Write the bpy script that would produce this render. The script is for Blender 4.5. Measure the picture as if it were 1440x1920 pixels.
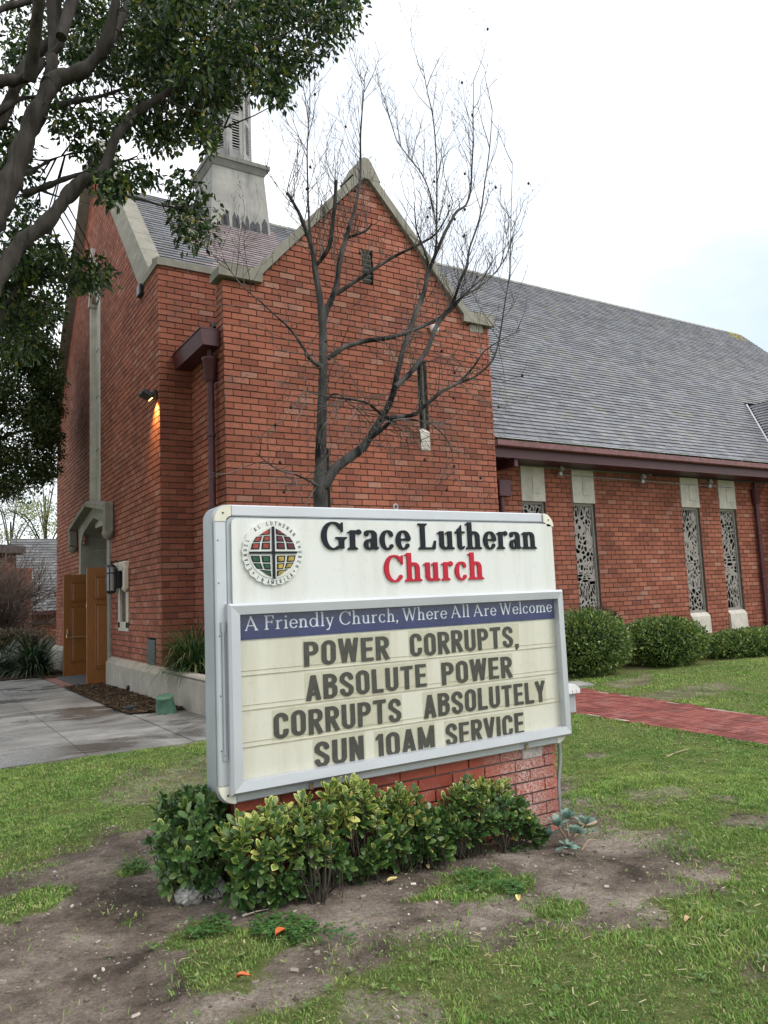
import bpy, math, random
import numpy as np
from mathutils import Vector, Matrix
from mathutils.geometry import tessellate_polygon

# ------------------------------------------------------------------ camera, sky, sun, exposure
scene = bpy.context.scene
for o in list(bpy.data.objects):
    bpy.data.objects.remove(o)
RM = np.array([[0.850471, -0.525984, 0.006100], [0.021210, 0.045870, 0.998722], [0.0, 0.0, 0.0]])

def cam_rows():
    rx, ry, rz = 0.10955, 0.041605, -0.553884
    cx, sx, cy, sy, cz, sz = math.cos(rx), math.sin(rx), math.cos(ry), math.sin(ry), math.cos(rz), math.sin(rz)
    Rz = np.array([[cz, sz, 0], [-sz, cz, 0], [0, 0, 1]])
    base = np.array([[1, 0, 0], [0, 0, -1], [0, 1, 0]])
    Rp = np.array([[1, 0, 0], [0, cx, sx], [0, -sx, cx]])
    Rr = np.array([[cy, sy, 0], [-sy, cy, 0], [0, 0, 1]])
    return Rr @ Rp @ base @ Rz
RM = cam_rows()
FPX = 1426.7
EYE = np.array([0.0, 0.0, 1.52])
cam_data = bpy.data.cameras.new('camera')
cam = bpy.data.objects.new('camera', cam_data)
scene.collection.objects.link(cam)
cam_data.sensor_fit = 'VERTICAL'
cam_data.sensor_height = 24.0
cam_data.sensor_width = 18.0
cam_data.lens = 24.0 * FPX / 1920.0
cam_data.clip_end = 2000
cam_data.clip_start = 0.05
cam.matrix_world = Matrix(((RM[0][0], -RM[1][0], -RM[2][0], 0), (RM[0][1], -RM[1][1], -RM[2][1], 0),
                           (RM[0][2], -RM[1][2], -RM[2][2], 1.52), (0, 0, 0, 1)))
scene.camera = cam

SUN_EL, SUN_AZ = math.radians(50), math.radians(140)      # azimuth from +Y towards +X
SUN_DIR = Vector((math.sin(SUN_AZ) * math.cos(SUN_EL), math.cos(SUN_AZ) * math.cos(SUN_EL), math.sin(SUN_EL)))
world = bpy.data.worlds.new('World')
scene.world = world
world.use_nodes = True
wt = world.node_tree
wt.nodes.clear()
w_out = wt.nodes.new('ShaderNodeOutputWorld')
w_bg = wt.nodes.new('ShaderNodeBackground')
w_bg2 = wt.nodes.new('ShaderNodeBackground')
w_mix = wt.nodes.new('ShaderNodeMixShader')
w_sky = wt.nodes.new('ShaderNodeTexSky')
w_sky.sky_type = 'NISHITA'
w_sky.sun_disc = False
w_sky.sun_elevation = SUN_EL
w_sky.sun_rotation = SUN_AZ
w_tc = wt.nodes.new('ShaderNodeTexCoord')
w_map = wt.nodes.new('ShaderNodeMapping')
w_map.inputs['Scale'].default_value = (1, 1, 2.2)
w_no = wt.nodes.new('ShaderNodeTexNoise')
w_no.inputs['Scale'].default_value = 2.3
w_no.inputs['Detail'].default_value = 5
w_rp = wt.nodes.new('ShaderNodeValToRGB')
w_rp.color_ramp.elements[0].position = 0.36
w_rp.color_ramp.elements[0].color = (0.58, 0.58, 0.58, 1)
w_rp.color_ramp.elements[1].position = 0.60
w_rp.color_ramp.elements[1].color = (1, 1, 1, 1)
# one thinner, bluer stretch of cloud low above the nave roof
w_nrm = wt.nodes.new('ShaderNodeVectorMath'); w_nrm.operation = 'DOT_PRODUCT'
w_nrm.inputs[1].default_value = (0.860, 0.440, 0.26)
w_mr = wt.nodes.new('ShaderNodeMapRange')
w_mr.inputs['From Min'].default_value = 0.972
w_mr.inputs['From Max'].default_value = 1.0
w_mr.inputs['To Min'].default_value = 1.0
w_mr.inputs['To Max'].default_value = 0.42
w_mul = wt.nodes.new('ShaderNodeMath'); w_mul.operation = 'MULTIPLY'
L = wt.links.new
L(w_tc.outputs['Generated'], w_map.inputs['Vector'])
L(w_map.outputs[0], w_no.inputs['Vector'])
L(w_no.outputs['Fac'], w_rp.inputs[0])
L(w_tc.outputs['Generated'], w_nrm.inputs[0])
L(w_nrm.outputs['Value'], w_mr.inputs['Value'])
L(w_rp.outputs[0], w_mul.inputs[0]); L(w_mr.outputs[0], w_mul.inputs[1])
L(w_mul.outputs[0], w_mix.inputs['Fac'])
L(w_sky.outputs[0], w_bg.inputs['Color'])
w_bg.inputs['Strength'].default_value = 0.12
w_bg2.inputs['Color'].default_value = (0.955, 0.985, 1.0, 1)
w_bg2.inputs['Strength'].default_value = 1.12
L(w_bg.outputs[0], w_mix.inputs[1]); L(w_bg2.outputs[0], w_mix.inputs[2])
L(w_mix.outputs[0], w_out.inputs[0])

sun_data = bpy.data.lights.new('sun', 'SUN')
sun_data.energy = 1.5
sun_data.angle = math.radians(28)
sun_data.color = (1.0, 0.965, 0.91)
sun = bpy.data.objects.new('sun', sun_data)
scene.collection.objects.link(sun)
sun.rotation_euler = (-SUN_DIR).to_track_quat('-Z', 'Y').to_euler()
sun.location = (0, 0, 40)

scene.view_settings.view_transform = 'Standard'
scene.view_settings.look = 'None'
scene.view_settings.exposure = 0.62
scene.view_settings.gamma = 1.0
scene.cycles.use_denoising = True
try:
    scene.cycles.denoiser = 'OPENIMAGEDENOISE'
except Exception:
    pass
scene.cycles.max_bounces = 6
scene.cycles.transparent_max_bounces = 12
scene.cycles.caustics_reflective = False
scene.cycles.caustics_refractive = False

# ------------------------------------------------------------------ helpers
rnd = random.Random(7)
nr = np.random.default_rng(11)
COL = scene.collection

def ray(px, py):
    return RM.T @ np.array([(px - 720) / FPX, (py - 960) / FPX, 1.0])
def atY(px, py, Y):
    d = ray(px, py); return EYE + d * (Y / d[1])
def atX(px, py, X):
    d = ray(px, py); return EYE + d * (X / d[0])
def gz(x, y):
    """ground height: falls gently away towards the hall, a low rise at the left end of the board"""
    x = np.asarray(x, float); y = np.asarray(y, float)
    return (-0.0125 * np.clip(y - 9.0, 0, 60) + .085 * np.exp(-((x - 1.2) / 1.35) ** 2 - ((y - 4.1) / 1.8) ** 2)
            - .04 * np.exp(-((x - 3.9) / 1.0) ** 2 - ((y - 3.8) / 1.2) ** 2))
def atZ(px, py, z=0.0):
    """where a line of sight meets the ground (plus z)"""
    d = ray(px, py); p = EYE + d * ((z - 1.52) / d[2])
    for _ in range(8):
        p = EYE + d * ((z + float(gz(p[0], p[1])) - 1.52) / d[2])
    return p

def tag(o, label=None, cat=None, group=None, kind=None):
    if label: o['label'] = label
    if cat: o['category'] = cat
    if group: o['group'] = group
    if kind: o['kind'] = kind
    return o
def thing(name, label, cat, loc=(0, 0, 0), group=None, rz=0.0):
    o = bpy.data.objects.new(name, None)
    o.empty_display_size = 0.2
    COL.objects.link(o)
    o.location = loc
    o.rotation_euler = (0, 0, rz)
    return tag(o, label, cat, group)
def wloc(o):
    v = Vector((0, 0, 0))
    while o is not None:
        v = v + o.location; o = o.parent
    return v
def link(name, me, mats, parent=None, local=False):
    for m in (mats if isinstance(mats, (list, tuple)) else [mats]):
        me.materials.append(m)
    o = bpy.data.objects.new(name, me)
    COL.objects.link(o)
    if parent is not None:
        o.parent = parent
        if not local:
            me.transform(Matrix.Translation(-wloc(parent)))
    return o
def mesh_np(name, V, F, mats, parent=None, midx=None, smooth=False, attrs=None, local=False):
    """V (n,3), F (m,k) with one k for all faces"""
    V = np.asarray(V, np.float32); F = np.asarray(F, np.int32)
    k = F.shape[1]
    me = bpy.data.meshes.new(name)
    me.vertices.add(len(V)); me.vertices.foreach_set('co', V.ravel())
    me.loops.add(F.size); me.loops.foreach_set('vertex_index', F.ravel())
    me.polygons.add(len(F))
    me.polygons.foreach_set('loop_start', np.arange(0, F.size, k, dtype=np.int32))
    me.polygons.foreach_set('loop_total', np.full(len(F), k, np.int32))
    if midx is not None:
        me.polygons.foreach_set('material_index', np.asarray(midx, np.int32))
    if smooth:
        me.polygons.foreach_set('use_smooth', np.ones(len(F), bool))
    for an, av in (attrs or {}).items():
        a = me.attributes.new(an, 'FLOAT', 'POINT')
        a.data.foreach_set('value', np.asarray(av, np.float32))
    me.update(calc_edges=True)
    return link(name, me, mats, parent, local)

class MB:
    """collects shapes for one mesh"""
    def __init__(s):
        s.V = []; s.F = []; s.M = []; s.S = []
    def add(s, vs, fs, m=0, smooth=False):
        n = len(s.V)
        s.V.extend([tuple(float(c) for c in v) for v in vs])
        for f in fs:
            s.F.append([n + i for i in f]); s.M.append(m); s.S.append(smooth)
    def box(s, x0, x1, y0, y1, z0, z1, m=0, bev=0.0):
        if x1 < x0: x0, x1 = x1, x0
        if y1 < y0: y0, y1 = y1, y0
        if z1 < z0: z0, z1 = z1, z0
        if bev <= 0:
            vs = [(x0, y0, z0), (x1, y0, z0), (x1, y1, z0), (x0, y1, z0), (x0, y0, z1), (x1, y0, z1), (x1, y1, z1), (x0, y1, z1)]
            s.add(vs, [(0, 3, 2, 1), (4, 5, 6, 7), (0, 1, 5, 4), (1, 2, 6, 5), (2, 3, 7, 6), (3, 0, 4, 7)], m)
        else:
            s.obox(((x0 + x1) / 2, (y0 + y1) / 2, (z0 + z1) / 2), (x1 - x0, y1 - y0, z1 - z0), Matrix.Identity(3), m, bev)
    def obox(s, c, size, R, m=0, bev=0.0):
        hx, hy, hz = [d / 2 for d in size]
        b = min(bev, hx * .9, hy * .9, hz * .9)
        vs = []; c = Vector(c)
        for sx in (-1, 1):
            for sy in (-1, 1):
                for sz in (-1, 1):
                    for ax in range(3):
                        p = [sx * hx, sy * hy, sz * hz]
                        if b > 0:
                            for k in range(3):
                                if k != ax: p[k] -= math.copysign(b, p[k])
                        vs.append(c + R @ Vector(p))
        if b <= 0:
            vs = vs[::3]
            s.add(vs, [(0, 1, 3, 2), (4, 6, 7, 5), (0, 4, 5, 1), (2, 3, 7, 6), (0, 2, 6, 4), (1, 5, 7, 3)], m); return
        I = lambda sx, sy, sz, ax: ((sx * 4 + sy * 2 + sz) * 3 + ax)
        fs = []
        for ax in range(3):
            o1, o2 = [k for k in range(3) if k != ax]
            for d in (0, 1):
                q = []
                for (u, v) in ((0, 0), (1, 0), (1, 1), (0, 1)):
                    t = [0, 0, 0]; t[ax] = d; t[o1] = u; t[o2] = v; q.append(I(*t, ax))
                fs.append(q if (d == 1) != (ax == 1) else q[::-1])
        for a in range(3):
            b1, b2 = [k for k in range(3) if k != a]
            for u in (0, 1):
                for v in (0, 1):
                    t0 = [0, 0, 0]; t0[b1] = u; t0[b2] = v; t1 = list(t0); t1[a] = 1
                    fs.append((I(*t0, b1), I(*t1, b1), I(*t1, b2), I(*t0, b2)))
        for sx in (0, 1):
            for sy in (0, 1):
                for sz in (0, 1):
                    fs.append((I(sx, sy, sz, 0), I(sx, sy, sz, 1), I(sx, sy, sz, 2)))
        s.add(vs, fs, m)
    def prism(s, poly, d0, d1, axis='y', m=0):
        """extrude a polygon (2D) along an axis; 2D coords: y-> (x,z), x-> (y,z), z-> (x,y)"""
        n = len(poly)
        def P(p, d):
            return (p[0], d, p[1]) if axis == 'y' else ((d, p[0], p[1]) if axis == 'x' else (p[0], p[1], d))
        vs = [P(p, d0) for p in poly] + [P(p, d1) for p in poly]
        fs = [list(range(n)), list(range(2 * n - 1, n - 1, -1))]
        for i in range(n):
            j = (i + 1) % n; fs.append((i, n + i, n + j, j))
        s.add(vs, fs, m)
    def quad(s, a, b, c, d, m=0):
        s.add([a, b, c, d], [(0, 1, 2, 3)], m)
    def tube(s, pts, rad, n=8, m=0, cap=True, smooth=True):
        pts = [Vector(p) for p in pts]
        if not isinstance(rad, (list, tuple, np.ndarray)): rad = [rad] * len(pts)
        up = Vector((0.31, 0.2, 0.93)); vs = []
        for i, p in enumerate(pts):
            t = (pts[min(i + 1, len(pts) - 1)] - pts[max(i - 1, 0)])
            t = t.normalized() if t.length > 1e-9 else Vector((0, 0, 1))
            a = t.cross(up)
            if a.length < 1e-3: a = t.cross(Vector((1, 0, 0)))
            a.normalize(); b = a.cross(t).normalized(); up = b
            for k in range(n):
                an = 2 * math.pi * k / n
                vs.append(p + (a * math.cos(an) + b * math.sin(an)) * rad[i])
        fs = []
        for i in range(len(pts) - 1):
            for k in range(n):
                k2 = (k + 1) % n
                fs.append((i * n + k, i * n + k2, (i + 1) * n + k2, (i + 1) * n + k))
        s.add(vs, fs, m, smooth)
        if cap:
            e = (len(pts) - 1) * n
            s.add([vs[k] for k in range(n)], [list(range(n))[::-1]], m)
            s.add([vs[e + k] for k in range(n)], [list(range(n))], m)
    def lathe(s, c, prof, n=16, m=0, smooth=True, cap=True, R=None):
        """prof: (radius, z) pairs"""
        vs = []; c = Vector(c)
        for (r, z) in prof:
            for k in range(n):
                an = 2 * math.pi * k / n
                v = Vector((r * math.cos(an), r * math.sin(an), z))
                vs.append(c + (R @ v if R is not None else v))
        fs = []
        for i in range(len(prof) - 1):
            for k in range(n):
                k2 = (k + 1) % n
                fs.append((i * n + k, i * n + k2, (i + 1) * n + k2, (i + 1) * n + k))
        s.add(vs, fs, m, smooth)
        if cap:
            s.add(vs[:n], [list(range(n))[::-1]], m); s.add(vs[-n:], [list(range(n))], m)
    def build(s, name, mats, parent=None, local=False):
        me = bpy.data.meshes.new(name)
        me.from_pydata(s.V, [], s.F)
        me.polygons.foreach_set('material_index', s.M)
        me.polygons.foreach_set('use_smooth', s.S)
        me.update()
        return link(name, me, mats, parent, local)

def spline(pts, sub=4):
    """Catmull-Rom through rows (x,y,z,r)"""
    P = np.asarray(pts, float); out = []
    for i in range(len(P) - 1):
        p0, p1, p2, p3 = P[max(i - 1, 0)], P[i], P[i + 1], P[min(i + 2, len(P) - 1)]
        for k in range(sub):
            t = k / sub
            out.append(.5 * ((2 * p1) + (-p0 + p2) * t + (2 * p0 - 5 * p1 + 4 * p2 - p3) * t * t + (-p0 + 3 * p1 - 3 * p2 + p3) * t ** 3))
    out.append(P[-1])
    return np.array(out)

# ------------------------------------------------------------------ materials
def srgb(r, g, b):
    f = lambda c: (c / 255 / 12.92) if c / 255 <= .04045 else ((c / 255 + .055) / 1.055) ** 2.4
    return (f(r), f(g), f(b), 1)
class NT:
    def __init__(s, name):
        s.m = bpy.data.materials.new(name); s.m.use_nodes = True
        s.t = s.m.node_tree; s.t.nodes.clear()
        s.out = s.n('ShaderNodeOutputMaterial'); s.p = s.n('ShaderNodeBsdfPrincipled')
        s.l(s.p.outputs[0], s.out.inputs[0])
    def n(s, ty, **kw):
        nd = s.t.nodes.new(ty)
        for k, v in kw.items(): setattr(nd, k, v)
        return nd
    def l(s, a, b): s.t.links.new(a, b)
    def obj(s, scale=(1, 1, 1)):
        c = s.n('ShaderNodeTexCoord'); mp = s.n('ShaderNodeMapping'); mp.inputs['Scale'].default_value = scale
        s.l(c.outputs['Object'], mp.inputs[0]); return mp.outputs[0]
    def noise(s, scale, detail=4, rough=.55, vec=None, dist=0):
        nd = s.n('ShaderNodeTexNoise'); nd.inputs['Scale'].default_value = scale
        nd.inputs['Detail'].default_value = detail; nd.inputs['Roughness'].default_value = rough
        nd.inputs['Distortion'].default_value = dist
        s.l(vec if vec is not None else s.obj(), nd.inputs['Vector']); return nd.outputs['Fac']
    def ramp(s, fac, stops, interp='LINEAR'):
        r = s.n('ShaderNodeValToRGB'); r.color_ramp.interpolation = interp
        e = r.color_ramp.elements
        while len(e) < len(stops): e.new(.5)
        for el, (p, c) in zip(e, stops):
            el.position = p; el.color = c if len(c) == 4 else (*c, 1)
        s.l(fac, r.inputs[0]); return r.outputs[0]
    def mix(s, fac, a, b, mode='MIX'):
        nd = s.n('ShaderNodeMix', data_type='RGBA', blend_type=mode)
        for v, i in ((fac, 0), (a, 6), (b, 7)):
            if isinstance(v, (int, float)): nd.inputs[i].default_value = v
            elif isinstance(v, tuple): nd.inputs[i].default_value = v if len(v) == 4 else (*v, 1)
            else: s.l(v, nd.inputs[i])
        return nd.outputs[2]
    def math(s, op, a, b=0.0):
        nd = s.n('ShaderNodeMath', operation=op)
        for v, i in ((a, 0), (b, 1)):
            if isinstance(v, (int, float)): nd.inputs[i].default_value = v
            else: s.l(v, nd.inputs[i])
        return nd.outputs[0]
    def bump(s, h, strength=.3, dist=.01):
        b = s.n('ShaderNodeBump'); b.inputs['Strength'].default_value = strength; b.inputs['Distance'].default_value = dist
        s.l(h, b.inputs['Height']); s.l(b.outputs[0], s.p.inputs['Normal'])
    def col(s, c):
        if isinstance(c, tuple): s.p.inputs['Base Color'].default_value = c if len(c) == 4 else (*c, 1)
        else: s.l(c, s.p.inputs['Base Color'])
    def rough(s, r, spec=.5, metal=0):
        if isinstance(r, (int, float)): s.p.inputs['Roughness'].default_value = r
        else: s.l(r, s.p.inputs['Roughness'])
        s.p.inputs['Specular IOR Level'].default_value = spec; s.p.inputs['Metallic'].default_value = metal
    def island(s):
        return s.n('ShaderNodeNewGeometry').outputs['Random Per Island']

def simple(name, c, rough=.6, spec=.4, metal=0, var=.12, scale=6, bump=0.0, bscale=60):
    k = NT(name)
    f = k.noise(scale, 5)
    a = tuple(min(1, x * (1 - var)) for x in c[:3]); b = tuple(min(1, x * (1 + var)) for x in c[:3])
    k.col(k.ramp(f, [(.3, a), (.7, b)])); k.rough(rough, spec, metal)
    if bump: k.bump(k.noise(bscale, 3), bump, .004)
    return k.m

def brick_mat(name, stops, soot=.35):
    k = NT(name)
    r = k.island()
    c = k.ramp(r, stops)
    f = k.noise(35, 5, .7); c = k.mix(.55, c, k.ramp(f, [(.25, (.45, .45, .45)), (.75, (1.25, 1.2, 1.2))]), 'MULTIPLY')
    big = k.noise(.55, 4, .6); c = k.mix(.75, c, k.ramp(big, [(.32, (1 - soot,) * 3), (.62, (1.08, 1.08, 1.08))]), 'MULTIPLY')
    st = k.noise(2.2, 5, .7, k.obj((1, 1, .12))); c = k.mix(k.math('MULTIPLY', k.ramp(st, [(.54, (0, 0, 0)), (.74, (1, 1, 1))]), .45), c, (.085, .042, .036))
    pu = k.noise(1.3, 3, .6); c = k.mix(k.math('MULTIPLY', k.ramp(pu, [(.56, (0, 0, 0)), (.68, (1, 1, 1))]), .35), c, (.15, .075, .066))
    ef = k.noise(3.0, 6, .75); e2 = k.ramp(ef, [(.66, (0, 0, 0)), (.80, (1, 1, 1))])
    c = k.mix(k.math('MULTIPLY', e2, .35), c, (.55, .43, .38))
    k.col(c); k.rough(.88, .25)
    k.bump(k.noise(120, 4, .7), .35, .004)
    return k.m
BR = [(0.0, (.205, .070, .048)), (.10, (.265, .090, .058)), (.5, (.315, .108, .068)), (.9, (.36, .132, .085)), (1, (.36, .185, .135))]
M_brick = brick_mat('red_brick', BR)
M_mortar = simple('mortar', (.165, .112, .088), .95, .1, var=.25, scale=9, bump=.3)
M_bed = simple('raked_mortar', (.12, .088, .07), .95, .1, var=.25, scale=9)
def stone_mat(name, c, streak=.5, dark=(.10, .095, .085), sc=1.0):
    k = NT(name)
    f = k.noise(4 * sc, 6, .65)
    a = k.ramp(f, [(.3, tuple(x * .78 for x in c)), (.7, tuple(min(1, x * 1.1) for x in c))])
    st = k.noise(3.2 * sc, 5, .7, k.obj((1, 1, .16)))
    a = k.mix(k.math('MULTIPLY', k.ramp(st, [(.5, (0, 0, 0)), (.72, (1, 1, 1))]), streak), a, dark)
    k.col(a); k.rough(.9, .2); k.bump(k.noise(90, 4, .7), .25, .004)
    return k.m
M_stone = stone_mat('pale_cast_stone', (.52, .49, .43), .2)
M_cope = stone_mat('weathered_cast_stone', (.26, .245, .205), .5, (.12, .115, .10))
M_steeple = stone_mat('streaked_steeple_stucco', (.29, .283, .262), .65, (.10, .10, .105), .7)
M_belfry = stone_mat('grimy_belfry_boards', (.30, .295, .285), .95, (.06, .06, .065), 1.6)
M_conc = stone_mat('old_concrete', (.36, .335, .29), .35, (.17, .16, .14), 1.0)

def shingle_mat(name, a, b, moss=0.0):
    k = NT(name)
    r = k.island()
    c = k.ramp(r, [(0, a), (.5, tuple((x + y) / 2 for x, y in zip(a, b))), (1, b)])
    big = k.noise(.35, 5, .65); c = k.mix(.8, c, k.ramp(big, [(.3, (.82, .82, .85)), (.68, (1.12, 1.11, 1.1))]), 'MULTIPLY')
    f = k.noise(60, 4, .7); c = k.mix(.5, c, k.ramp(f, [(.2, (.6, .6, .6)), (.8, (1.3, 1.3, 1.3))]), 'MULTIPLY')
    if moss:
        mo = k.noise(1.6, 5, .7); c = k.mix(k.math('MULTIPLY', k.ramp(mo, [(.52, (0, 0, 0)), (.68, (1, 1, 1))]), moss), c, (.20, .19, .11))
    k.col(c); k.rough(k.ramp(k.noise(2, 3), [(.3, (.42, .42, .42)), (.7, (.58, .58, .58))]), .5)
    k.bump(k.noise(200, 3, .7), .2, .003)
    return k.m
M_shingle = shingle_mat('grey_shingle', (.105, .107, .12), (.19, .193, .212), .4)
M_shingle_pink = shingle_mat('pinkish_shingle', (.19, .155, .16), (.27, .22, .225), .1)
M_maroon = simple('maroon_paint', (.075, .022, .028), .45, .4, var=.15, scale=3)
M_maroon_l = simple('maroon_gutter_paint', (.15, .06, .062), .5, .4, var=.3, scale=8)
M_black = simple('black_metal', (.012, .013, .016), .4, .5)
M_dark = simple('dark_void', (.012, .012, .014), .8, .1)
M_glass_dark = simple('dark_window_glass', (.016, .02, .03), .2, .5, var=.5, scale=5)
M_lattice = simple('grey_cut_metal', (.25, .23, .21), .55, .4, var=.1)
M_alu = simple('brushed_aluminium', (.50, .52, .55), .42, .5, .35, var=.06, scale=3)
M_alu_d = simple('dull_aluminium_side', (.36, .39, .42), .5, .5, .4, var=.1, scale=3)
M_zinc = simple('galvanised_pipe', (.32, .33, .34), .5, .5, .5)

def sign_white(name, c, dirt):
    k = NT(name)
    st = k.noise(7, 5, .7, k.obj((1, 1, .12)))
    a = k.mix(k.math('MULTIPLY', k.ramp(st, [(.46, (0, 0, 0)), (.75, (1, 1, 1))]), .45), c, dirt)
    sp = k.noise(26, 4, .6); a = k.mix(k.math('MULTIPLY', k.ramp(sp, [(.60, (0, 0, 0)), (.75, (1, 1, 1))]), .35), a, dirt)
    k.col(a); k.rough(.38, .4); k.bump(k.noise(5, 2), .05, .01)
    return k.m
M_white = sign_white('weathered_white_plastic', (.64, .65, .625), (.42, .42, .37))
M_cream = sign_white('yellowed_cream_panel', (.62, .605, .525), (.40, .37, .28))
M_cream_cap = simple('ivory_corner_cap', (.66, .64, .54), .5, .4)
M_ink = simple('black_raised_letter', (.006, .009, .014), .5, .25)
M_red = simple('red_raised_letter', (.42, .010, .030), .5, .3)
M_char = simple('charcoal_letter', (.045, .044, .040), .5, .3, var=.25, scale=40)
M_blue = simple('navy_banner', (.020, .028, .118), .45, .4, var=.18, scale=9)
M_banner_txt = simple('pale_banner_letter', (.62, .66, .74), .5, .3)
M_track = simple('track_line', (.38, .34, .24), .6, .3, var=.3, scale=14)
M_tile = None
def clear_mat(name, tint, alpha, gloss=.08):
    k = NT(name)
    tr = k.n('ShaderNodeBsdfTransparent'); tr.inputs[0].default_value = (*tint, 1)
    gl = k.n('ShaderNodeBsdfGlossy'); gl.inputs['Roughness'].default_value = gloss; gl.inputs[0].default_value = (.9, .93, 1, 1)
    df = k.n('ShaderNodeBsdfDiffuse'); df.inputs[0].default_value = (.8, .8, .76, 1)
    mx = k.n('ShaderNodeMixShader'); mx.inputs[0].default_value = alpha
    mx2 = k.n('ShaderNodeMixShader')
    mx2.inputs[0].default_value = .035
    k.l(tr.outputs[0], mx.inputs[1]); k.l(df.outputs[0], mx.inputs[2])
    k.l(mx.outputs[0], mx2.inputs[1]); k.l(gl.outputs[0], mx2.inputs[2])
    k.l(mx2.outputs[0], k.out.inputs[0]); return k.m
M_cover = clear_mat('clear_cover', (1, 1, .99), .018)
M_tile = clear_mat('clear_letter_tile', (.93, .92, .88), .02)

def wood_mat():
    k = NT('varnished_oak')
    f = k.noise(14, 6, .6, k.obj((6, 6, .5)), 1.2)
    k.col(k.ramp(f, [(.25, (.15, .052, .012)), (.6, (.27, .105, .024)), (.8, (.34, .145, .036))]))
    k.rough(.35, .5); k.bump(f, .08, .004); return k.m
M_wood = wood_mat()
M_brass = simple('aged_brass', (.5, .36, .22), .35, .5, .7)
M_tarnish = simple('tarnished_flashing', (.035, .045, .055), .5, .4, .3, var=.4, scale=12)

def leaf_mat(name, stops, trans=.25, rough=.45, spec=.4, patch=None):
    k = NT(name)
    r = k.island(); c = k.ramp(r, stops)
    if patch is not None:
        f = k.noise(patch[0], 3, .6); c = k.mix(k.math('MULTIPLY', k.ramp(f, [(.45, (0, 0, 0)), (.7, (1, 1, 1))]), patch[2]), c, patch[1])
    k.col(c); k.rough(rough, spec)
    tl = k.n('ShaderNodeBsdfTranslucent'); k.l(c, tl.inputs[0])
    mx = k.n('ShaderNodeMixShader'); mx.inputs[0].default_value = trans
    k.l(k.p.outputs[0], mx.inputs[1]); k.l(tl.outputs[0], mx.inputs[2]); k.l(mx.outputs[0], k.out.inputs[0])
    return k.m
def bark_mat(name, a, b, scale=9, stretch=.25, bump=.6, lo=.3, hi=.68):
    k = NT(name)
    f = k.noise(scale, 6, .65, k.obj((1, 1, stretch)), .6)
    k.col(k.ramp(f, [(lo, a), (hi, b)])); k.rough(.9, .2); k.bump(f, bump, .02); return k.m
# ------------------------------------------------------------------ marching squares engine (letters, window tracery)
def contours(field, xs, ys):
    """closed loops where field < 0 ; field[iy, ix]"""
    f = np.pad(field, 1, constant_values=abs(field).max() + 1e-3)
    xs = np.concatenate([[xs[0] - (xs[1] - xs[0])], xs, [xs[-1] + (xs[1] - xs[0])]])
    ys = np.concatenate([[ys[0] - (ys[1] - ys[0])], ys, [ys[-1] + (ys[1] - ys[0])]])
    f = np.where(np.abs(f) < 1e-9, 1e-9, f)
    nxt = {}; pos = {}
    def key_h(j, i):      # edge between (j,i)-(j,i+1)
        k = (0, j, i)
        if k not in pos:
            t = f[j, i] / (f[j, i] - f[j, i + 1]); t = min(max(t, .02), .98)
            pos[k] = (xs[i] + t * (xs[i + 1] - xs[i]), ys[j])
        return k
    def key_v(j, i):
        k = (1, j, i)
        if k not in pos:
            t = f[j, i] / (f[j, i] - f[j + 1, i]); t = min(max(t, .02), .98)
            pos[k] = (xs[i], ys[j] + t * (ys[j + 1] - ys[j]))
        return k
    ins = f < 0
    mixed = ~((ins[:-1, :-1] == ins[1:, :-1]) & (ins[:-1, :-1] == ins[:-1, 1:]) & (ins[:-1, :-1] == ins[1:, 1:]))
    for j, i in zip(*np.nonzero(mixed)):
        a, b, c, d = ins[j, i], ins[j, i + 1], ins[j + 1, i + 1], ins[j + 1, i]
        B = lambda: key_h(j, i); R = lambda: key_v(j, i + 1); T = lambda: key_h(j + 1, i); Lf = lambda: key_v(j, i)
        code = a * 1 + b * 2 + c * 4 + d * 8
        seg = {1: [(Lf, B)], 2: [(B, R)], 3: [(Lf, R)], 4: [(R, T)], 6: [(B, T)], 7: [(Lf, T)], 8: [(T, Lf)], 9: [(T, B)],
               11: [(T, R)], 12: [(R, Lf)], 13: [(R, B)], 14: [(B, Lf)], 5: [(Lf, B), (R, T)], 10: [(B, R), (T, Lf)]}[int(code)]
        for s, e in seg:
            nxt[s()] = e()
    loops = []
    while nxt:
        s, e = nxt.popitem(); lp = [s]; cur = e
        while cur != s and cur in nxt:
            lp.append(cur); cur = nxt.pop(cur)
        pts = [pos[k] for k in lp]
        if len(pts) > 3: loops.append(pts)
    return loops
def simplify(lp, tol):
    P = np.array(lp); n = len(P)
    i0 = 0; i1 = int(np.argmax(((P - P[0]) ** 2).sum(1)))
    def rdp(idx):
        a, b = P[idx[0]], P[idx[-1]]
        if len(idx) < 3: return [idx[0]]
        d = b - a; l = math.hypot(*d) + 1e-12
        q = P[idx[1:-1]] - a
        dist = np.abs(d[0] * q[:, 1] - d[1] * q[:, 0]) / l
        m = int(np.argmax(dist))
        if dist[m] < tol: return [idx[0]]
        return rdp(idx[:m + 2]) + rdp(idx[m + 1:])
    out = rdp(list(range(i0, i1 + 1))) + rdp(list(range(i1, n)) + [i0])
    return [tuple(P[k]) for k in out]
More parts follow.
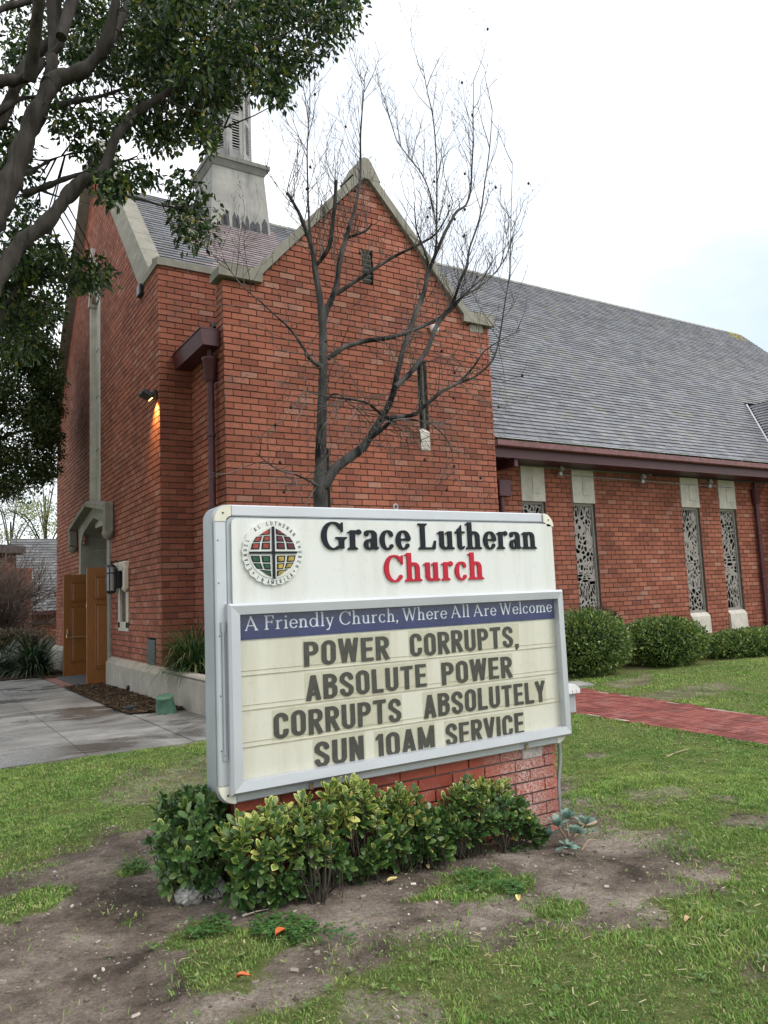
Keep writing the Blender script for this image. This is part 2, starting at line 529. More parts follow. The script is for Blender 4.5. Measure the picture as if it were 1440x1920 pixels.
def add_extruded(mb, loops, fn, depth, m=0, bev=0.0):
    """loops of 2D points -> solid; fn(x, y, d) gives the 3D point, d = height above the backing"""
    loops = [l for l in loops if len(l) >= 3]
    if not loops: return
    area = lambda l: .5 * sum(l[i][0] * l[(i + 1) % len(l)][1] - l[(i + 1) % len(l)][0] * l[i][1] for i in range(len(l)))
    sgn = area(max(loops, key=lambda l: abs(area(l)))) > 0
    outers = [l for l in loops if (area(l) > 0) == sgn]; holes = [l for l in loops if (area(l) > 0) != sgn]
    def inside(p, l):
        c = False
        for i in range(len(l)):
            (ax, ay), (bx, by) = l[i], l[(i + 1) % len(l)]
            if (ay > p[1]) != (by > p[1]) and p[0] < (bx - ax) * (p[1] - ay) / (by - ay) + ax: c = not c
        return c
    for ol in outers:
        grp = [ol] + [h for h in holes if inside(h[0], ol)]
        tris = tessellate_polygon([[Vector((p[0], p[1], 0)) for p in l] for l in grp])
        flat = [p for l in grp for p in l]
        mb.add([fn(p[0], p[1], depth) for p in flat], [tuple(t) for t in tris], m)
    for l in loops:
        n = len(l)
        mb.add([fn(p[0], p[1], depth) for p in l] + [fn(p[0], p[1], 0.0) for p in l],
               [(i, n + i, n + (i + 1) % n, (i + 1) % n) for i in range(n)], m)

# ------------------------------------------------------------------ brick walls and shingled roofs
COURSE, BRICK, BED, HEAD = 0.1058, 0.2845, 0.0175, 0.018
def runs(mask):
    d = np.diff(np.concatenate([[0], mask.astype(int), [0]]))
    return list(zip(np.nonzero(d == 1)[0], np.nonzero(d == -1)[0]))
def brick_wall(name, parent, O, U, N, Lw, z0, top, openings=(), u_first=0.0, course=COURSE, brick=BRICK, mats=None, seed=1, jit=.0022, bed=BED, head=HEAD):
    r = random.Random(seed); mb = MB()
    O = Vector((O[0], O[1], 0)); U = Vector((U[0], U[1], 0)); N = Vector((N[0], N[1], 0))
    P = lambda u, z, d: O + U * u + N * d + Vector((0, 0, z))
    du = .01; us = np.arange(u_first, Lw + du * .5, du)
    tops = np.array([top(u) for u in us]); zmax = tops.max()
    flip = U.cross(Vector((0, 0, 1))).dot(N) < 0
    def q(a, b, c, d, m): mb.quad(*((a, d, c, b) if flip else (a, b, c, d)), m)
    k0 = int(math.floor(z0 / course + .01)); k = k0
    while True:
        z = k * course
        if z + course * .5 > zmax: break
        av = tops >= z + course * .55
        for (a, b, c, d) in openings:
            if min(z + course, d) - max(z, c) > course * .5:
                av &= ~((us > a - .004) & (us < b + .004))
        for (i, j) in runs(av):
            ua = us[i]; ub = us[j - 1]
            if ub - ua < .03: continue
            zb, zt = z + bed, z + course
            q(P(ua, z, -.024), P(ub, z, -.024), P(ub, zb, -.024), P(ua, zb, -.024), 2)
            q(P(ua, zb, -.012), P(ub, zb, -.012), P(ub, zt, -.012), P(ua, zt, -.012), 1)
            q(P(ua, zb, -.024), P(ub, zb, -.024), P(ub, zb, -.012), P(ua, zb, -.012), 1)
            off = (k % 2) * brick * .5 + r.uniform(-.008, .008)
            n = math.floor((ua - off) / brick) - 1
            while True:
                s = off + n * brick; n += 1
                if s > ub: break
                a = max(s + head * .5 + r.uniform(-.002, .002), ua); b = min(s + brick - head * .5, ub)
                if s < ua: a = ua
                if s + brick > ub: b = ub
                if b - a < .03: continue
                d = r.uniform(-jit, jit) + .001; e = [r.uniform(-.0018, .0018) for _ in range(4)]
                tz = zt - .0008 + e[2]; bz = zb + e[3]
                p = [P(a, bz, d + e[0] * .6), P(b, bz, d + e[1] * .6), P(b, tz, d), P(a, tz, d)]
                g = [P(a, bz, -.024), P(b, bz, -.024), P(b, tz, -.024), P(a, tz, -.024)]
                vs = p + g
                fs = [(0, 1, 2, 3), (0, 4, 5, 1), (3, 2, 6, 7), (0, 3, 7, 4), (1, 5, 6, 2)]
                mb.add(vs, [f[::-1] for f in fs] if flip else fs, 0)
        k += 1
    return mb.build(name, mats or [M_brick, M_mortar, M_bed], parent)

def shingles(name, parent, E, U, S, length, interval, mats, exposure=.15, width=.30, seed=1, pick=None, th=.027):
    r = random.Random(seed); mb = MB()
    E, U, S = Vector(E), Vector(U).normalized(), Vector(S).normalized()
    N = U.cross(S).normalized()
    if N.z < 0: N = -N
    flip = U.cross(S).dot(N) < 0
    k = 0
    while k * exposure < length - .01:
        s0 = k * exposure; s1 = min(s0 + exposure * 1.12, length)
        ua, ub = interval(s0)
        if ub - ua > .05:
            a, b, c, d = [E + U * u + S * s + N * .0 for u, s in ((ua, s0), (ub, s0), (ub, s1), (ua, s1))]
            mb.quad(*((a, d, c, b) if flip else (a, b, c, d)), 0)
            u = ua - (k % 2) * width * .5 - r.uniform(0, .06)
            while u < ub:
                w = width * r.uniform(.82, 1.18)
                x0, x1 = max(u, ua), min(u + w - .009, ub)
                if x1 - x0 > .02:
                    t = th + r.uniform(-.003, .005); sj = s0 + r.uniform(-.006, .004)
                    P = lambda uu, ss, h: E + U * uu + S * ss + N * h
                    vs = [P(x0, sj, t), P(x1, sj, t), P(x1, s1, .003), P(x0, s1, .003), P(x0, sj, 0), P(x1, sj, 0), P(x1, s1, 0), P(x0, s1, 0)]
                    fs = [(0, 1, 2, 3), (0, 4, 5, 1), (0, 3, 7, 4), (1, 5, 6, 2)]
                    m = pick(x0, s0) if pick else 0
                    mb.add(vs, [f[::-1] for f in fs] if flip else fs, m)
                u += w
        k += 1
    return mb.build(name, mats, parent)

# ------------------------------------------------------------------ the church
church = thing('church', 'red brick church with steep grey shingle roofs and a louvred steeple behind the name board', 'church', (3.52, 12.9, 0))
XF, YW = 3.52, 11.24

# west front: gable with portal, tall stone slot, small niche
zb_r = lambda Y: 7.695 + (Y - 14.211) * 1.077
APEX_Y, APEX_Z = 18.48, 12.29
def front_top(u):
    Y = 24.06 - u
    if Y < 14.0: return 7.47
    return zb_r(Y) if Y < APEX_Y else APEX_Z - (Y - APEX_Y) * .994
YU = lambda Y: 24.06 - Y
brick_wall('brick_wall', church, (XF, 24.06), (0, -1), (-1, 0), 24.06 - 12.9, -.3, front_top,
           [(YU(20.12), YU(16.76), -1, 3.06), (YU(19.7), YU(17.2), 3.0, 3.45), (YU(19.02), YU(17.82), 3.4, 8.9), (YU(18.72), YU(18.18), 8.9, 9.7),
            (YU(16.02), YU(15.2), 1.04, 2.4), (YU(13.8), YU(13.27), .5, .93)], seed=3)
# corner pier and the projecting side wing
brick_wall('brick_wall', church, (XF, 12.9), (1, 0), (0, -1), 2.2, .2, lambda u: 7.47, u_first=.026, seed=4)
g_top = lambda x: 6.72 if (x < 4.62 or x > 9.02) else 6.72 + (min(x, 13.64 - x) - 4.62) * (9.12 - 6.72) / 2.2
WX0, WX1 = 4.09, 9.55
brick_wall('brick_wall', church, (WX0, YW), (1, 0), (0, -1), WX1 - WX0, -.1, lambda u: g_top(WX0 + u),
           [(6.715 - WX0, 6.915 - WX0, 7.12, 7.76), (7.80 - WX0, 8.005 - WX0, 4.13, 5.82), (5.66 - WX0, 5.905 - WX0, 2.2, 4.05)], seed=5)
brick_wall('brick_wall', church, (WX0, 12.9), (0, -1), (-1, 0), 12.9 - YW - .026, .2, lambda u: 5.72 if u < 12.9 - YW - .36 else 6.72, seed=6)
brick_wall('brick_wall', church, (WX1, YW), (0, 1), (1, 0), .85, -.1, lambda u: 6.72 if u < .36 else 5.72, u_first=.026, seed=7)
# nave side wall with four tall windows
WINS = [(10.885, 11.55), (12.385, 13.06), (16.10, 16.785), (17.605, 18.295)]
YN = 12.05
brick_wall('brick_wall', church, (9.5, YN), (1, 0), (0, -1), 14.5, -.1, lambda u: 4.16,
           [(a - 9.5, b - 9.5, .28, 4.14) for a, b in WINS], seed=8)
# solid cores so that no wall is paper thin
mb = MB()
mb.box(3.55, 3.9, 20.2, 24.0, -.3, 6.6); mb.box(3.55, 3.9, 13.0, 16.7, -.3, 7.3)
mb.prism([(16.7, 3.6), (20.2, 3.6), (20.2, 6.6), (24.0, 6.6), (18.48, 12.1), (14.2, 7.4), (13.0, 7.3), (16.7, 7.3)], 3.66, 3.9, 'x')
mb.box(3.55, 5.7, 12.93, 14.4, -.2, 7.46)
mb.prism([(4.12, -.2), (9.52, -.2), (9.52, 6.7), (9.02, 6.7), (6.82, 9.05), (4.62, 6.7), (4.12, 6.7)], YW + .20, YW + .34, 'y')
mb.box(4.12, 9.52, YW + .35, 12.9, -.2, 5.55)
mb.box(9.5, 24.0, 12.18, 12.3, -.2, 4.15)
mb.box(9.5, 10.84, 12.08, 12.17, -.2, 4.15)
mb.build('wall_core', [M_bed], church)

# stone copings
def coping_run(mb, Ya, Yb, za, zb, joints, bz=.44, xf=3.475):
    """chamfered coping on the west gable, from (Ya,za) to (Yb,zb) measured along its lower edge"""
    for i in range(joints):
        t0, t1 = i / joints, (i + 1) / joints - .004
        vs = []
        for t in (t0, t1):
            y = Ya + (Yb - Ya) * t; z = za + (zb - za) * t
            vs += [(xf, y, z - .03), (xf, y, z + .02), (3.62, y, z + bz), (3.96, y, z + bz), (3.99, y, z + bz - .06), (3.99, y, z - .03)]
        n = 6
        fs = [tuple(range(n))[::-1], tuple(range(n, 2 * n))] + [(k, (k + 1) % n, n + (k + 1) % n, n + k) for k in range(n)]
        mb.add(vs, fs, 0)
mb = MB()
coping_run(mb, 14.02, 18.40, zb_r(14.02), zb_r(18.40), 8)
coping_run(mb, 24.3, 18.56, APEX_Z - 5.82 * .994, APEX_Z - .08 * .994, 10, .44, 3.27)
mb.prism([(18.1, 12.3), (18.86, 12.3), (18.66, 12.72), (18.56, 12.93), (18.40, 12.93), (18.30, 12.72)], 3.46, 4.0, 'x')
mb.build('coping', [M_cope], church)
mb = MB(); mb.box(3.44, 3.62, 13.90, 14.14, 7.30, 7.52, 0, .02); mb.build('kneeler_void', [M_black], church)
mb = MB()   # pier cornice
for x0, x1 in ((3.49, 4.02), (4.024, 5.74)):
    mb.box(x0, x1, 12.865, 13.2, 7.475, 7.60); mb.prism([(12.875, 7.60), (13.2, 7.60), (13.2, 7.70)], x0, x1, 'x')
mb.box(3.488, 3.6, 12.863, 13.93, 7.47, 7.61)
mb.build('cornice', [M_cope], church)
mb = MB()   # gable coping of the side wing, block by block
s_ = (9.12 - 6.72) / 2.2
y0, y1 = YW - .085, YW + .36
for sgn in (1, -1):
    X = lambda x: x if sgn == 1 else 13.64 - x
    nb = 7
    for i in range(nb):
        t0, t1 = i / nb, (i + 1) / nb - .003
        xa, xb = 4.62 + 2.2 * t0, 4.62 + 2.2 * t1
        za, zb = 6.72 + 2.4 * t0, 6.72 + 2.4 * t1
        p = [(X(xa), za), (X(xb), zb), (X(xb), zb + .215), (X(xa), za + .215)]
        mb.prism(p if sgn == 1 else p[::-1], y0, y1, 'y')
    xs = sorted((X(4.0), X(4.75)))
    mb.box(xs[0], xs[1], y0 - .003, y1, 6.71, 6.84)
    mb.prism([(xs[0] + .01, 6.84), (xs[1] - .01, 6.84), (xs[1] - .01, 6.93), (xs[0] + .05, 6.93)], y0 + .002, y1 - .02, 'y')
mb.prism([(6.52, 9.06), (7.12, 9.06), (6.93, 9.40), (6.87, 9.46), (6.77, 9.46), (6.71, 9.40)], y0 - .004, y1 + .003, 'y')
mb.box(9.08, 9.4, YW - .012, YW + .02, 6.56, 6.70)
mb.build('coping', [M_cope], church)

# roofs
SL = math.atan(1.014); S_up = (0, math.cos(SL), math.sin(SL)); LEN = 7.23 / math.cos(SL)
def nave_int(s):
    Y = 11.25 + s * math.cos(SL)
    if Y < 13.0: return (9.56, 19.35 + max(0, (Y - 11.25)) * .95)
    if Y < 13.6: return (3.97, 19.35 + (Y - 11.25) * .95)
    return (3.97, 29.5)
def nave_pick(u, s):
    Y = 11.25 + s * math.cos(SL)
    return 1 if (5.25 + .3 * math.sin(s * 9) < u < 7.85 and 14.2 < Y < 17.9) else 0
shingles('roof', church, (0, 11.25, 4.515), (1, 0, 0), S_up, LEN, nave_int, [M_shingle, M_shingle_pink], .15, .30, 2, nave_pick)
mb = MB(); mb.obox((14.46, 11.252, 4.527), (9.8, .05, .012), Matrix.Rotation(SL, 3, 'X'), 0); mb.build('drip_edge', [simple('pale_drip_edge', (.55, .57, .60), .5, .4)], church)
mb = MB()
zr = 4.515 + 7.23 * 1.014
mb.quad((3.97, 18.48, zr), (29.5, 18.48, zr), (29.5, 25.7, 4.515), (3.97, 25.7, 4.515))
mb.add([(29.45, 11.3, 4.5), (29.45, 25.66, 4.5), (29.45, 18.48, zr - .03)], [(0, 1, 2)])
mb.build('roof', [M_shingle], church)
mb = MB()
x = 7.8
while x < 29.4:
    w = .3
    for sg in (-1, 1):
        a = [(x, 18.48, zr + .035), (x + w - .008, 18.48, zr + .028), (x + w - .008, 18.48 + sg * .14, zr - .105), (x, 18.48 + sg * .14, zr - .1)]
        mb.quad(*(a if sg > 0 else a[::-1]))
    mb.quad((x, 18.34, zr - .1), (x, 18.62, zr - .1), (x, 18.48, zr + .035), (x, 18.48, zr + .034))
    x += w
mb.build('ridge_cap', [shingle_mat('mossy_ridge', (.15, .145, .12), (.23, .22, .17), .8)], church)
mb = MB()
for i in range(18):
    lx_, ly_ = rnd.uniform(-.7, .35), rnd.uniform(0, 1) ** 1.6 * .55
    mb.obox((29.1 + lx_, 18.40 - ly_, zr - ly_ * 1.014 - .06), (rnd.uniform(.1, .25), .16, .03), Matrix.Rotation(SL, 3, 'X'), 0, .01)
mb.build('lichen_patch', [simple('yellow_lichen', (.25, .21, .07), .95, .1, var=.4, scale=20)], church)
wl = 2.95
aw = math.atan(1.13)
shingles('roof', church, (3.92, YW + .36, 5.84), (0, 1, 0), (math.cos(aw), 0, math.sin(aw)), wl / math.cos(aw), lambda s: (0, 1.33 + max(0, s - .3) * .55), [M_shingle], .15, .33, 3)
shingles('roof', church, (9.72, YW + .36, 5.84), (0, 1, 0), (-math.cos(aw), 0, math.sin(aw)), wl / math.cos(aw), lambda s: (0, .3 + max(0, s - .3) * 1.0), [M_shingle], .15, .33, 4)
# the next cross gable along the nave, mostly out of the picture
ac = math.atan(.95)
shingles('roof', church, (19.2, 10.6, 4.53), (0, 1, 0), (math.cos(ac), 0, math.sin(ac)), 2.4 / math.cos(ac), lambda s: (0, .65 + s * math.sin(ac) / 1.014 * 1.0), [M_shingle], .15, .33, 5)
shingles('roof', church, (24.0, 10.6, 4.53), (0, 1, 0), (-math.cos(ac), 0, math.sin(ac)), 2.4 / math.cos(ac), lambda s: (0, .65 + s * math.sin(ac) / 1.014 * 1.0), [M_shingle], .15, .33, 6)
mb = MB()
mb.tube([(19.22, 11.29, 4.57), (21.6, 13.55, 6.87)], .035, 6)
mb.build('valley_flashing', [simple('pale_valley_metal', (.42, .42, .43), .5, .5)], church)
brick_wall('brick_wall', church, (19.9, 10.9), (1, 0), (0, -1), 3.4, -.1, lambda u: 4.5 + max(0, 1.7 - abs(u - 1.7)) * 1.0, seed=9)
brick_wall('brick_wall', church, (19.9, 12.05), (0, -1), (-1, 0), 1.12, -.1, lambda u: 4.2, seed=10)

# eave: fascia, gutter with straps, soffit, bracket
mb = MB()
mb.box(9.58, 19.75, 11.34, 11.385, 4.14, 4.36)
mb.box(9.60, 19.75, 11.39, 12.04, 4.165, 4.20)
bx_ = float(atY(967, 868, 11.42)[0]); mb.box(bx_ - .05, bx_ + .04, 11.40, 12.03, 3.99, 4.162)
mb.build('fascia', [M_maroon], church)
mb = MB()
prof = [(11.335, 4.335), (11.335, 4.475), (11.325, 4.475), (11.325, 4.345), (11.225, 4.345), (11.205, 4.36), (11.20, 4.455), (11.185, 4.455), (11.185, 4.35), (11.215, 4.33)]
mb.prism(prof, 9.58, 19.75, 'x')
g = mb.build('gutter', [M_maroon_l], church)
M_strapm = simple('bare_metal_strap', (.62, .56, .54), .4, .5)
xx = 9.95
while xx < 19.6:
    mb = MB(); mb.obox((xx, 11.245, 4.462), (.022, .15, .006), Matrix.Rotation(.1, 3, 'X'), 0); mb.build('gutter_strap', [M_strapm], g)
    xx += rnd.uniform(.62, .86)
def downspout(name, x, y, ztop, zbot, hw, head_z, label=None):
    mb = MB()
    mb.tube([(x, y, ztop), (x, y, head_z + .02)], .045, 10)
    mb.lathe((x, y, 0), [(hw * .6, head_z - .36), (hw * .78, head_z - .32), (hw * .95, head_z - .02), (hw * 1.08, head_z), (hw * 1.08, head_z + .03), (hw * .9, head_z + .03)], 20)
    mb.tube([(x, y, head_z - .3), (x, y, zbot)], .058, 12)
    for z in np.arange(zbot + .4, head_z - .5, 1.15):
        mb.lathe((x, y, 0), [(.066, z), (.072, z + .01), (.072, z + .05), (.066, z + .06)], 14)
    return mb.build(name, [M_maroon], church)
d0 = atX(396, 800, 3.985)
downspout('downspout', 3.985, d0[1], 5.66, .3, .125, 5.42)
downspout('downspout', 19.08, 11.96, 4.2, 0.0, .12, 3.90)
mb = MB(); lh_ = atY(944, 912, 11.9)[0]; mb.box(lh_ - .16, lh_ + .16, 11.84, 12.03, 3.44, 3.80, 0, .015); mb.tube([(lh_ - .03, 11.95, 3.46), (lh_ - .03, 11.95, 0)], .06, 10)
mb.build('downspout', [M_maroon], church)
mb = MB()
mb.prism([(3.80, 5.60), (4.07, 5.60), (4.07, 5.86), (3.78, 5.86), (3.76, 5.84)], 11.38, 12.885, 'y')
mb.box(3.755, 4.07, 11.375, 12.888, 5.862, 5.885)
mb.build('gutter', [M_maroon], church)
mb = MB()
for i in range(4):
    mb.box(4.20 + i * .085, 4.30 + i * .085, 12.868, 12.89, 5.92 + i * .15, 6.12 + i * .15)
mb.build('flashing', [M_tarnish], church)

# tall windows: lintel panel, frame, cut-metal tracery, glass, sill
def tracery(seed, w, h):
    r = np.random.default_rng(seed)
    nx, ny = 78, 310
    xs = np.linspace(0, w, nx); ys = np.linspace(0, h, ny)
    X, Y = np.meshgrid(xs, ys)
    pts = []
    y = 0
    while y < h:                                 # bands of differently shaped cells, as in a cut figure
        st = r.choice(['round', 'tall', 'wide', 'shard'], p=[.3, .3, .12, .28])
        bh = r.uniform(.22, .5)
        ax, ay = {'round': (1, 1), 'tall': (1.7, .55), 'wide': (.6, 1.7), 'shard': (1.2, .8)}[st]
        rot = r.uniform(-.5, .5) if st in ('shard', 'tall') else 0
        n = int(bh * w / {'round': .0108, 'tall': .0088, 'wide': .0098, 'shard': .0100}[st]) + 2
        for _ in range(n):
            pts.append((r.uniform(0, w), y + r.uniform(0, bh), ax, ay, rot))
        y += bh
    D = []
    for (px, py, ax, ay, ro) in pts:
        dx, dy = X - px, Y - py
        c, s = math.cos(ro), math.sin(ro)
        D.append(np.hypot((dx * c + dy * s) * ax, (-dx * s + dy * c) * ay))
    D = np.sort(np.array(D), 0)
    f = (D[1] - D[0]) - (.0225 + .005 * np.sin(Y * 3.1 + seed))
    edge = np.minimum(np.minimum(X, w - X), np.minimum(Y, h - Y))
    f = np.minimum(f, edge - .016)
    f = np.minimum(f, np.abs(Y - h * .475) - .012)
    return [simplify(l, .003) for l in contours(f, xs, ys)]
for i, (a, b) in enumerate(WINS):
    w = b - a
    mb = MB(); t = .045
    for (x0, x1, z0, z1) in ((a, a + t, .79, 3.39), (b - t, b, .79, 3.39), (a + t, b - t, 3.39 - t, 3.39), (a + t, b - t, .79, .79 + t)):
        mb.box(x0, x1, YN + .055, YN + .12, z0, z1)
    win = mb.build('window', [M_lattice], church)
    mb = MB()
    lw, lh = w - 2 * t, 2.6 - 2 * t
    lp = tracery(40 + i * 7, lw, lh)
    add_extruded(mb, lp, lambda x, z, d: (a + t + x, YN + .105 - d, .79 + t + z), .02)
    mb.build('tracery', [M_lattice], win)
    mb = MB(); mb.box(a + .01, b - .01, YN + .13, YN + .14, .8, 3.38)
    mb.build('pane', [M_glass_dark], win)
    mb = MB()
    mb.box(a - .004, b + .004, YN - .022, YN + .14, 3.392, 4.135, 0, .004)
    mb.box(a + .30, b - .10, YN - .035, YN - .024, 3.56, 3.93, 0, .004)
    mb.build('lintel', [M_stone], win)
    mb = MB()
    mb.prism([(YN - .06, .285), (YN + .14, .285), (YN + .14, .788), (YN + .03, .788), (YN - .045, .70)], a - .004, b + .004, 'x')
    mb.build('sill', [M_stone], win)
    mb = MB()
    for x0, x1 in ((a - .02, a), (b, b + .02)):
        mb.box(x0, x1, YN + .002, YN + .13, .79, 3.39)
    mb.build('reveal', [M_bed], win)

# vent and slits of the side wing
mb = MB()
x0, x1, z0, z1 = 6.715, 6.915, 7.12, 7.76
mb.box(x0, x1, YW + .09, YW + .1, z0, z1, 1)
n = 7
for k in range(n):
    z = z0 + (k + .5) * (z1 - z0) / n
    mb.obox(((x0 + x1) / 2, YW + .045, z), (x1 - x0, .075, .012), Matrix.Rotation(math.radians(-38), 3, 'X'), 0)
mb.box(x0 - .012, x0, YW - .002, YW + .1, z0, z1, 1); mb.box(x1, x1 + .012, YW - .002, YW + .1, z0, z1, 1)
mb.build('gable_vent', [simple('faded_slat', (.17, .165, .155), .7, .3), M_dark], church)
for (x0, x1, z0, z1, zs) in ((7.80, 8.005, 4.13, 5.82, 4.57), (5.66, 5.905, 2.2, 4.05, 2.62)):
    mb = MB()
    mb.box(x0, x1, YW + .16, YW + .17, zs, z1, 1)
    mb.box(x0, x0 + .035, YW + .10, YW + .16, zs, z1, 2); mb.box(x1 - .035, x1, YW + .10, YW + .16, zs, z1, 2)
    mb.box(x0 - .02, x0, YW, YW + .17, zs, z1, 3); mb.box(x1, x1 + .02, YW, YW + .17, zs, z1, 3); mb.box(x0, x1, YW, YW + .17, z1, z1 + .02, 3)
    mb.prism([(YW - .012, z0), (YW + .17, z0), (YW + .17, zs), (YW + .12, zs), (YW - .012, zs - .1)], x0, x1, 'x', 0)
    mb.build('slit_window', [M_stone, M_glass_dark, M_lattice, M_bed], church)

# portal: jambs, four-centred arch, hood mould with label stops, deep reveal
mb = MB()
arch = [(17.0, 2.95)] + [(17.0 + .16 * (1 - math.cos(t)), 2.95 + .26 * math.sin(t)) for t in np.linspace(.2, 1.35, 5)] + [(18.5, 3.56)]
arch += [(37.03 - y, z) for (y, z) in arch[::-1][1:]]
outer = [(16.72, 2.95), (16.62, 3.66), (18.5, 3.95), (20.42, 3.66), (20.32, 2.95)]
for xa, xb in ((3.49, 4.55),):
    # front ring between arch and outer outline
    O2 = [(16.74, 2.95), (16.66, 3.3), (16.62, 3.66), (17.2, 3.75), (17.8, 3.845), (18.5, 3.955), (19.2, 3.845), (19.8, 3.75), (20.42, 3.66), (20.36, 3.3), (20.30, 2.95)]
    A2 = [(17.0, 2.95), (17.03, 3.12), (17.12, 3.26), (17.3, 3.36), (17.85, 3.47), (18.5, 3.60), (19.15, 3.47), (19.7, 3.36), (19.9, 3.26), (20.0, 3.12), (20.03, 2.95)]
    for k in range(len(O2) - 1):
        mb.quad((3.49, *A2[k]), (3.49, *O2[k]), (3.49, *O2[k + 1]), (3.49, *A2[k + 1]))
        mb.quad((3.49, *A2[k]), (3.49, *A2[k + 1]), (4.55, *A2[k + 1]), (4.55, *A2[k]))
mb.box(3.485, 4.56, 16.76, 17.0, -.3, 2.948); mb.box(3.485, 4.56, 20.03, 20.28, -.3, 2.948)
mb.box(4.50, 4.60, 17.0, 20.03, 2.42, 3.6)
mb.build('portal', [stone_mat('portal_stone', (.30, .29, .255), .4)], church)
mb = MB()
hood = [(16.44, 3.05), (16.46, 3.70), (18.5, 4.02), (20.66, 3.64), (20.76, 3.10)]
def hood_seg(p, q, w=.16):
    (ya, za), (yb, zb) = p, q
    d = Vector((yb - ya, zb - za)).normalized(); nn = Vector((-d.y, d.x))
    if nn.y < 0 or (abs(nn.y) < .3 and (nn.x > 0) == (ya < 18)): nn = -nn if nn.y < 0 else nn
    o = [(ya, za), (yb, zb), (yb - nn.x * w, zb - nn.y * w), (ya - nn.x * w, za - nn.y * w)]
    vs = [(3.50, *o[0]), (3.50, *o[1]), (3.30, *(np.array(o[1]) * .65 + np.array(o[2]) * .35)), (3.30, *(np.array(o[0]) * .65 + np.array(o[3]) * .35)),
          (3.30, *o[2]), (3.30, *o[3]), (3.50, *o[2]), (3.50, *o[3])]
    mb.add(vs, [(0, 1, 2, 3), (3, 2, 4, 5), (5, 4, 6, 7), (0, 3, 5, 7), (1, 6, 4, 2), (0, 7, 6, 1)])
hood_seg(hood[1], hood[2]); hood_seg(hood[2], hood[3])
mb.box(3.31, 3.505, 16.40, 16.58, 3.06, 3.70, 0, .02); mb.box(3.31, 3.505, 20.60, 20.78, 3.10, 3.62, 0, .02)
for yc in (16.48, 20.70):
    mb.lathe((3.40, yc, 2.93), [(.02, -.02), (.10, .05), (.13, .12), (.11, .16)], 10)
mb.build('hood_mould', [M_cope], church)
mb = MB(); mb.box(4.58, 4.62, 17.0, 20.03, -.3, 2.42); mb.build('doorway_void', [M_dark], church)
mb = MB(); mb.box(3.4, 4.55, 17.0, 20.03, -.35, -.085); mb.build('threshold', [M_conc], church)
# the two open leaves, hinged deep in the portal and standing out from the front
def door_leaf(y, x0, z0, z1, bar):
    mb = MB(); wid = 1.42; th = .045
    sy = -1
    mb.box(x0, x0 + wid, y, y + th, z0, z1, 0, .006)
    def panel(xa, xb, za, zb):
        s = .022
        for (p0, p1, q0, q1) in ((xa, xb, zb - s, zb), (xa, xb, za, za + s), (xa, xa + s, za + s, zb - s), (xb - s, xb, za + s, zb - s)):
            mb.box(p0, p1, y - .022, y - .001, q0, q1, 0, .008)
        b = .07
        o = [(xa + s, za + s), (xb - s, za + s), (xb - s, zb - s), (xa + s, zb - s)]
        i = [(xa + b, za + b), (xb - b, za + b), (xb - b, zb - b), (xa + b, zb - b)]
        vs = [(p[0], y - .0015, p[1]) for p in o] + [(p[0], y - .012, p[1]) for p in i]
        mb.add(vs, [(0, 1, 5, 4), (1, 2, 6, 5), (2, 3, 7, 6), (3, 0, 4, 7), (4, 5, 6, 7)], 0)
    h = z1 - z0
    for c in range(2):
        xa = x0 + .165 + c * .58
        panel(xa, xa + .50, z1 - h * .275, z1 - h * .075)
        panel(xa, xa + .50, z0 + h * .128, z1 - h * .315)
    d = mb.build('door', [M_wood], church)
    if bar:
        mb = MB()
        zz = z0 + .93
        mb.tube([(x0 + .06, y - .085, zz), (x0 + wid - .1, y - .085, zz)], .016, 8)
        mb.tube([(x0 + .06, y - .085, zz), (x0 + .07, y - .07, zz + .07), (x0 + .09, y - .002, zz + .09)], .016, 8)
        mb.box(x0 + .07, x0 + .12, y - .03, y - .001, zz + .02, zz + .2, 0, .008)
        mb.build('push_bar', [M_brass], d)
    else:
        mb = MB()
        mb.box(x0 - .003, x0 + .05, y + th, y + th + .02, z0 + 1.6, z0 + 1.68, 0, .004)
        mb.build('latch', [M_brass], d)
    return d
door_leaf(17.03, 3.087, -.07, 2.37, False)
door_leaf(19.97, 3.085, -.10, 2.35, True)
# tall stone slot above the portal, with a pointed head
mb = MB()
ya, yb = 17.82, 19.02
mb.box(3.64, 3.66, ya, yb, 3.4, 8.9)
mb.prism([(ya, 8.9), (yb, 8.9), (18.45, 10.05)], 3.60, 3.64, 'x')
for (p, q) in ((ya, ya + .09), (yb - .09, yb)):
    mb.box(3.505, 3.645, p, q, 3.6, 8.9, 0, .008)
z = 5.0
for z in (5.25, 6.55, 7.7):
    mb.box(3.632, 3.645, ya + .09, yb - .09, z, z + .012, 1)
for sg in (-1, 1):
    y0_ = 18.42 + sg * .60; y1_ = 18.42
    mb.add([(3.46, y0_, 8.82), (3.46, y1_, 9.98), (3.46, y1_, 9.72), (3.46, y0_ - sg * .14, 8.82),
            (3.66, y0_, 8.82), (3.66, y1_, 9.98), (3.66, y1_, 9.72), (3.66, y0_ - sg * .14, 8.82)],
           [(0, 1, 2, 3), (7, 6, 5, 4), (0, 4, 5, 1), (2, 6, 7, 3), (0, 3, 7, 4)], 0)
mb.prism([(18.30, 9.6), (18.54, 9.6), (18.47, 10.1), (18.37, 10.1)], 3.42, 3.66, 'x')
mb.build('stone_slot', [M_stone, M_bed], church)
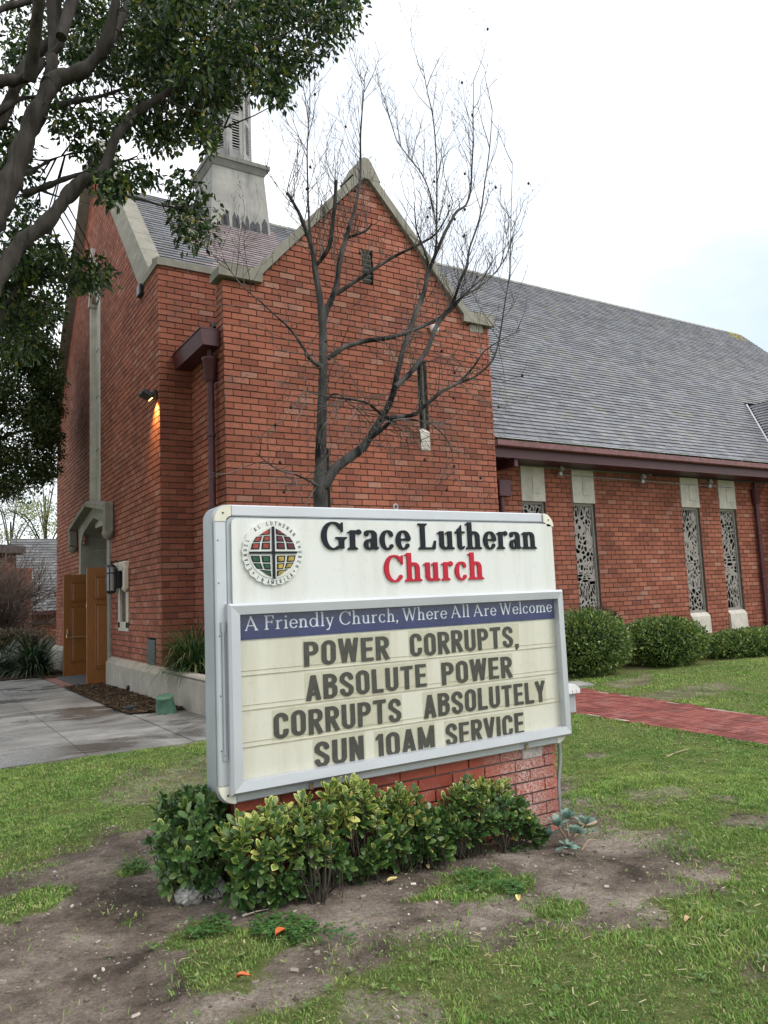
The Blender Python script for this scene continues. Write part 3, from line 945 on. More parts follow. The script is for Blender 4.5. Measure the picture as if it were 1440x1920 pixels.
# small hooded niche window
mb = MB()
ya, yb = 15.2, 16.02
mb.box(3.60, 3.62, ya, yb, 1.04, 2.4)
mb.box(3.50, 3.60, ya, ya + .16, 1.1, 2.2, 0, .006); mb.box(3.50, 3.60, yb - .16, yb, 1.1, 2.2, 0, .006)
mb.box(3.50, 3.60, ya, yb, 1.04, 1.22, 0, .006)
mb.box(3.42, 3.60, ya - .03, yb + .03, 2.22, 2.40, 0, .02)
for p, q in ((ya - .06, ya + .07), (yb - .07, yb + .06)):
    mb.box(3.42, 3.515, p, q, 1.86, 2.3, 0, .015); mb.lathe((3.46, (p + q) / 2, 1.80), [(.02, 0), (.07, .05), (.07, .1)], 8)
mb.box(3.595, 3.605, ya + .2, yb - .2, 1.25, 2.2, 1)
mb.build('niche_window', [M_stone, simple('grey_pane', (.16, .165, .16), .3, .5)], church)
for (p, q) in ((12.55, 16.70), (20.25, 24.15)):
    mb = MB(); mb.prism([(3.40, -.5), (3.54, -.5), (3.54, .50), (3.515, .50), (3.43, .43), (3.40, .39)], p, q, 'y')
    mb.build('base_ledge', [M_conc], church)
mb = MB(); mb.box(3.505, 3.56, 13.27, 13.8, .5, .93, 0, .006)
for k in range(7): mb.box(3.50, 3.506, 13.30, 13.77, .54 + k * .055, .565 + k * .055)
mb.build('foundation_vent', [simple('slate_blue_metal', (.02, .03, .045), .45, .5)], church)

# steeple: tapered base, cornice, octagonal belfry with louvres
mb = MB()
cx, cy = 6.97, 18.48
zt, zb = 12.74, 10.6
hb, ht = .84, .70
def frus(mb, h0, z0, h1, z1, m=0):
    vs = [(cx + sx * h0, cy + sy * h0, z0) for sx, sy in ((-1, -1), (1, -1), (1, 1), (-1, 1))] + [(cx + sx * h1, cy + sy * h1, z1) for sx, sy in ((-1, -1), (1, -1), (1, 1), (-1, 1))]
    mb.add(vs, [(0, 1, 5, 4), (1, 2, 6, 5), (2, 3, 7, 6), (3, 0, 4, 7), (4, 5, 6, 7), (3, 2, 1, 0)], m)
frus(mb, hb, zb, ht, zt)
st = mb.build('steeple', [M_steeple], church)
mb = MB(); mb.obox((cx + .02, cy - .745, 11.75), (.02, .02, 1.9), Matrix.Rotation(-.066, 3, 'X'), 0); mb.build('seam', [M_steeple], st)
M_tar = simple('tar_black', (.045, .045, .05), .7, .3, var=.5, scale=15)
for k in range(9):
    x = cx - .50 + k * .14 + rnd.uniform(-.04, .04); hh = rnd.uniform(.16, .5)
    y = cy - .79; zz = 4.515 + (y - 11.25) * 1.014 + .03; w = rnd.uniform(.05, .10); mb = MB()
    yy = lambda z: cy - (hb + (ht - hb) * (z - zb) / (zt - zb)) - .004
    pts = [(x - w, zz), (x + w, zz), (x + w * .8, zz + hh * .7), (x, zz + hh), (x - w * .9, zz + hh * .6)]
    mb.add([(p, yy(z), z) for p, z in pts], [(0, 1, 2, 3, 4)]); mb.build('tar_patch', [M_tar], st)
mb = MB()
frus(mb, ht + .02, zt - .02, ht + .10, zt + .14); frus(mb, ht + .13, zt + .14, ht + .14, zt + .24); frus(mb, ht + .11, zt + .24, .62, zt + .34)
mb.build('cornice', [stone_mat('dark_cornice', (.20, .195, .18), .7, (.06, .06, .06))], st)
mb = MB()
Rb, z0, z1 = .545, zt + .30, 16.1
Ro = [(cx + Rb / math.cos(math.pi / 8) * math.cos(math.pi / 8 + k * math.pi / 4), cy + Rb / math.cos(math.pi / 8) * math.sin(math.pi / 8 + k * math.pi / 4)) for k in range(8)]
vents = [(13.40, 14.24), (14.38, 15.22)]
M_louv = simple('weathered_louvre', (.40, .39, .38), .8, .2)
for k in range(8):
    a, b = Vector((*Ro[k], 0)), Vector((*Ro[(k + 1) % 8], 0))
    U = (b - a); w = U.length; U.normalize(); Nn = Vector((U.y, -U.x, 0))
    f = lambda u, z, d=0: a + U * u + Nn * d + Vector((0, 0, z))
    v0, v1 = w * .28, w * .72
    mb.quad(f(0, z0), f(v0, z0), f(v0, z1), f(0, z1)); mb.quad(f(v1, z0), f(w, z0), f(w, z1), f(v1, z1))
    zz = [z0] + [q for v in vents for q in v] + [z1]
    for j in range(0, len(zz), 2):
        mb.quad(f(v0, zz[j]), f(v1, zz[j]), f(v1, zz[j + 1]), f(v0, zz[j + 1]))
    for (p, q) in vents:
        mb.quad(f(v0, p, -.07), f(v1, p, -.07), f(v1, q, -.07), f(v0, q, -.07), 1)
        mb.quad(f(v0, p, -.07), f(v0, q, -.07), f(v0, q), f(v0, p)); mb.quad(f(v1, p), f(v1, q), f(v1, q, -.07), f(v1, p, -.07))
        n = 11; lou = MB()
        for i in range(n):
            z = p + (i + .3) * (q - p) / n
            lou.add([f(v0, z, 0), f(v1, z, 0), f(v1, z + .045, -.055), f(v0, z + .045, -.055), f(v0, z + .014, 0), f(v1, z + .014, 0), f(v1, z + .059, -.055), f(v0, z + .059, -.055)],
                    [(0, 1, 5, 4), (4, 5, 6, 7), (3, 2, 1, 0)])
        lou.build('louvre', [M_louv], st)
    c = a - (a - Vector((cx, cy, 0))).normalized() * .0
    out = (a - Vector((cx, cy, 0))).normalized(); tt = Vector((-out.y, out.x, 0))
    for sgn in (0,):
        P = [a + tt * .03 + out * .02, a - tt * .03 + out * .02, a - tt * .05 - out * .04, a + tt * .05 - out * .04]
        vs = [(p.x, p.y, z0) for p in P] + [(p.x, p.y, z1) for p in P]
        mb.add(vs, [(0, 4, 5, 1), (1, 5, 6, 2), (2, 6, 7, 3), (3, 7, 4, 0), (4, 7, 6, 5)])
mb.add([(p[0], p[1], z1) for p in Ro], [tuple(range(8))])
Rc = [(cx + (p[0] - cx) * 1.14, cy + (p[1] - cy) * 1.14) for p in Ro]
mb.add([(p[0], p[1], z1) for p in Rc] + [(p[0], p[1], z1 + .12) for p in Rc] + [(cx, cy, z1 + 2.6)], [tuple(range(8))[::-1]] + [(i, (i + 1) % 8, 8 + (i + 1) % 8, 8 + i) for i in range(8)] + [(8 + i, 8 + (i + 1) % 8, 16) for i in range(8)])
mb.build('belfry', [M_belfry, M_dark], st)
# ------------------------------------------------------------------ lettering
class Glyph:
    """union of simple shapes, traced as one clean outline"""
    def __init__(s): s.e = []; s.w = 0.0
    def poly(s, *p): s.e.append(('p', p)); return s
    def bar(s, x0, y0, x1, y1, w, w1=None):
        w1 = w if w1 is None else w1
        d = math.hypot(x1 - x0, y1 - y0); nx, ny = -(y1 - y0) / d, (x1 - x0) / d
        return s.poly((x0 + nx * w / 2, y0 + ny * w / 2), (x1 + nx * w1 / 2, y1 + ny * w1 / 2), (x1 - nx * w1 / 2, y1 - ny * w1 / 2), (x0 - nx * w / 2, y0 - ny * w / 2))
    def cap(s, pts, w):
        if not isinstance(w, (list, tuple)): w = [w] * len(pts)
        for i in range(len(pts) - 1): s.e.append(('c', pts[i], pts[i + 1], w[i] / 2, w[i + 1] / 2))
        return s
    def arc(s, cx, cy, rx, ry, a0, a1, T, t=None, n=22):
        t = T if t is None else t
        A = [math.radians(a0 + (a1 - a0) * i / n) for i in range(n + 1)]
        return s.cap([(cx + rx * math.cos(a), cy + ry * math.sin(a)) for a in A], [t + (T - t) * abs(math.cos(a)) ** 1.3 for a in A])
    def loops(s, res=.014):
        x1 = s.w + .25
        xs = np.arange(-.25, x1, res); ys = np.arange(-.4, 1.2, res)
        X, Y = np.meshgrid(xs, ys); f = np.full(X.shape, 9.0)
        for e in s.e:
            if e[0] == 'c':
                (ax, ay), (bx, by), ra, rb = e[1:]
                dx, dy = bx - ax, by - ay; L2 = dx * dx + dy * dy + 1e-12
                h = np.clip(((X - ax) * dx + (Y - ay) * dy) / L2, 0, 1)
                f = np.minimum(f, np.hypot(X - ax - dx * h, Y - ay - dy * h) - (ra + (rb - ra) * h))
            else:
                P = e[1]; d = np.full(X.shape, 9.0); ins = np.zeros(X.shape, bool)
                for i in range(len(P)):
                    (ax, ay), (bx, by) = P[i], P[(i + 1) % len(P)]
                    dx, dy = bx - ax, by - ay; L2 = dx * dx + dy * dy + 1e-12
                    h = np.clip(((X - ax) * dx + (Y - ay) * dy) / L2, 0, 1)
                    d = np.minimum(d, np.hypot(X - ax - dx * h, Y - ay - dy * h))
                    c = ((ay > Y) != (by > Y)) & (X < dx * (Y - ay) / (dy if abs(dy) > 1e-12 else 1e-12) + ax)
                    ins ^= c
                f = np.minimum(f, np.where(ins, -d, d))
        return [simplify(l, .004) for l in contours(f, xs, ys)]

def serif_glyph(ch, T, t, xh, asc=1.05):
    g = Glyph(); s = .10 if T > .15 else .085; h = T / 2
    def foot(x, y=0.0, l=1, r=1):
        g.poly((x - h - s * l, y), (x + h + s * r, y), (x + h + s * r, y + t * .7), (x + h, y + t * 1.7), (x - h, y + t * 1.7), (x - h - s * l, y + t * .7))
    def head(x, y, l=1, r=1):
        g.poly((x - h - s * l, y), (x + h + s * r, y), (x + h + s * r, y - t * .7), (x + h, y - t * 1.7), (x - h, y - t * 1.7), (x - h - s * l, y - t * .7))
    def flag(x, y): g.poly((x + h, y), (x - h * .2, y), (x - h - s, y - t * 1.0), (x - h - s, y - t * 1.6), (x - h, y - t * 1.5), (x + h, y - t * 3))
    def stem(x, y0, y1): g.bar(x, y0, x, y1, T)
    b = h + s + .02
    o = .012
    if ch in 'GC':
        R = .43; cx = R + .06; g.arc(cx, .5, R - h * .9, .5 - t * .4, 42, 318 if ch == 'C' else 300, T * 1.05, t)
        g.poly((cx + R * .70, .64), (cx + R * .86, .64), (cx + R * .86, 1.0), (cx + R * .74, .99), (cx + R * .60, .86))
        if ch == 'C': g.w = cx + R * .92
        else:
            stem(cx + R * .72, .04, .40); head(cx + R * .72, .46, 1.3, 1.1); g.cap([(cx + .05, t * .55), (cx + R * .72, .10)], t * 1.3); g.w = cx + R * 1.12
    elif ch == 'L':
        stem(b, 0, 1); head(b, 1); foot(b, 0, 1, 0); g.bar(b, t * .6, b + .50, t * .6, t * 1.2); g.poly((b + .36, 0), (b + .53, 0), (b + .57, .34), (b + .50, .34), (b + .42, .12)); g.w = b + .58
    elif ch == 'A':
        ap = .42; g.bar(.11, .02, ap, 1.0, t * 1.25); g.bar(ap - .03, 1.0, .76, .02, T * 1.1); g.bar(.22, .34, .62, .34, t * 1.1)
        foot(.11 - .0, 0, .2, .2); foot(.76, 0, .8, .8); g.w = .92
    elif ch == 'F':
        stem(b, 0, 1); head(b, 1, 1, 0); foot(b); g.bar(b, 1 - t * .6, b + .46, 1 - t * .6, t * 1.2); g.poly((b + .34, 1), (b + .47, 1), (b + .47, .76), (b + .42, .76)); g.bar(b, .53, b + .36, .53, t * 1.1); g.bar(b + .34, .42, b + .36, .64, t); g.w = b + .50
    elif ch == 'W':
        g.bar(.10, .98, .34, 0, T * 1.05); g.bar(.34, 0, .56, .90, t * 1.2); g.bar(.54, .98, .80, 0, T * 1.05); g.bar(.80, 0, 1.03, .98, t * 1.2)
        g.bar(.0, .98, .22, .98, t); g.bar(.93, .98, 1.13, .98, t); g.bar(.45, .98, .62, .98, t); g.w = 1.12
    elif ch in 'nmhru':
        c = (.36 if T > .15 else .34); x1 = b
        if ch == 'u':
            x2 = x1 + c; stem(x1, .20, xh); flag(x1, xh); stem(x2, 0, xh); flag(x2, xh)
            g.arc((x1 + x2) / 2 - .01, .21, c / 2, .21 - t * .5, 180, 300, T, t * 1.3); g.cap([(x1 + c * .72, .05), (x2, .16)], t * 1.3)
            g.poly((x2, 0), (x2 + h + s, 0), (x2 + h + s, t * .8), (x2 + h, t * 1.6), (x2, t * 1.6)); g.w = x2 + b
        else:
            top = asc if ch == 'h' else xh
            stem(x1, 0, top); flag(x1, top); foot(x1)
            if ch == 'r':
                g.cap([(x1 + .02, xh - .20), (x1 + .12, xh - .06), (x1 + .24, xh - .03)], [t, t * 1.3, T * .7]); g.cap([(x1 + .25, xh - h * .75), (x1 + .26, xh - h * .8)], T * .92); g.w = x1 + .25 + h + .03
            else:
                nst = 2 if ch == 'm' else 1
                for i in range(nst):
                    a, e = x1 + c * i, x1 + c * (i + 1)
                    g.cap([(a + .03, xh - .21), (a + c * .35, xh - .06)], t * 1.2)
                    g.arc((a + e) / 2 + .005, xh - .22, c / 2 - .005, .22 - t * .5, 115, 0, T, t * 1.2); stem(e, 0, xh - .21); foot(e)
                g.w = x1 + c * nst + b
    elif ch in 'ceo':
        ry = xh / 2 + o; R = .29 if T > .15 else .27; cx = R + .045
        if ch == 'o': g.arc(cx, xh / 2, R - h * .8, ry - t * .45, 0, 360, T, t)
        elif ch == 'c':
            g.arc(cx, xh / 2, R - h * .8, ry - t * .45, 50, 318, T, t); g.cap([(cx + R * .52, xh * .80), (cx + R * .56, xh * .76)], T * .75)
        else:
            g.arc(cx, xh / 2, R - h * .8, ry - t * .45, 8, 322, T, t); g.bar(cx - R + h, xh * .53, cx + R - h * .3, xh * .53, t * 1.1)
        g.w = cx + R + (.03 if ch == 'o' else -.01)
    elif ch == 'a':
        g.arc(.25, .19, .19 - h * .5, .19 - t * .45, 0, 360, T * .9, t); stem(.45, .05, xh - .18)
        g.arc(.27, xh - .19, .18, .19 - t * .5, 0, 140, T, t * 1.1); g.cap([(.13, xh - .14), (.14, xh - .15)], T * .8); g.cap([(.45, .08), (.53, .035), (.58, .07)], [T * .8, t * 1.4, t]); g.bar(.28, xh * .54, .45, xh * .58, t); g.w = .60
    elif ch == 't':
        stem(b - .02, .12, xh + .10); g.poly((b - .02 + h, xh + .26), (b - .02 + h, xh - .05), (b - .02 - h - s * .8, xh - .05), (b - .02 - h, xh + .06)); g.bar(b - .02 - h - s, xh - t * .6, b + h + .13, xh - t * .6, t * 1.2)
        g.cap([(b - .02, .13), (b + .03, .05), (b + .10, .04), (b + .18, .10)], [T, T * .8, t * 1.5, t]); g.w = b + .21
    elif ch in 'il':
        top = xh if ch == 'i' else asc
        stem(b, 0, top); flag(b, top); foot(b)
        if ch == 'i': g.cap([(b, xh + .22), (b + .001, xh + .22)], T * 1.25)
        g.w = 2 * b - .02
    elif ch == 'd':
        R = .27; cx = R + .045; g.arc(cx, xh / 2, R - h * .8, xh / 2 + o - t * .45, 0, 360, T, t); x = cx + R - h * .4; stem(x, 0, asc); flag(x, asc); g.poly((x, 0), (x + h + s, 0), (x + h + s, t * .8), (x + h, t * 1.6), (x, t * 1.6)); g.w = x + h + s + .02
    elif ch == 'y':
        g.bar(.12, xh - .02, .33, .0, T); g.bar(.53, xh - .02, .30, -.10, t * 1.3); g.cap([(.30, -.10), (.22, -.26), (.12, -.27)], [t * 1.3, t * 1.6, T * .9]); g.bar(.02, xh - t / 2, .24, xh - t / 2, t); g.bar(.44, xh - t / 2, .62, xh - t / 2, t); g.w = .62
    elif ch == ',':
        g.cap([(.10, .05), (.101, .05)], T * 1.3); g.cap([(.13, .04), (.10, -.10), (.05, -.15)], [T * .9, T * .5, t * .6]); g.w = .2
    return g
def sans_glyph(ch, W=.44, T=.155):
    g = Glyph(); l, r, m = T / 2, W - T / 2, W / 2; rx = (r - l) / 2; ry = min(.20, rx * 1.25); ct, cb = 1 - l - ry, l + ry
    top = lambda a0=0, a1=180: g.arc(m, ct, rx, ry, a0, a1, T)
    bot = lambda a0=180, a1=360: g.arc(m, cb, rx, ry, a0, a1, T)
    g.w = W
    if ch in 'O0': top(); bot(); g.bar(l, cb, l, ct, T); g.bar(r, cb, r, ct, T)
    elif ch in 'CG':
        top(); bot(); g.bar(l, cb, l, ct, T); g.bar(r, ct + .02, r, .66, T); g.bar(r, cb - .02, r, .36 if ch == 'C' else .52, T)
        if ch == 'G': g.bar(m, .48, W, .48, T * .85)
    elif ch == 'S':
        top(); bot(); g.bar(r, ct + .02, r, .70, T); g.bar(l, cb - .02, l, .30, T)
        g.cap([(l, ct), (l, .68), (l + .02, .62), (m, .5), (r - .02, .38), (r, .32), (r, cb)], T)
    elif ch == 'U': bot(); g.bar(l, cb, l, 1, T); g.bar(r, cb, r, 1, T)
    elif ch in 'PRB':
        g.bar(l, 0, l, 1, T); yb = .44 if ch != 'B' else .52
        g.bar(l, 1 - l, m, 1 - l, T); g.arc(m, ct, rx, ry, 0, 90, T); g.bar(r, ct, r, yb + l + ry * .8, T); g.arc(m, yb + l + ry * .8, rx, ry * .8, 270, 360, T); g.bar(l, yb + l, m, yb + l, T)
        if ch == 'R': g.bar(m - .02, yb + l, r + .02, 0, T)
        if ch == 'B': g.arc(m, .52 - ry * .6, rx, ry * .6, 0, 90, T); g.bar(r, .52 - ry * .6, r, cb, T); g.arc(m, cb, rx, ry, 270, 360, T); g.bar(l, l, m, l, T)
    elif ch == 'E':
        W *= .9; g.bar(l, 0, l, 1, T)
        for y in (l, .51, 1 - l): g.bar(l, y, W - (.03 if y == .51 else 0), y, T * .92)
        g.w = W
    elif ch == 'T': g.bar(m, 0, m, 1, T); g.bar(0, 1 - l, W, 1 - l, T); 
    elif ch == 'L': W *= .86; g.bar(l, 0, l, 1, T); g.bar(l, l, W, l, T); g.w = W
    elif ch == 'I': g.bar(l, 0, l, 1, T); g.w = T
    elif ch == '1': g.bar(.16, 0, .16, 1, T); g.poly((.09, 1), (.0, .86), (.0, .74), (.10, .80)); g.w = .24
    elif ch == 'A': g.bar(l * .8, 0, m, 1, T); g.bar(W - l * .8, 0, m, 1, T); g.bar(l * 1.6, .26, W - l * 1.6, .26, T * .85)
    elif ch == 'V': g.bar(l * .8, 1, m, 0, T); g.bar(W - l * .8, 1, m, 0, T)
    elif ch == 'Y': g.bar(l * .8, 1, m, .42, T); g.bar(W - l * .8, 1, m, .42, T); g.bar(m, 0, m, .5, T)
    elif ch == 'N': g.bar(l, 0, l, 1, T); g.bar(r, 0, r, 1, T); g.bar(l, 1, r, 0, T * 1.0)
    elif ch == 'W':
        W *= 1.42; a = W * .28; g.bar(l * .8, 1, a, 0, T * .95); g.bar(a, 0, W / 2, .98, T * .85); g.bar(W / 2, .98, W - a, 0, T * .85); g.bar(W - a, 0, W - l * .8, 1, T * .95); g.w = W
    elif ch == 'M':
        W *= 1.28; g.bar(l, 0, l, 1, T); g.bar(W - l, 0, W - l, 1, T); g.bar(l, 1, W / 2, .10, T * .9); g.bar(W - l, 1, W / 2, .10, T * .9); g.w = W
    elif ch == 'H': g.bar(l, 0, l, 1, T); g.bar(r, 0, r, 1, T); g.bar(l, .5, r, .5, T)
    elif ch == ',': g.poly((0, .16), (T, .16), (T, .02), (T * .45, -.13), (.0, -.13), (T * .2, 0), (0, 0)); g.w = T
    return g
_gl = {}
def glyph_loops(style, ch):
    if (style, ch) not in _gl:
        g = {'bold': lambda c: serif_glyph(c, .188, .066, .71, 1.08), 'roman': lambda c: serif_glyph(c, .105, .05, .64, 1.06),
             'sans': sans_glyph, 'mini': lambda c: sans_glyph(c, .52, .12)}[style](ch)
        _gl[(style, ch)] = (g.loops(), g.w)
    return _gl[(style, ch)]
def layout(style, text, gap, space):
    x = 0; out = []
    for ch in text:
        if ch == ' ': x += space; continue
        lp, w = glyph_loops(style, ch); out.append((ch, lp, x, w)); x += w + gap
    return out, x - gap

# ------------------------------------------------------------------ the name board
SX0, SX1, SZ0, SZ1 = 1.305, 3.695, .513, 2.03
sign = thing('sign_board', 'white church name board with marquee lettering on a low red brick base', 'sign', (2.5, 3.85, 0))
def rrect(x0, x1, z0, z1, r, n=7, corners=(1, 1, 1, 1)):
    out = []
    for (cx, cz, a0, on) in ((x0 + r, z0 + r, 180, corners[0]), (x1 - r, z0 + r, 270, corners[1]), (x1 - r, z1 - r, 0, corners[2]), (x0 + r, z1 - r, 90, corners[3])):
        if on: out += [(cx + r * math.cos(math.radians(a0 + 90 * k / n)), cz + r * math.sin(math.radians(a0 + 90 * k / n))) for k in range(n + 1)]
        else: out.append((x0 if a0 in (180, 90) else x1, z0 if a0 in (180, 270) else z1))
    return out
mb = MB()
mb.prism(rrect(SX0, SX1, SZ0, SZ1, .075), 3.812, 3.955, 'y')
mb.build('cabinet', [M_alu_d], sign)
mb = MB()
for (x0, x1, z0, z1) in ((SX0 + .006, SX0 + .068, SZ0 + .09, SZ1 - .085), (SX0 + .095, SX1 - .10, SZ1 - .062, SZ1 - .002), (SX0 + .095, SX1 - .08, SZ0 + .002, SZ0 + .058)):
    mb.box(x0, x1, 3.788, 3.813, z0, z1, 0, .006)
for z in (.78, 1.05, 1.35, 1.62, 1.84):
    mb.lathe((SX0 + .022, 3.787, z), [(.0035, 0), (.0035, .002)], 8, 1, R=Matrix.Rotation(math.pi / 2, 3, 'X'))
mb.build('retainer', [M_alu, M_black], sign)
mb = MB()
def corner(cx, cz, a0):
    R = .088
    pts = [(cx + R * math.cos(math.radians(a0 + 90 * k / 8)), cz + R * math.sin(math.radians(a0 + 90 * k / 8))) for k in range(9)]
    ri = .028
    pts += [(cx + ri * math.cos(math.radians(a0 + 90 * k / 4)), cz + ri * math.sin(math.radians(a0 + 90 * k / 4))) for k in range(4, -1, -1)]
    return pts
for (cx, cz, a0) in ((SX0 + .094, SZ1 - .090, 90), (SX0 + .094, SZ0 + .090, 180), (SX1 - .094, SZ1 - .090, 0), (SX1 - .094, SZ0 + .090, 270)):
    mb = MB(); mb.prism(corner(cx, cz, a0), 3.784, 3.814, 'y')
    a = math.radians(a0 + 45); mb.lathe((cx + .062 * math.cos(a), 3.784, cz + .062 * math.sin(a)), [(.005, 0), (.005, .003)], 8, 1, R=Matrix.Rotation(math.pi / 2, 3, 'X'))
    mb.build('corner_cap', [M_cream_cap, M_black], sign)
mb = MB()
mb.prism(rrect(SX0 + .072, SX1 - .012, 1.495, SZ1 - .066, .03), 3.797, 3.813, 'y', 1)
mb.prism(rrect(SX0 + .095, SX1 - .022, 1.495, SZ1 - .074, .03), 3.784, 3.797, 'y', 0)
face = mb.build('name_panel', [M_white, M_alu_d], sign)
def put_letters(style, text, x0, x1, zb, cap, yback, depth, mat, parent, gap=.03, space=.35, name='letter', slant=0):
    lay, tot = layout(style, text, gap, space)
    sx = (x1 - x0) / tot
    for ch, lp, x, w in lay:
        mb = MB()
        add_extruded(mb, lp, lambda u, v, d: (x0 + (x + u) * sx, yback - d, zb + v * cap), depth)
        mb.build(name, [mat], parent)
put_letters('bold', 'Grace Lutheran', 1.912, 3.523, 1.788, .157, 3.784, .010, M_ink, face, .035, .30)
put_letters('bold', 'Church', 2.314, 3.061, 1.598, .157, 3.784, .010, M_red, face, .035, .30)
# round emblem: ring of small capitals, globe of coloured panes, black cross
EX, EZ, ER = 1.626, 1.774, .176
mb = MB()
ring = []
for k in range(120):
    a = 2 * math.pi * k / 120
    ring.append((EX + (ER - .003 + .003 * math.sin(a * 23)) * math.cos(a), EZ + (ER - .003 + .003 * math.sin(a * 23)) * math.sin(a)))
mb.prism(ring, 3.772, 3.784, 'y')
emb = mb.build('emblem', [M_white], face)
mb = MB(); mb.prism([(EX + .137 * math.cos(a), EZ + .137 * math.sin(a)) for a in np.linspace(0, 2 * math.pi, 48, endpoint=False)], 3.7685, 3.772, 'y')
mb.build('globe_disc', [M_white], emb)
mb = MB()
mb.box(EX - .0065, EX + .0065, 3.760, 3.7685, EZ - .139, EZ + .139); mb.box(EX - .137, EX - .0067, 3.760, 3.7685, EZ - .0055, EZ + .0055); mb.box(EX + .0067, EX + .137, 3.760, 3.7685, EZ - .0055, EZ + .0055)
mb.build('cross', [M_ink], emb)
pane_cols = {(-1, 1): (.24, .03, .016), (1, 1): (.09, .003, .012), (-1, -1): (.002, .06, .022), (1, -1): (.34, .24, .03)}
def globe_pt(u, v, sx, sz):
    """u across (0..1), v up (0..1) inside one quarter of the globe"""
    g0 = .016; R = .134
    z = g0 + (R - g0) * v * .995
    xe = math.sqrt(max(R * R - z * z, 1e-6))
    return EX + sx * (g0 + max(xe - g0, .004) * u), EZ + sz * (z * (1 - .08 * u) if v > 0 else g0)
for (sx, sz), c in pane_cols.items():
    M_p = simple('coloured_pane', c, .3, .5, var=.45, scale=30)
    for (v0, v1) in ((0.02, .32), (.37, .64), (.69, .96)):
        for (u0, u1) in ((.03, .45), (.55, .97)):
            if v0 > .6 and u0 > .5: continue
            if v0 > .6: u1 = .85
            for (grow, yy, mat, nm) in ((0.0, 3.7660, M_ink, 'pane_outline'), (.17, 3.7648, M_p, 'coloured_pane')):
                du, dv = (u1 - u0) * grow, (v1 - v0) * grow
                U = np.linspace(u0 + du, u1 - du, 6)
                pts = [globe_pt(u, v0 + dv, sx, sz) for u in U] + [globe_pt(u, v1 - dv, sx, sz) for u in U[::-1]]
                if sx * sz < 0: pts = pts[::-1]
                mb = MB(); mb.prism(pts, yy, 3.7684, 'y')
                mb.build(nm, [mat], emb)
mb = MB()
def ring_text(txt, a_mid, step, inward=False):
    a = a_mid + (step * (len(txt) - 1) / 2) * (1 if not inward else -1)
    for ch in txt:
        if ch != ' ':
            lp, w = glyph_loops('mini', ch); hgt = .0205; rr = .1475
            ca, sa = math.cos(math.radians(a)), math.sin(math.radians(a))
            def fn(u, v, d):
                px, pz = (u - w / 2) * hgt, (v * hgt if not inward else v * hgt)
                if not inward: tx, tz, ox, oz = sa, -ca, ca, sa
                else: tx, tz, ox, oz = -sa, ca, -ca, -sa
                r0 = rr if not inward else rr + hgt
                return (EX + ca * r0 + tx * px + ox * pz, 3.772 - d, EZ + sa * r0 + tz * px + oz * pz)
            mb = MB(); add_extruded(mb, lp, fn, .0012); mb.build('ring_letter', [M_ink], emb)
        a += -step if not inward else step
ring_text('EVANGEL', 184.5, 9.5); ring_text('AL', 124, 10); ring_text('LUTHERAN', 69.5, 9.0); ring_text('CHURCH', -4, 9.9)
ring_text('IN', 240.6, 10.4, True); ring_text('AMERICA', 284.5, 8.6, True)
for a in (223, 320):
    mb = MB(); mb.lathe((EX + .156 * math.cos(math.radians(a)), 3.772, EZ + .156 * math.sin(math.radians(a))), [(.004, 0), (.004, .003)], 8, 0, R=Matrix.Rotation(math.pi / 2, 3, 'X')); mb.build('ring_dot', [M_ink], emb)

# changeable message: panel, navy banner, tracks, letters on clear tiles, hinged frame with a clear cover
FX0, FX1, FZ0, FZ1 = 1.362, 3.700, .560, 1.512
mb = MB(); mb.box(FX0 + .03, FX1 - .03, 3.797, 3.81, FZ0 + .03, FZ1 - .03)
msg = mb.build('message_panel', [M_cream], sign)
mb = MB(); mb.box(1.44, 3.665, 3.792, 3.797, 1.322, 1.455); ban = mb.build('banner', [M_blue], msg)
put_letters('roman', 'A Friendly Church, Where All Are Welcome', 1.462, 3.632, 1.368, .074, 3.792, .0012, M_banner_txt, ban, .055, .27)
for zt in (1.137, .962, .777):
    mb = MB(); mb.box(1.435, 3.67, 3.7935, 3.797, zt, zt + .0035); mb.build('track', [M_track], msg)
    mb = MB(); mb.box(1.435, 3.67, 3.7945, 3.797, zt + .026, zt + .0275); mb.build('track', [M_track], msg)
def message(words):
    for (txt, x0, x1, zb) in words:
        lay, tot = layout('sans', txt, .085, .3)
        sx = (x1 - x0) / tot; cap = .1335
        for ch, lp, x, w in lay:
            dz = rnd.uniform(-.003, .003); tl = rnd.uniform(-.012, .012)
            mb = MB()
            add_extruded(mb, lp, lambda u, v, d: (x0 + (x + u) * sx + tl * (v - .5) * cap, 3.7945 - d, zb + dz + v * cap + tl * (u - w / 2) * sx), .0015, 0)
            a, b = x0 + (x - .05) * sx, x0 + (x + w + .05) * sx
            mb.quad((a, 3.7957, zb + dz - .008), (b, 3.7957, zb + dz - .008), (b, 3.7957, zb + dz + cap + .018), (a, 3.7957, zb + dz + cap + .018), 1)
            mb.build('letter', [M_char, M_tile], msg)
message([('POWER', 1.800, 2.343, 1.157), ('CORRUPTS,', 2.488, 3.326, 1.157), ('ABSOLUTE', 1.808, 2.594, .976), ('POWER', 2.706, 3.258, .973),
         ('CORRUPTS', 1.614, 2.407, .798), ('ABSOLUTELY', 2.568, 3.528, .794), ('SUN', 1.846, 2.150, .616), ('10AM', 2.230, 2.632, .613), ('SERVICE', 2.715, 3.328, .609)])
mb = MB()
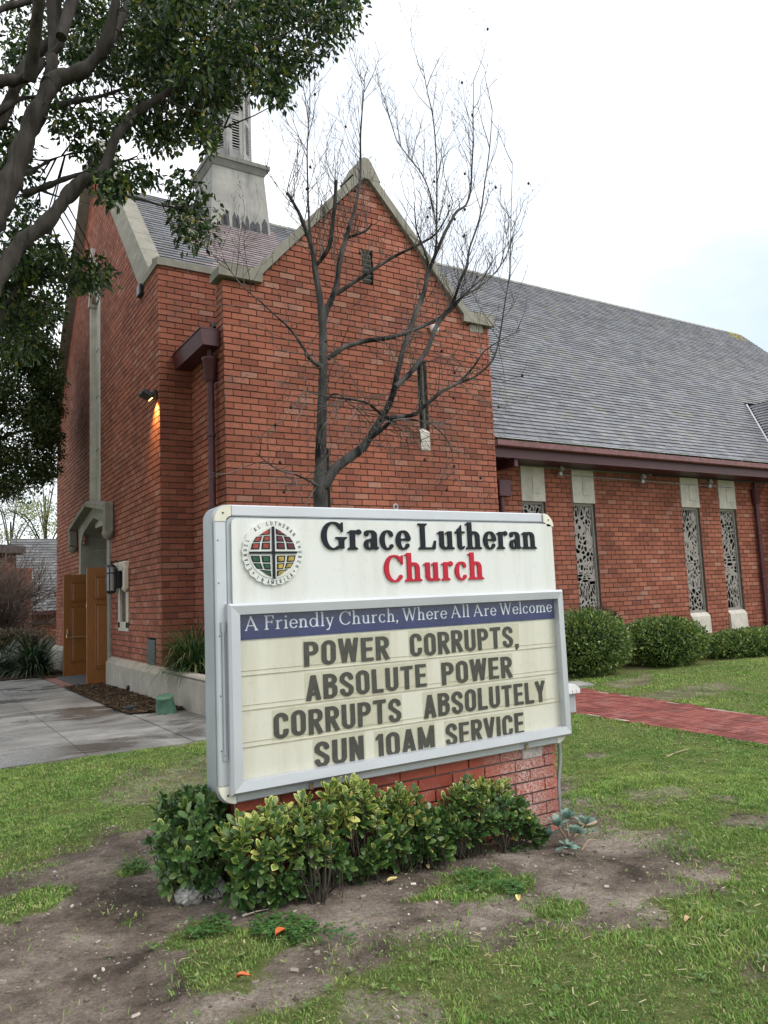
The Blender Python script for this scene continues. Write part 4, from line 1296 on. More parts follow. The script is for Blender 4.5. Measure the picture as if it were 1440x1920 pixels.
def mitre(p_out, p_in, y0=3.742, y1=3.80):
    """one frame member between two mitred corners: outer edge p_out, inner edge p_in"""
    (ax, az), (bx, bz) = p_out; (cx_, cz_), (dx, dz_) = p_in
    k = .22
    m1 = (ax + (cx_ - ax) * k, az + (cz_ - az) * k); m2 = (bx + (dx - bx) * k, bz + (dz_ - bz) * k)
    vs = [(ax, y0 + .014, az), (bx, y0 + .014, bz), (m1[0], y0, m1[1]), (m2[0], y0, m2[1]), (cx_, y0 + .006, cz_), (dx, y0 + .006, dz_), (ax, y1, az), (bx, y1, bz), (cx_, y1 - .004, cz_), (dx, y1 - .004, dz_)]
    mb.add(vs, [(0, 1, 3, 2), (2, 3, 5, 4), (6, 7, 1, 0), (4, 5, 9, 8), (0, 2, 4, 8, 6), (1, 7, 9, 5, 3)])
wl_, wr_, wt_, wb_ = .062, .048, .058, .062
o = [(FX0, FZ0), (FX1, FZ0), (FX1, FZ1), (FX0, FZ1)]
i_ = [(FX0 + wl_, FZ0 + wb_), (FX1 - wr_, FZ0 + wb_), (FX1 - wr_, FZ1 - wt_), (FX0 + wl_, FZ1 - wt_)]
e = .0008
for k in range(4):
    mitre((o[k], o[(k + 1) % 4]), (i_[k], i_[(k + 1) % 4]))
frame = mb.build('cover_frame', [M_alu], sign)
mb = MB(); mb.quad((FX0 + .05, 3.772, FZ0 + .05), (FX1 - .04, 3.772, FZ0 + .05), (FX1 - .04, 3.772, FZ1 - .05), (FX0 + .05, 3.772, FZ1 - .05))
mb.build('clear_cover', [M_cover], frame)
mb = MB()
mb.tube([(FX0 - .018, 3.782, .76), (FX0 - .018, 3.782, 1.40)], .008, 6)
mb.box(FX0 - .028, FX0 - .006, 3.776, 3.796, 1.37, 1.42); mb.box(FX0 - .028, FX0 - .004, 3.780, 3.796, .73, .78)
mb.build('stay_bar', [M_alu_d], frame)
for x in (1.815, 3.33):
    mb = MB(); mb.box(x - .011, x + .011, 3.772, 3.786, .515, .545, 0, .003); mb.tube([(x - .007, 3.779, .545), (x - .006, 3.779, .563), (x + .006, 3.779, .563), (x + .007, 3.779, .545)], .003, 6, 1)
    mb.build('padlock', [M_brass, M_zinc], frame)
mb = MB()
R_ = Matrix.Rotation(math.pi / 2, 3, 'X')
ex = 2.485
mb.tube([(ex + .014 * math.cos(a), 3.88, SZ1 + .024 + .017 * math.sin(a)) for a in np.linspace(-math.pi / 2, 1.5 * math.pi, 17)], .005, 6)
mb.lathe((ex, 3.88, SZ1 - .005), [(.014, 0), (.014, .012)], 10)
mb.build('lifting_eye', [M_zinc], sign)
def sign_brick_mat(name, a, b, eff):
    k = NT(name); r = k.island()
    c = k.ramp(r, [(0, a), (1, b)])
    c = k.mix(.5, c, k.ramp(k.noise(40, 5, .7), [(.3, (.6, .6, .6)), (.7, (1.2, 1.2, 1.2))]), 'MULTIPLY')
    c0 = k.n('ShaderNodeTexCoord'); sp = k.n('ShaderNodeSeparateXYZ'); k.l(c0.outputs['Object'], sp.inputs[0])
    near = k.math('SUBTRACT', 1.0, k.math('MULTIPLY', k.math('ABSOLUTE', k.math('SUBTRACT', sp.outputs['X'], .86)), 2.6))
    f = k.noise(75, 6, .8); g = k.noise(7, 3)
    m = k.math('MULTIPLY', k.ramp(f, [(.44, (0, 0, 0)), (.58, (1, 1, 1))]), k.math('ADD', k.ramp(g, [(.55, (0, 0, 0)), (.75, (.45, .45, .45))]), k.math('MAXIMUM', k.math('MULTIPLY', near, 1.0), 0.0)))
    m2 = k.n('ShaderNodeClamp'); k.l(m, m2.inputs[0])
    c = k.mix(k.math('MULTIPLY', m2.outputs[0], eff), c, (.60, .53, .50)); k.col(c); k.rough(.6, .3); k.bump(f, .2, .003); return k.m
M_sb = sign_brick_mat('sign_base_brick', (.24, .05, .032), (.36, .085, .05), .75)
M_sm = simple('grey_base_mortar', (.27, .25, .23), .95, .1, var=.3, scale=12, bump=.3)
M_sd = simple('base_joint_shadow', (.20, .18, .165), .95, .1, var=.3, scale=12)
bricks = []
b1 = brick_wall('brick_base', sign, (1.41, 3.835), (1, 0), (0, -1), 2.215, -.22, lambda u: .512, course=.0737, brick=.248, mats=[M_sb, M_sm, M_sd], seed=21, jit=.003, bed=.011, head=.010)
b2 = brick_wall('brick_base', sign, (1.41, 4.13), (0, -1), (-1, 0), .27, -.22, lambda u: .512, course=.0737, brick=.248, mats=[M_sb, M_sm, M_sd], seed=22, jit=.003, bed=.011, head=.010)
b3 = brick_wall('brick_base', sign, (3.625, 3.835), (0, 1), (1, 0), .29, -.22, lambda u: .512, course=.0737, brick=.248, mats=[M_sb, M_sm, M_sd], seed=23, jit=.003, bed=.011, head=.010, u_first=.026)
mb = MB(); mb.box(1.435, 3.60, 3.86, 4.12, -.22, .509); mb.box(3.33, 3.50, 3.826, 3.86, .443, .507, 1, .004)
mb.build('base_core', [M_sd, simple('whitened_brick', (.42, .37, .35), .9, .2, var=.3, scale=30, bump=.4)], sign)
mb = MB()
mb.tube(spline([(3.672, 3.86, .55, 0), (3.685, 3.86, .46, 0), (3.68, 3.86, .36, 0), (3.655, 3.86, .24, 0), (3.65, 3.86, .1, 0), (3.65, 3.87, -.05, 0)], 4)[:, :3], .014, 8)
mb.build('conduit', [M_zinc], sign)
# ------------------------------------------------------------------ ground, walks, lawn
def in_poly(P, x, y):
    ins = np.zeros(np.shape(x), bool)
    for i in range(len(P)):
        (ax, ay), (bx, by) = P[i], P[(i + 1) % len(P)]
        ins ^= ((ay > y) != (by > y)) & (x < (bx - ax) * (y - ay) / ((by - ay) if abs(by - ay) > 1e-9 else 1e-9) + ax)
    return ins
def dist_poly(P, x, y):
    d = np.full(np.shape(x), 99.0)
    for i in range(len(P)):
        (ax, ay), (bx, by) = P[i], P[(i + 1) % len(P)]
        dx, dy = bx - ax, by - ay
        h = np.clip(((x - ax) * dx + (y - ay) * dy) / (dx * dx + dy * dy + 1e-9), 0, 1)
        d = np.minimum(d, np.hypot(x - ax - dx * h, y - ay - dy * h))
    return np.where(in_poly(P, x, y), -d, d)
def gpoly(*pp): return [tuple(atZ(px, py)[:2]) for px, py in pp]
class VN:
    """smooth value noise on the ground plane"""
    def __init__(s, seed): s.t = np.random.default_rng(seed).random((256, 256))
    def __call__(s, x, y, sc, oct=3):
        v = 0; a = 1; n = 0
        for o in range(oct):
            X, Y = np.asarray(x) * sc * 2 ** o + 37.1 * o, np.asarray(y) * sc * 2 ** o + 11.7 * o
            i, j = np.floor(X).astype(int), np.floor(Y).astype(int)
            fx, fy = X - i, Y - j; fx = fx * fx * (3 - 2 * fx); fy = fy * fy * (3 - 2 * fy)
            g = lambda p, q: s.t[p % 256, q % 256]
            v = v + a * ((g(i, j) * (1 - fx) + g(i + 1, j) * fx) * (1 - fy) + (g(i, j + 1) * (1 - fx) + g(i + 1, j + 1) * fx) * fy)
            n += a; a *= .5
        return v / n
vn1, vn2, vn3 = VN(1), VN(2), VN(3)
# bare soil in the foreground, worn into the lawn (outlines measured on the ground)
SOIL = [gpoly((-260, 1690), (0, 1652), (110, 1600), (230, 1560), (300, 1545), (420, 1500), (700, 1470), (1050, 1455), (1075, 1520), (1180, 1560), (1260, 1570), (1330, 1590), (1360, 1640), (1290, 1680), (1180, 1712),
              (1010, 1735), (860, 1752), (740, 1768), (660, 1790), (560, 1838), (470, 1852), (400, 1900), (370, 2000), (300, 2400), (-700, 2400), (-700, 1800))]
TURF_IN = [(gpoly((-40, 1710), (0, 1690), (60, 1668), (118, 1660), (122, 1690), (70, 1712), (0, 1728)), .95, 0),
           (gpoly((330, 1738), (345, 1722), (420, 1722), (470, 1735), (540, 1722), (575, 1735), (580, 1770), (520, 1790), (500, 1830), (450, 1852), (380, 1868), (330, 1860), (320, 1815), (350, 1790), (300, 1775)), .9, 1),
           (gpoly((225, 1628), (250, 1618), (275, 1625), (272, 1640), (235, 1640)), .9, 2),
           (gpoly((180, 1712), (230, 1700), (262, 1720), (240, 1738), (200, 1735)), .6, 1),
           (gpoly((775, 1690), (800, 1660), (850, 1630), (930, 1625), (1000, 1640), (985, 1672), (900, 1690), (830, 1690)), .85, 1),
           (gpoly((1010, 1695), (1040, 1680), (1085, 1690), (1080, 1715), (1020, 1718)), .8, 1),
           (gpoly((1100, 1560), (1180, 1575), (1320, 1640), (1330, 1600), (1250, 1560), (1150, 1530)), .35, 0)]
BARE_IN = [gpoly((170, 1490), (240, 1445), (380, 1425), (382, 1500), (330, 1500), (250, 1505)), gpoly((1230, 1300), (1340, 1278), (1400, 1290), (1290, 1312), (1160, 1316)), gpoly((1140, 1280), (1210, 1262), (1230, 1275), (1170, 1290)),
           gpoly((1180, 1480), (1260, 1475), (1290, 1500), (1220, 1510)), gpoly((1060, 1500), (1120, 1490), (1150, 1520), (1080, 1540)), gpoly((720, 1880), (790, 1870), (800, 1920), (720, 1940)), gpoly((1400, 1800), (1480, 1790), (1480, 1830), (1410, 1830))]
def turf(x, y):
    x = np.asarray(x, float); y = np.asarray(y, float)
    wob = (vn1(x, y, 2.2) - .5) * .5 + (vn2(x, y, 9.0) - .5) * .22
    d = dist_poly(SOIL[0], x, y) + wob
    t = np.clip(d / .45 + .42 + (vn3(x, y, 5.5) - .5) * 1.1, 0, 1)
    for P, s, k in TURF_IN:
        dd = dist_poly(P, x, y) + wob * .35
        t = np.maximum(t, s * np.clip(-dd / .12 + .45 + (vn1(x, y, 14) - .5) * 1.2, 0, 1))
    for P in BARE_IN:
        dd = dist_poly(P, x, y) + wob * .7
        t = np.minimum(t, np.clip(dd / .2 + .35, 0.45, 1))
    t = t * np.clip(1.6 - np.clip((vn3(x, y, 1.3) - .63) * 8, 0, 1.25), 0, 1) 
    return t
def bump_z(x, y):
    return gz(x, y) + (vn2(x, y, 1.1, 4) - .5) * .05 + (vn3(x, y, 7, 3) - .5) * .012
# hard surfaces: (polygon, top height)
WALK = [(-.9, 8.45), (2.66, 8.45), (2.66, 20.65), (-.9, 20.65)]
SLAB = [(2.668, 8.5), (3.40, 8.5), (3.40, 11.25), (2.668, 11.45)]
BEDP = [(2.62, 11.4), (3.42, 11.2), (3.42, 17.0), (2.62, 17.0)]
BEDP2 = [(2.62, 19.95), (3.42, 19.95), (3.42, 24.3), (2.0, 24.3), (1.2, 20.7), (2.62, 20.7)]
PATH = [(6.55, 1.0), (6.74, 4.34), (6.90, 7.0), (6.95, 8.66), (8.62, 8.66), (8.12, 5.19), (7.75, 1.0)]
CROSSW = [(3.41, 8.66), (9.1, 8.66), (9.3, 9.2), (3.41, 9.2)]
def hard(x, y, m=0.0):
    h = np.zeros(np.shape(x), bool)
    for P in (WALK, SLAB, PATH, CROSSW, [(2.6, 16.4), (3.42, 16.4), (3.42, 20.0), (2.6, 20.0)]):
        h |= dist_poly(P, np.asarray(x, float), np.asarray(y, float)) < m
    return h
def ground_sheet():
    fx = np.unique(np.concatenate([np.linspace(-60, -3, 20), np.linspace(-3, 9.5, 260), np.linspace(9.5, 22, 60), np.linspace(22, 120, 24)]))
    fy = np.unique(np.concatenate([np.linspace(-40, .5, 16), np.linspace(.5, 9.5, 190), np.linspace(9.5, 26, 60), np.linspace(26, 260, 40)]))
    X, Y = np.meshgrid(fx, fy)
    Z = bump_z(X, Y) * 1.0
    near = np.clip((14 - np.hypot(X - 4, Y - 4)) / 6, 0, 1)
    Z = gz(X, Y) + (Z - gz(X, Y)) * near
    t = turf(X, Y)
    for P in (WALK, SLAB, PATH, CROSSW):
        d = dist_poly(P, X, Y)
        Z = np.where(d < .12, gz(X, Y) - .035 + np.clip(d / .12, 0, 1) * .03, Z)
    n, m = len(fy), len(fx)
    V = np.stack([X.ravel(), Y.ravel(), Z.ravel()], 1)
    i = np.arange(n - 1)[:, None] * m + np.arange(m - 1)[None]
    F = np.stack([i, i + 1, i + m + 1, i + m], -1).reshape(-1, 4)
    k = NT('soil_and_turf')
    at = k.n('ShaderNodeAttribute', attribute_name='turf')
    v = k.obj()
    soil = k.ramp(k.noise(1.9, 7, .72, v, .3), [(.36, (.085, .065, .052)), (.5, (.25, .20, .165)), (.64, (.45, .38, .32))])
    soil = k.mix(.55, soil, k.ramp(k.noise(60, 5, .75, v), [(.36, (.42, .42, .42)), (.64, (1.5, 1.48, 1.45))]), 'MULTIPLY')
    vo = k.n('ShaderNodeTexVoronoi'); vo.inputs['Scale'].default_value = 55; k.l(v, vo.inputs['Vector'])
    soil = k.mix(k.ramp(vo.outputs['Distance'], [(.0, (.7, .7, .7)), (.22, (0, 0, 0))]), soil, (.22, .18, .15))
    grass = k.ramp(k.noise(22, 5, .75, v), [(.3, (.085, .115, .034)), (.5, (.15, .18, .055)), (.72, (.27, .245, .12))])
    f = k.math('ADD', at.outputs['Fac'], k.math('MULTIPLY', k.math('SUBTRACT', k.noise(38, 4, .7, v), .5), .9))
    k.col(k.mix(k.ramp(f, [(.35, (0, 0, 0)), (.62, (1, 1, 1))]), soil, grass)); k.rough(.95, .15)
    k.bump(k.math('ADD', k.noise(45, 6, .75, v), k.math('MULTIPLY', k.noise(160, 3, .7, v), .5)), 1.0, .035)
    o = mesh_np('ground', V, F, k.m, None, None, True, {'turf': t.ravel()})
    tag(o, 'bare brown soil and thin lawn in front of the church', 'ground', kind='structure'); return o
ground_sheet()

def slab_mesh(name, P, z, thick, mat, label, cat, cuts_x=(), cuts_y=(), gap=.009, kind='structure'):
    """a paving polygon cut into slabs by joints"""
    mb = MB()
    xs = [min(p[0] for p in P)] + list(cuts_x) + [max(p[0] for p in P)]
    ys = [min(p[1] for p in P)] + list(cuts_y) + [max(p[1] for p in P)]
    def clip(poly, a, b, c):       # keep a*x+b*y<=c
        out = []
        for i in range(len(poly)):
            p, q = poly[i], poly[(i + 1) % len(poly)]
            fp, fq = a * p[0] + b * p[1] - c, a * q[0] + b * q[1] - c
            if fp <= 0: out.append(p)
            if fp * fq < 0:
                t = fp / (fp - fq); out.append((p[0] + (q[0] - p[0]) * t, p[1] + (q[1] - p[1]) * t))
        return out
    for i in range(len(xs) - 1):
        for j in range(len(ys) - 1):
            q = list(P)
            for (a, b, c) in ((-1, 0, -xs[i] - gap / 2), (1, 0, xs[i + 1] - gap / 2), (0, -1, -ys[j] - gap / 2), (0, 1, ys[j + 1] - gap / 2)):
                q = clip(q, a, b, c)
                if len(q) < 3: break
            if len(q) < 3: continue
            dz = rnd.uniform(-.004, .004)
            top = [(p[0], p[1], z + dz + float(gz(*p))) for p in q]; n = len(q)
            mb.add(top + [(p[0], p[1], p[2] - thick) for p in top], [tuple(range(n))] + [(k, n + k, n + (k + 1) % n, (k + 1) % n) for k in range(n)], 0)
    o = mb.build(name, [mat])
    return tag(o, label, cat, kind=kind)
def walk_mat():
    k = NT('weathered_concrete_walk'); v = k.obj()
    c = k.ramp(k.noise(.9, 6, .65, v, .4), [(.34, (.125, .12, .112)), (.5, (.21, .203, .19)), (.64, (.33, .32, .30))])
    c = k.mix(.5, c, k.ramp(k.noise(55, 5, .75, v), [(.3, (.65, .65, .65)), (.7, (1.25, 1.25, 1.25))]), 'MULTIPLY')
    wet = k.ramp(k.noise(.7, 5, .65, k.obj((.6, 1.3, 1)), .8), [(.49, (0, 0, 0)), (.57, (1, 1, 1))])
    rust = k.ramp(k.noise(1.1, 4, .6, k.obj((.5, 2.2, 1))), [(.62, (0, 0, 0)), (.74, (1, 1, 1))])
    c = k.mix(k.math('MULTIPLY', rust, .5), c, (.12, .075, .045))
    c = k.mix(k.math('MULTIPLY', wet, .55), c, (.055, .054, .05))
    k.col(c); k.rough(k.ramp(wet, [(0, (.85, .85, .85)), (1, (.16, .16, .16))]), .5); k.bump(k.noise(70, 5, .75, v), .3, .006); return k.m
M_walk = walk_mat()
slab_mesh('walkway', WALK, .012, .08, M_walk, 'wide grey concrete walkway leading to the open oak doors', 'walkway', (.35, 1.55), (9.95, 12.1, 14.2, 16.4, 18.5), .012)
slab_mesh('paving_slab', SLAB, .010, .08, M_walk, 'narrow concrete strip between the walkway and the planter wall', 'paving', (), (9.9,), .012)
slab_mesh('concrete_walk', CROSSW, .014, .08, M_walk, 'grey concrete walk crossing the far end of the brick path', 'walkway', (5.0, 6.6, 8.2), ())
def red_tile_mat():
    k = NT('red_landing_brick'); br = k.n('ShaderNodeTexBrick'); k.l(k.obj(), br.inputs['Vector'])
    br.inputs['Color1'].default_value = (.20, .05, .035, 1); br.inputs['Color2'].default_value = (.27, .075, .05, 1); br.inputs['Mortar'].default_value = (.22, .16, .14, 1)
    br.inputs['Scale'].default_value = 1; br.inputs['Brick Width'].default_value = .21; br.inputs['Row Height'].default_value = .105; br.inputs['Mortar Size'].default_value = .008
    k.col(br.outputs['Color']); k.rough(.55, .4); return k.m
slab_mesh('door_landing', [(2.668, 16.45), (3.41, 16.45), (3.41, 20.05), (2.668, 20.05)], .03, .1, red_tile_mat(), 'red brick landing in front of the open doors', 'landing')
mb = MB(); mb.box(2.9, 3.75, 17.3, 19.7, -.085, -.066, 0, .006)
tag(mb.build('door_mat', [simple('grey_door_mat', (.10, .105, .11), .95, .1, bump=.5)]), 'dark grey mat lying on the landing between the door leaves', 'door mat')
# brick path in a basket of pale-jointed bricks, laid brick by brick
def brick_path():
    mb = MB(); r = random.Random(31)
    L_, W_ = .206, .096; g = .014
    z0 = .012
    def put(cx, cy, horiz):
        w, h = (L_, W_) if horiz else (W_, L_)
        pts = [(cx - w / 2, cy - h / 2), (cx + w / 2, cy - h / 2), (cx + w / 2, cy + h / 2), (cx - w / 2, cy + h / 2)]
        ca, sa = math.cos(.03), math.sin(.03)
        P = [(7.4 + x * ca + y * sa, y * ca - x * sa) for x, y in pts]
        c = np.mean(np.array(P), 0)
        if dist_poly(PATH, np.array([c[0]]), np.array([c[1]]))[0] > -.02: return
        z = z0 + r.uniform(-.002, .002)
        t = [r.uniform(-.0015, .0015) for _ in range(4)]
        vs = [(p[0], p[1], z + q) for p, q in zip(P, t)] + [(p[0], p[1], z - .05) for p in P]
        mb.add(vs, [(0, 1, 2, 3), (0, 4, 5, 1), (1, 5, 6, 2), (2, 6, 7, 3), (3, 7, 4, 0)], 0)
    u = (L_ + g)
    for i in range(-10, 12):
        for j in range(2, 46):
            cx, cy = i * u, j * u
            if (i + j) % 2 == 0: put(cx, cy - (W_ + g) / 2, True); put(cx, cy + (W_ + g) / 2, True)
            else: put(cx - (W_ + g) / 2, cy, False); put(cx + (W_ + g) / 2, cy, False)
    mb.add([(p[0], p[1], .006 + float(gz(*p))) for p in PATH], [tuple(range(len(PATH)))], 1)
    k = NT('worn_red_paver'); rr = k.island(); c = k.ramp(rr, [(0, (.13, .034, .027)), (.5, (.20, .054, .043)), (1, (.26, .08, .064))])
    c = k.mix(.5, c, k.ramp(k.noise(40, 5, .7), [(.3, (.7, .7, .7)), (.7, (1.25, 1.25, 1.25))]), 'MULTIPLY')
    c = k.mix(k.math('MULTIPLY', k.ramp(k.noise(2.4, 5, .7), [(.52, (0, 0, 0)), (.75, (1, 1, 1))]), .28), c, (.42, .32, .30))
    k.col(c); k.rough(.8, .3); k.bump(k.noise(90, 4), .3, .004)
    o = mb.build('brick_path', [k.m, simple('pale_path_joint', (.34, .24, .215), .95, .1, var=.3, scale=12)])
    tag(o, 'red brick garden path with pale joints crossing the right lawn', 'path', kind='structure')
brick_path()
mb = MB()
rr_ = random.Random(77)
k = NT('bark_mulch'); k.col(k.ramp(k.island(), [(0, (.03, .02, .014)), (.6, (.075, .05, .034)), (.9, (.13, .10, .06)), (1, (.22, .18, .10))])); k.rough(.95, .1)
for P, n in ((BEDP, 2600), (BEDP2, 1500)):
    xs = [p[0] for p in P]; ys = [p[1] for p in P]
    q = [(p[0], p[1], float(gz(*p)) + .035) for p in P]; mb.add(q, [tuple(range(len(q)))], 0)
    for _ in range(n):
        x, y = rr_.uniform(min(xs), max(xs)), rr_.uniform(min(ys), max(ys))
        if not in_poly(P, np.array([x]), np.array([y]))[0] or (x > 3.38): continue
        l, w = rr_.uniform(.02, .06), rr_.uniform(.008, .022)
        mb.obox((x, y, float(gz(x, y)) + .04 + rr_.uniform(0, .025)), (l, w, .008), Matrix.Rotation(rr_.uniform(0, 6.3), 3, 'Z') @ Matrix.Rotation(rr_.uniform(-.5, .5), 3, 'X'), 0)
tag(mb.build('mulch_bed', [k.m]), 'dark bark mulch along the foot of the church front', 'mulch', kind='stuff')

# grass blades, clover and dry thatch
def blades(n, box, dens, hmin, hmax, wmin, wmax, seed, lean=.9):
    r = np.random.default_rng(seed)
    x = r.uniform(box[0], box[1], n); y = r.uniform(box[2], box[3], n)
    keep = r.random(n) < dens(x, y)
    keep &= ~hard(x, y, .01) & ~in_poly(BEDP, x, y) & ~in_poly(BEDP2, x, y) & ~((x > 1.38) & (x < 3.66) & (y > 3.80) & (y < 4.2)) & ~((x > 3.36) & (y > 9.3))
    x, y = x[keep], y[keep]; n = len(x)
    clump = vn1(x, y, 6, 2)
    tuss = np.clip((vn2(x, y, 2.6, 3) - .5) * 5, -.5, .9)
    h = r.uniform(hmin, hmax, n) * (.35 + 1.1 * clump + .45 * tuss); w = r.uniform(wmin, wmax, n)
    az = r.uniform(0, 2 * np.pi, n); ln = r.uniform(.25, 1.0, n) * lean * h
    dx, dy = np.cos(az), np.sin(az); sx, sy = -dy, dx
    tw = r.uniform(-.8, .8, n); sx, sy = sx * np.cos(tw) - sy * np.sin(tw), sx * np.sin(tw) + sy * np.cos(tw)
    z = bump_z(x, y) - .004
    def P(t, k, wd): return np.stack([x + dx * ln * t ** 1.7 + sx * w * wd * k, y + dy * ln * t ** 1.7 + sy * w * wd * k, z + h * t * (1 - .25 * t)], 1)
    V = np.stack([P(0, -1, .8), P(0, 1, .8), P(.55, -1, 1.0), P(.55, 1, 1.0), P(1, 0, 0)], 1).reshape(-1, 3)
    b = np.arange(n)[:, None] * 5
    F = np.concatenate([b + np.array([[0, 1, 3]]), b + np.array([[0, 3, 2]]), b + np.array([[2, 3, 4]])], 1).reshape(-1, 3)
    return V, F
def grass_mat(name, stops, dry):
    k = NT(name); c = k.ramp(k.island(), stops)
    f = k.noise(1.1, 4, .65); c = k.mix(k.math('MULTIPLY', k.ramp(f, [(.44, (0, 0, 0)), (.70, (1, 1, 1))]), .65), c, dry)
    f2 = k.noise(.6, 3, .6, k.obj((1, 1, 1)), 1.0); c = k.mix(.6, c, k.ramp(f2, [(.35, (.62, .72, .62)), (.65, (1.25, 1.2, 1.1))]), 'MULTIPLY')
    f3 = k.noise(7, 4, .6); c = k.mix(.7, c, k.ramp(f3, [(.36, (.60, .68, .60)), (.64, (1.32, 1.25, 1.2))]), 'MULTIPLY')
    k.col(c); k.rough(.55, .3)
    tl = k.n('ShaderNodeBsdfTranslucent'); k.l(c, tl.inputs[0]); mx = k.n('ShaderNodeMixShader'); mx.inputs[0].default_value = .35
    k.l(k.p.outputs[0], mx.inputs[1]); k.l(tl.outputs[0], mx.inputs[2]); k.l(mx.outputs[0], k.out.inputs[0]); return k.m
M_grass = grass_mat('lawn_blade', [(0, (.10, .205, .040)), (.45, (.175, .32, .07)), (.80, (.26, .39, .10)), (.92, (.38, .42, .16)), (1, (.56, .50, .29))], (.34, .38, .13))
VS, FS = [], []; off = 0
near = lambda x, y: turf(x, y) ** 1.6 * .95 + .012
for (n, box, hm, hx, wm, wx, sd) in ((430000, (-.7, 5.8, 1.2, 5.0), .010, .034, .0016, .0032, 1), (170000, (-.2, 3.9, 4.6, 8.6), .012, .034, .002, .004, 2), (150000, (3.6, 8.4, 3.6, 8.6), .012, .034, .0024, .0046, 3),
                                     (90000, (5.0, 9.5, 1.5, 5.0), .012, .034, .002, .0042, 4), (90000, (7.6, 16.5, 4.0, 10.6), .014, .036, .004, .008, 5), (30000, (-8, 2.5, 20.8, 30), .03, .07, .008, .014, 6)):
    v, f = blades(n, box, near, hm, hx, wm, wx, sd)
    VS.append(v); FS.append(f + off); off += len(v)
o = mesh_np('grass', np.concatenate(VS), np.concatenate(FS), M_grass)
tag(o, 'short green lawn grass, worn thin round the name board', 'grass', kind='stuff')
# low clover and weeds in the worn patches
def clover():
    r = np.random.default_rng(5); V = []; F = []; n0 = 0
    pats = [(gpoly((470, 1730), (560, 1720), (600, 1745), (560, 1775), (480, 1765)), 340), (gpoly((225, 1628), (250, 1618), (275, 1625), (272, 1640), (235, 1640)), 130), (gpoly((330, 1740), (420, 1722), (440, 1750), (360, 1765)), 130),
            (gpoly((930, 1665), (960, 1655), (990, 1668), (960, 1685)), 130), (gpoly((960, 1570), (1000, 1575), (1000, 1600), (950, 1600)), 160), (gpoly((330, 1640), (420, 1640), (410, 1680), (350, 1665)), 120), (gpoly((475, 1655), (525, 1650), (530, 1675), (480, 1680)), 110), (gpoly((850, 1640), (930, 1630), (940, 1670), (860, 1680)), 160),
            (gpoly((1230, 1560), (1300, 1570), (1300, 1610), (1240, 1600)), 60), (gpoly((570, 1740), (690, 1745), (660, 1775), (580, 1780)), 80), (gpoly((800, 1580), (960, 1560), (970, 1600), (820, 1620)), 120)]
    for P, n in pats:
        A = np.array(P); lo, hi = A.min(0), A.max(0)
        for _ in range(n):
            x, y = r.uniform(lo, hi)
            if not in_poly(P, np.array([x]), np.array([y]))[0]: continue
            z = float(bump_z(x, y)) + r.uniform(.012, .04); a0 = r.uniform(0, 6.28); s = r.uniform(.007, .014)
            for kx in range(3):
                a = a0 + kx * 2.09; c, sn = math.cos(a), math.sin(a)
                pts = [(0, 0, 0), (.55 * s, .55 * s, .1 * s), (1.25 * s, .5 * s, .2 * s), (1.45 * s, 0, .12 * s), (1.25 * s, -.5 * s, .2 * s), (.55 * s, -.55 * s, .1 * s)]
                tz = r.uniform(-.3, .3)
                V += [(x + p[0] * c - p[1] * sn, y + p[0] * sn + p[1] * c, z + p[2] + p[0] * tz) for p in pts]; F.append([n0 + i for i in range(6)]); n0 += 6
    o = mesh_np('clover', V, F, leaf_mat('clover_leaf', [(0, (.04, .11, .03)), (.6, (.075, .17, .045)), (1, (.13, .22, .06))], .3))
    tag(o, 'low patches of clover in the bare soil', 'clover', kind='stuff')
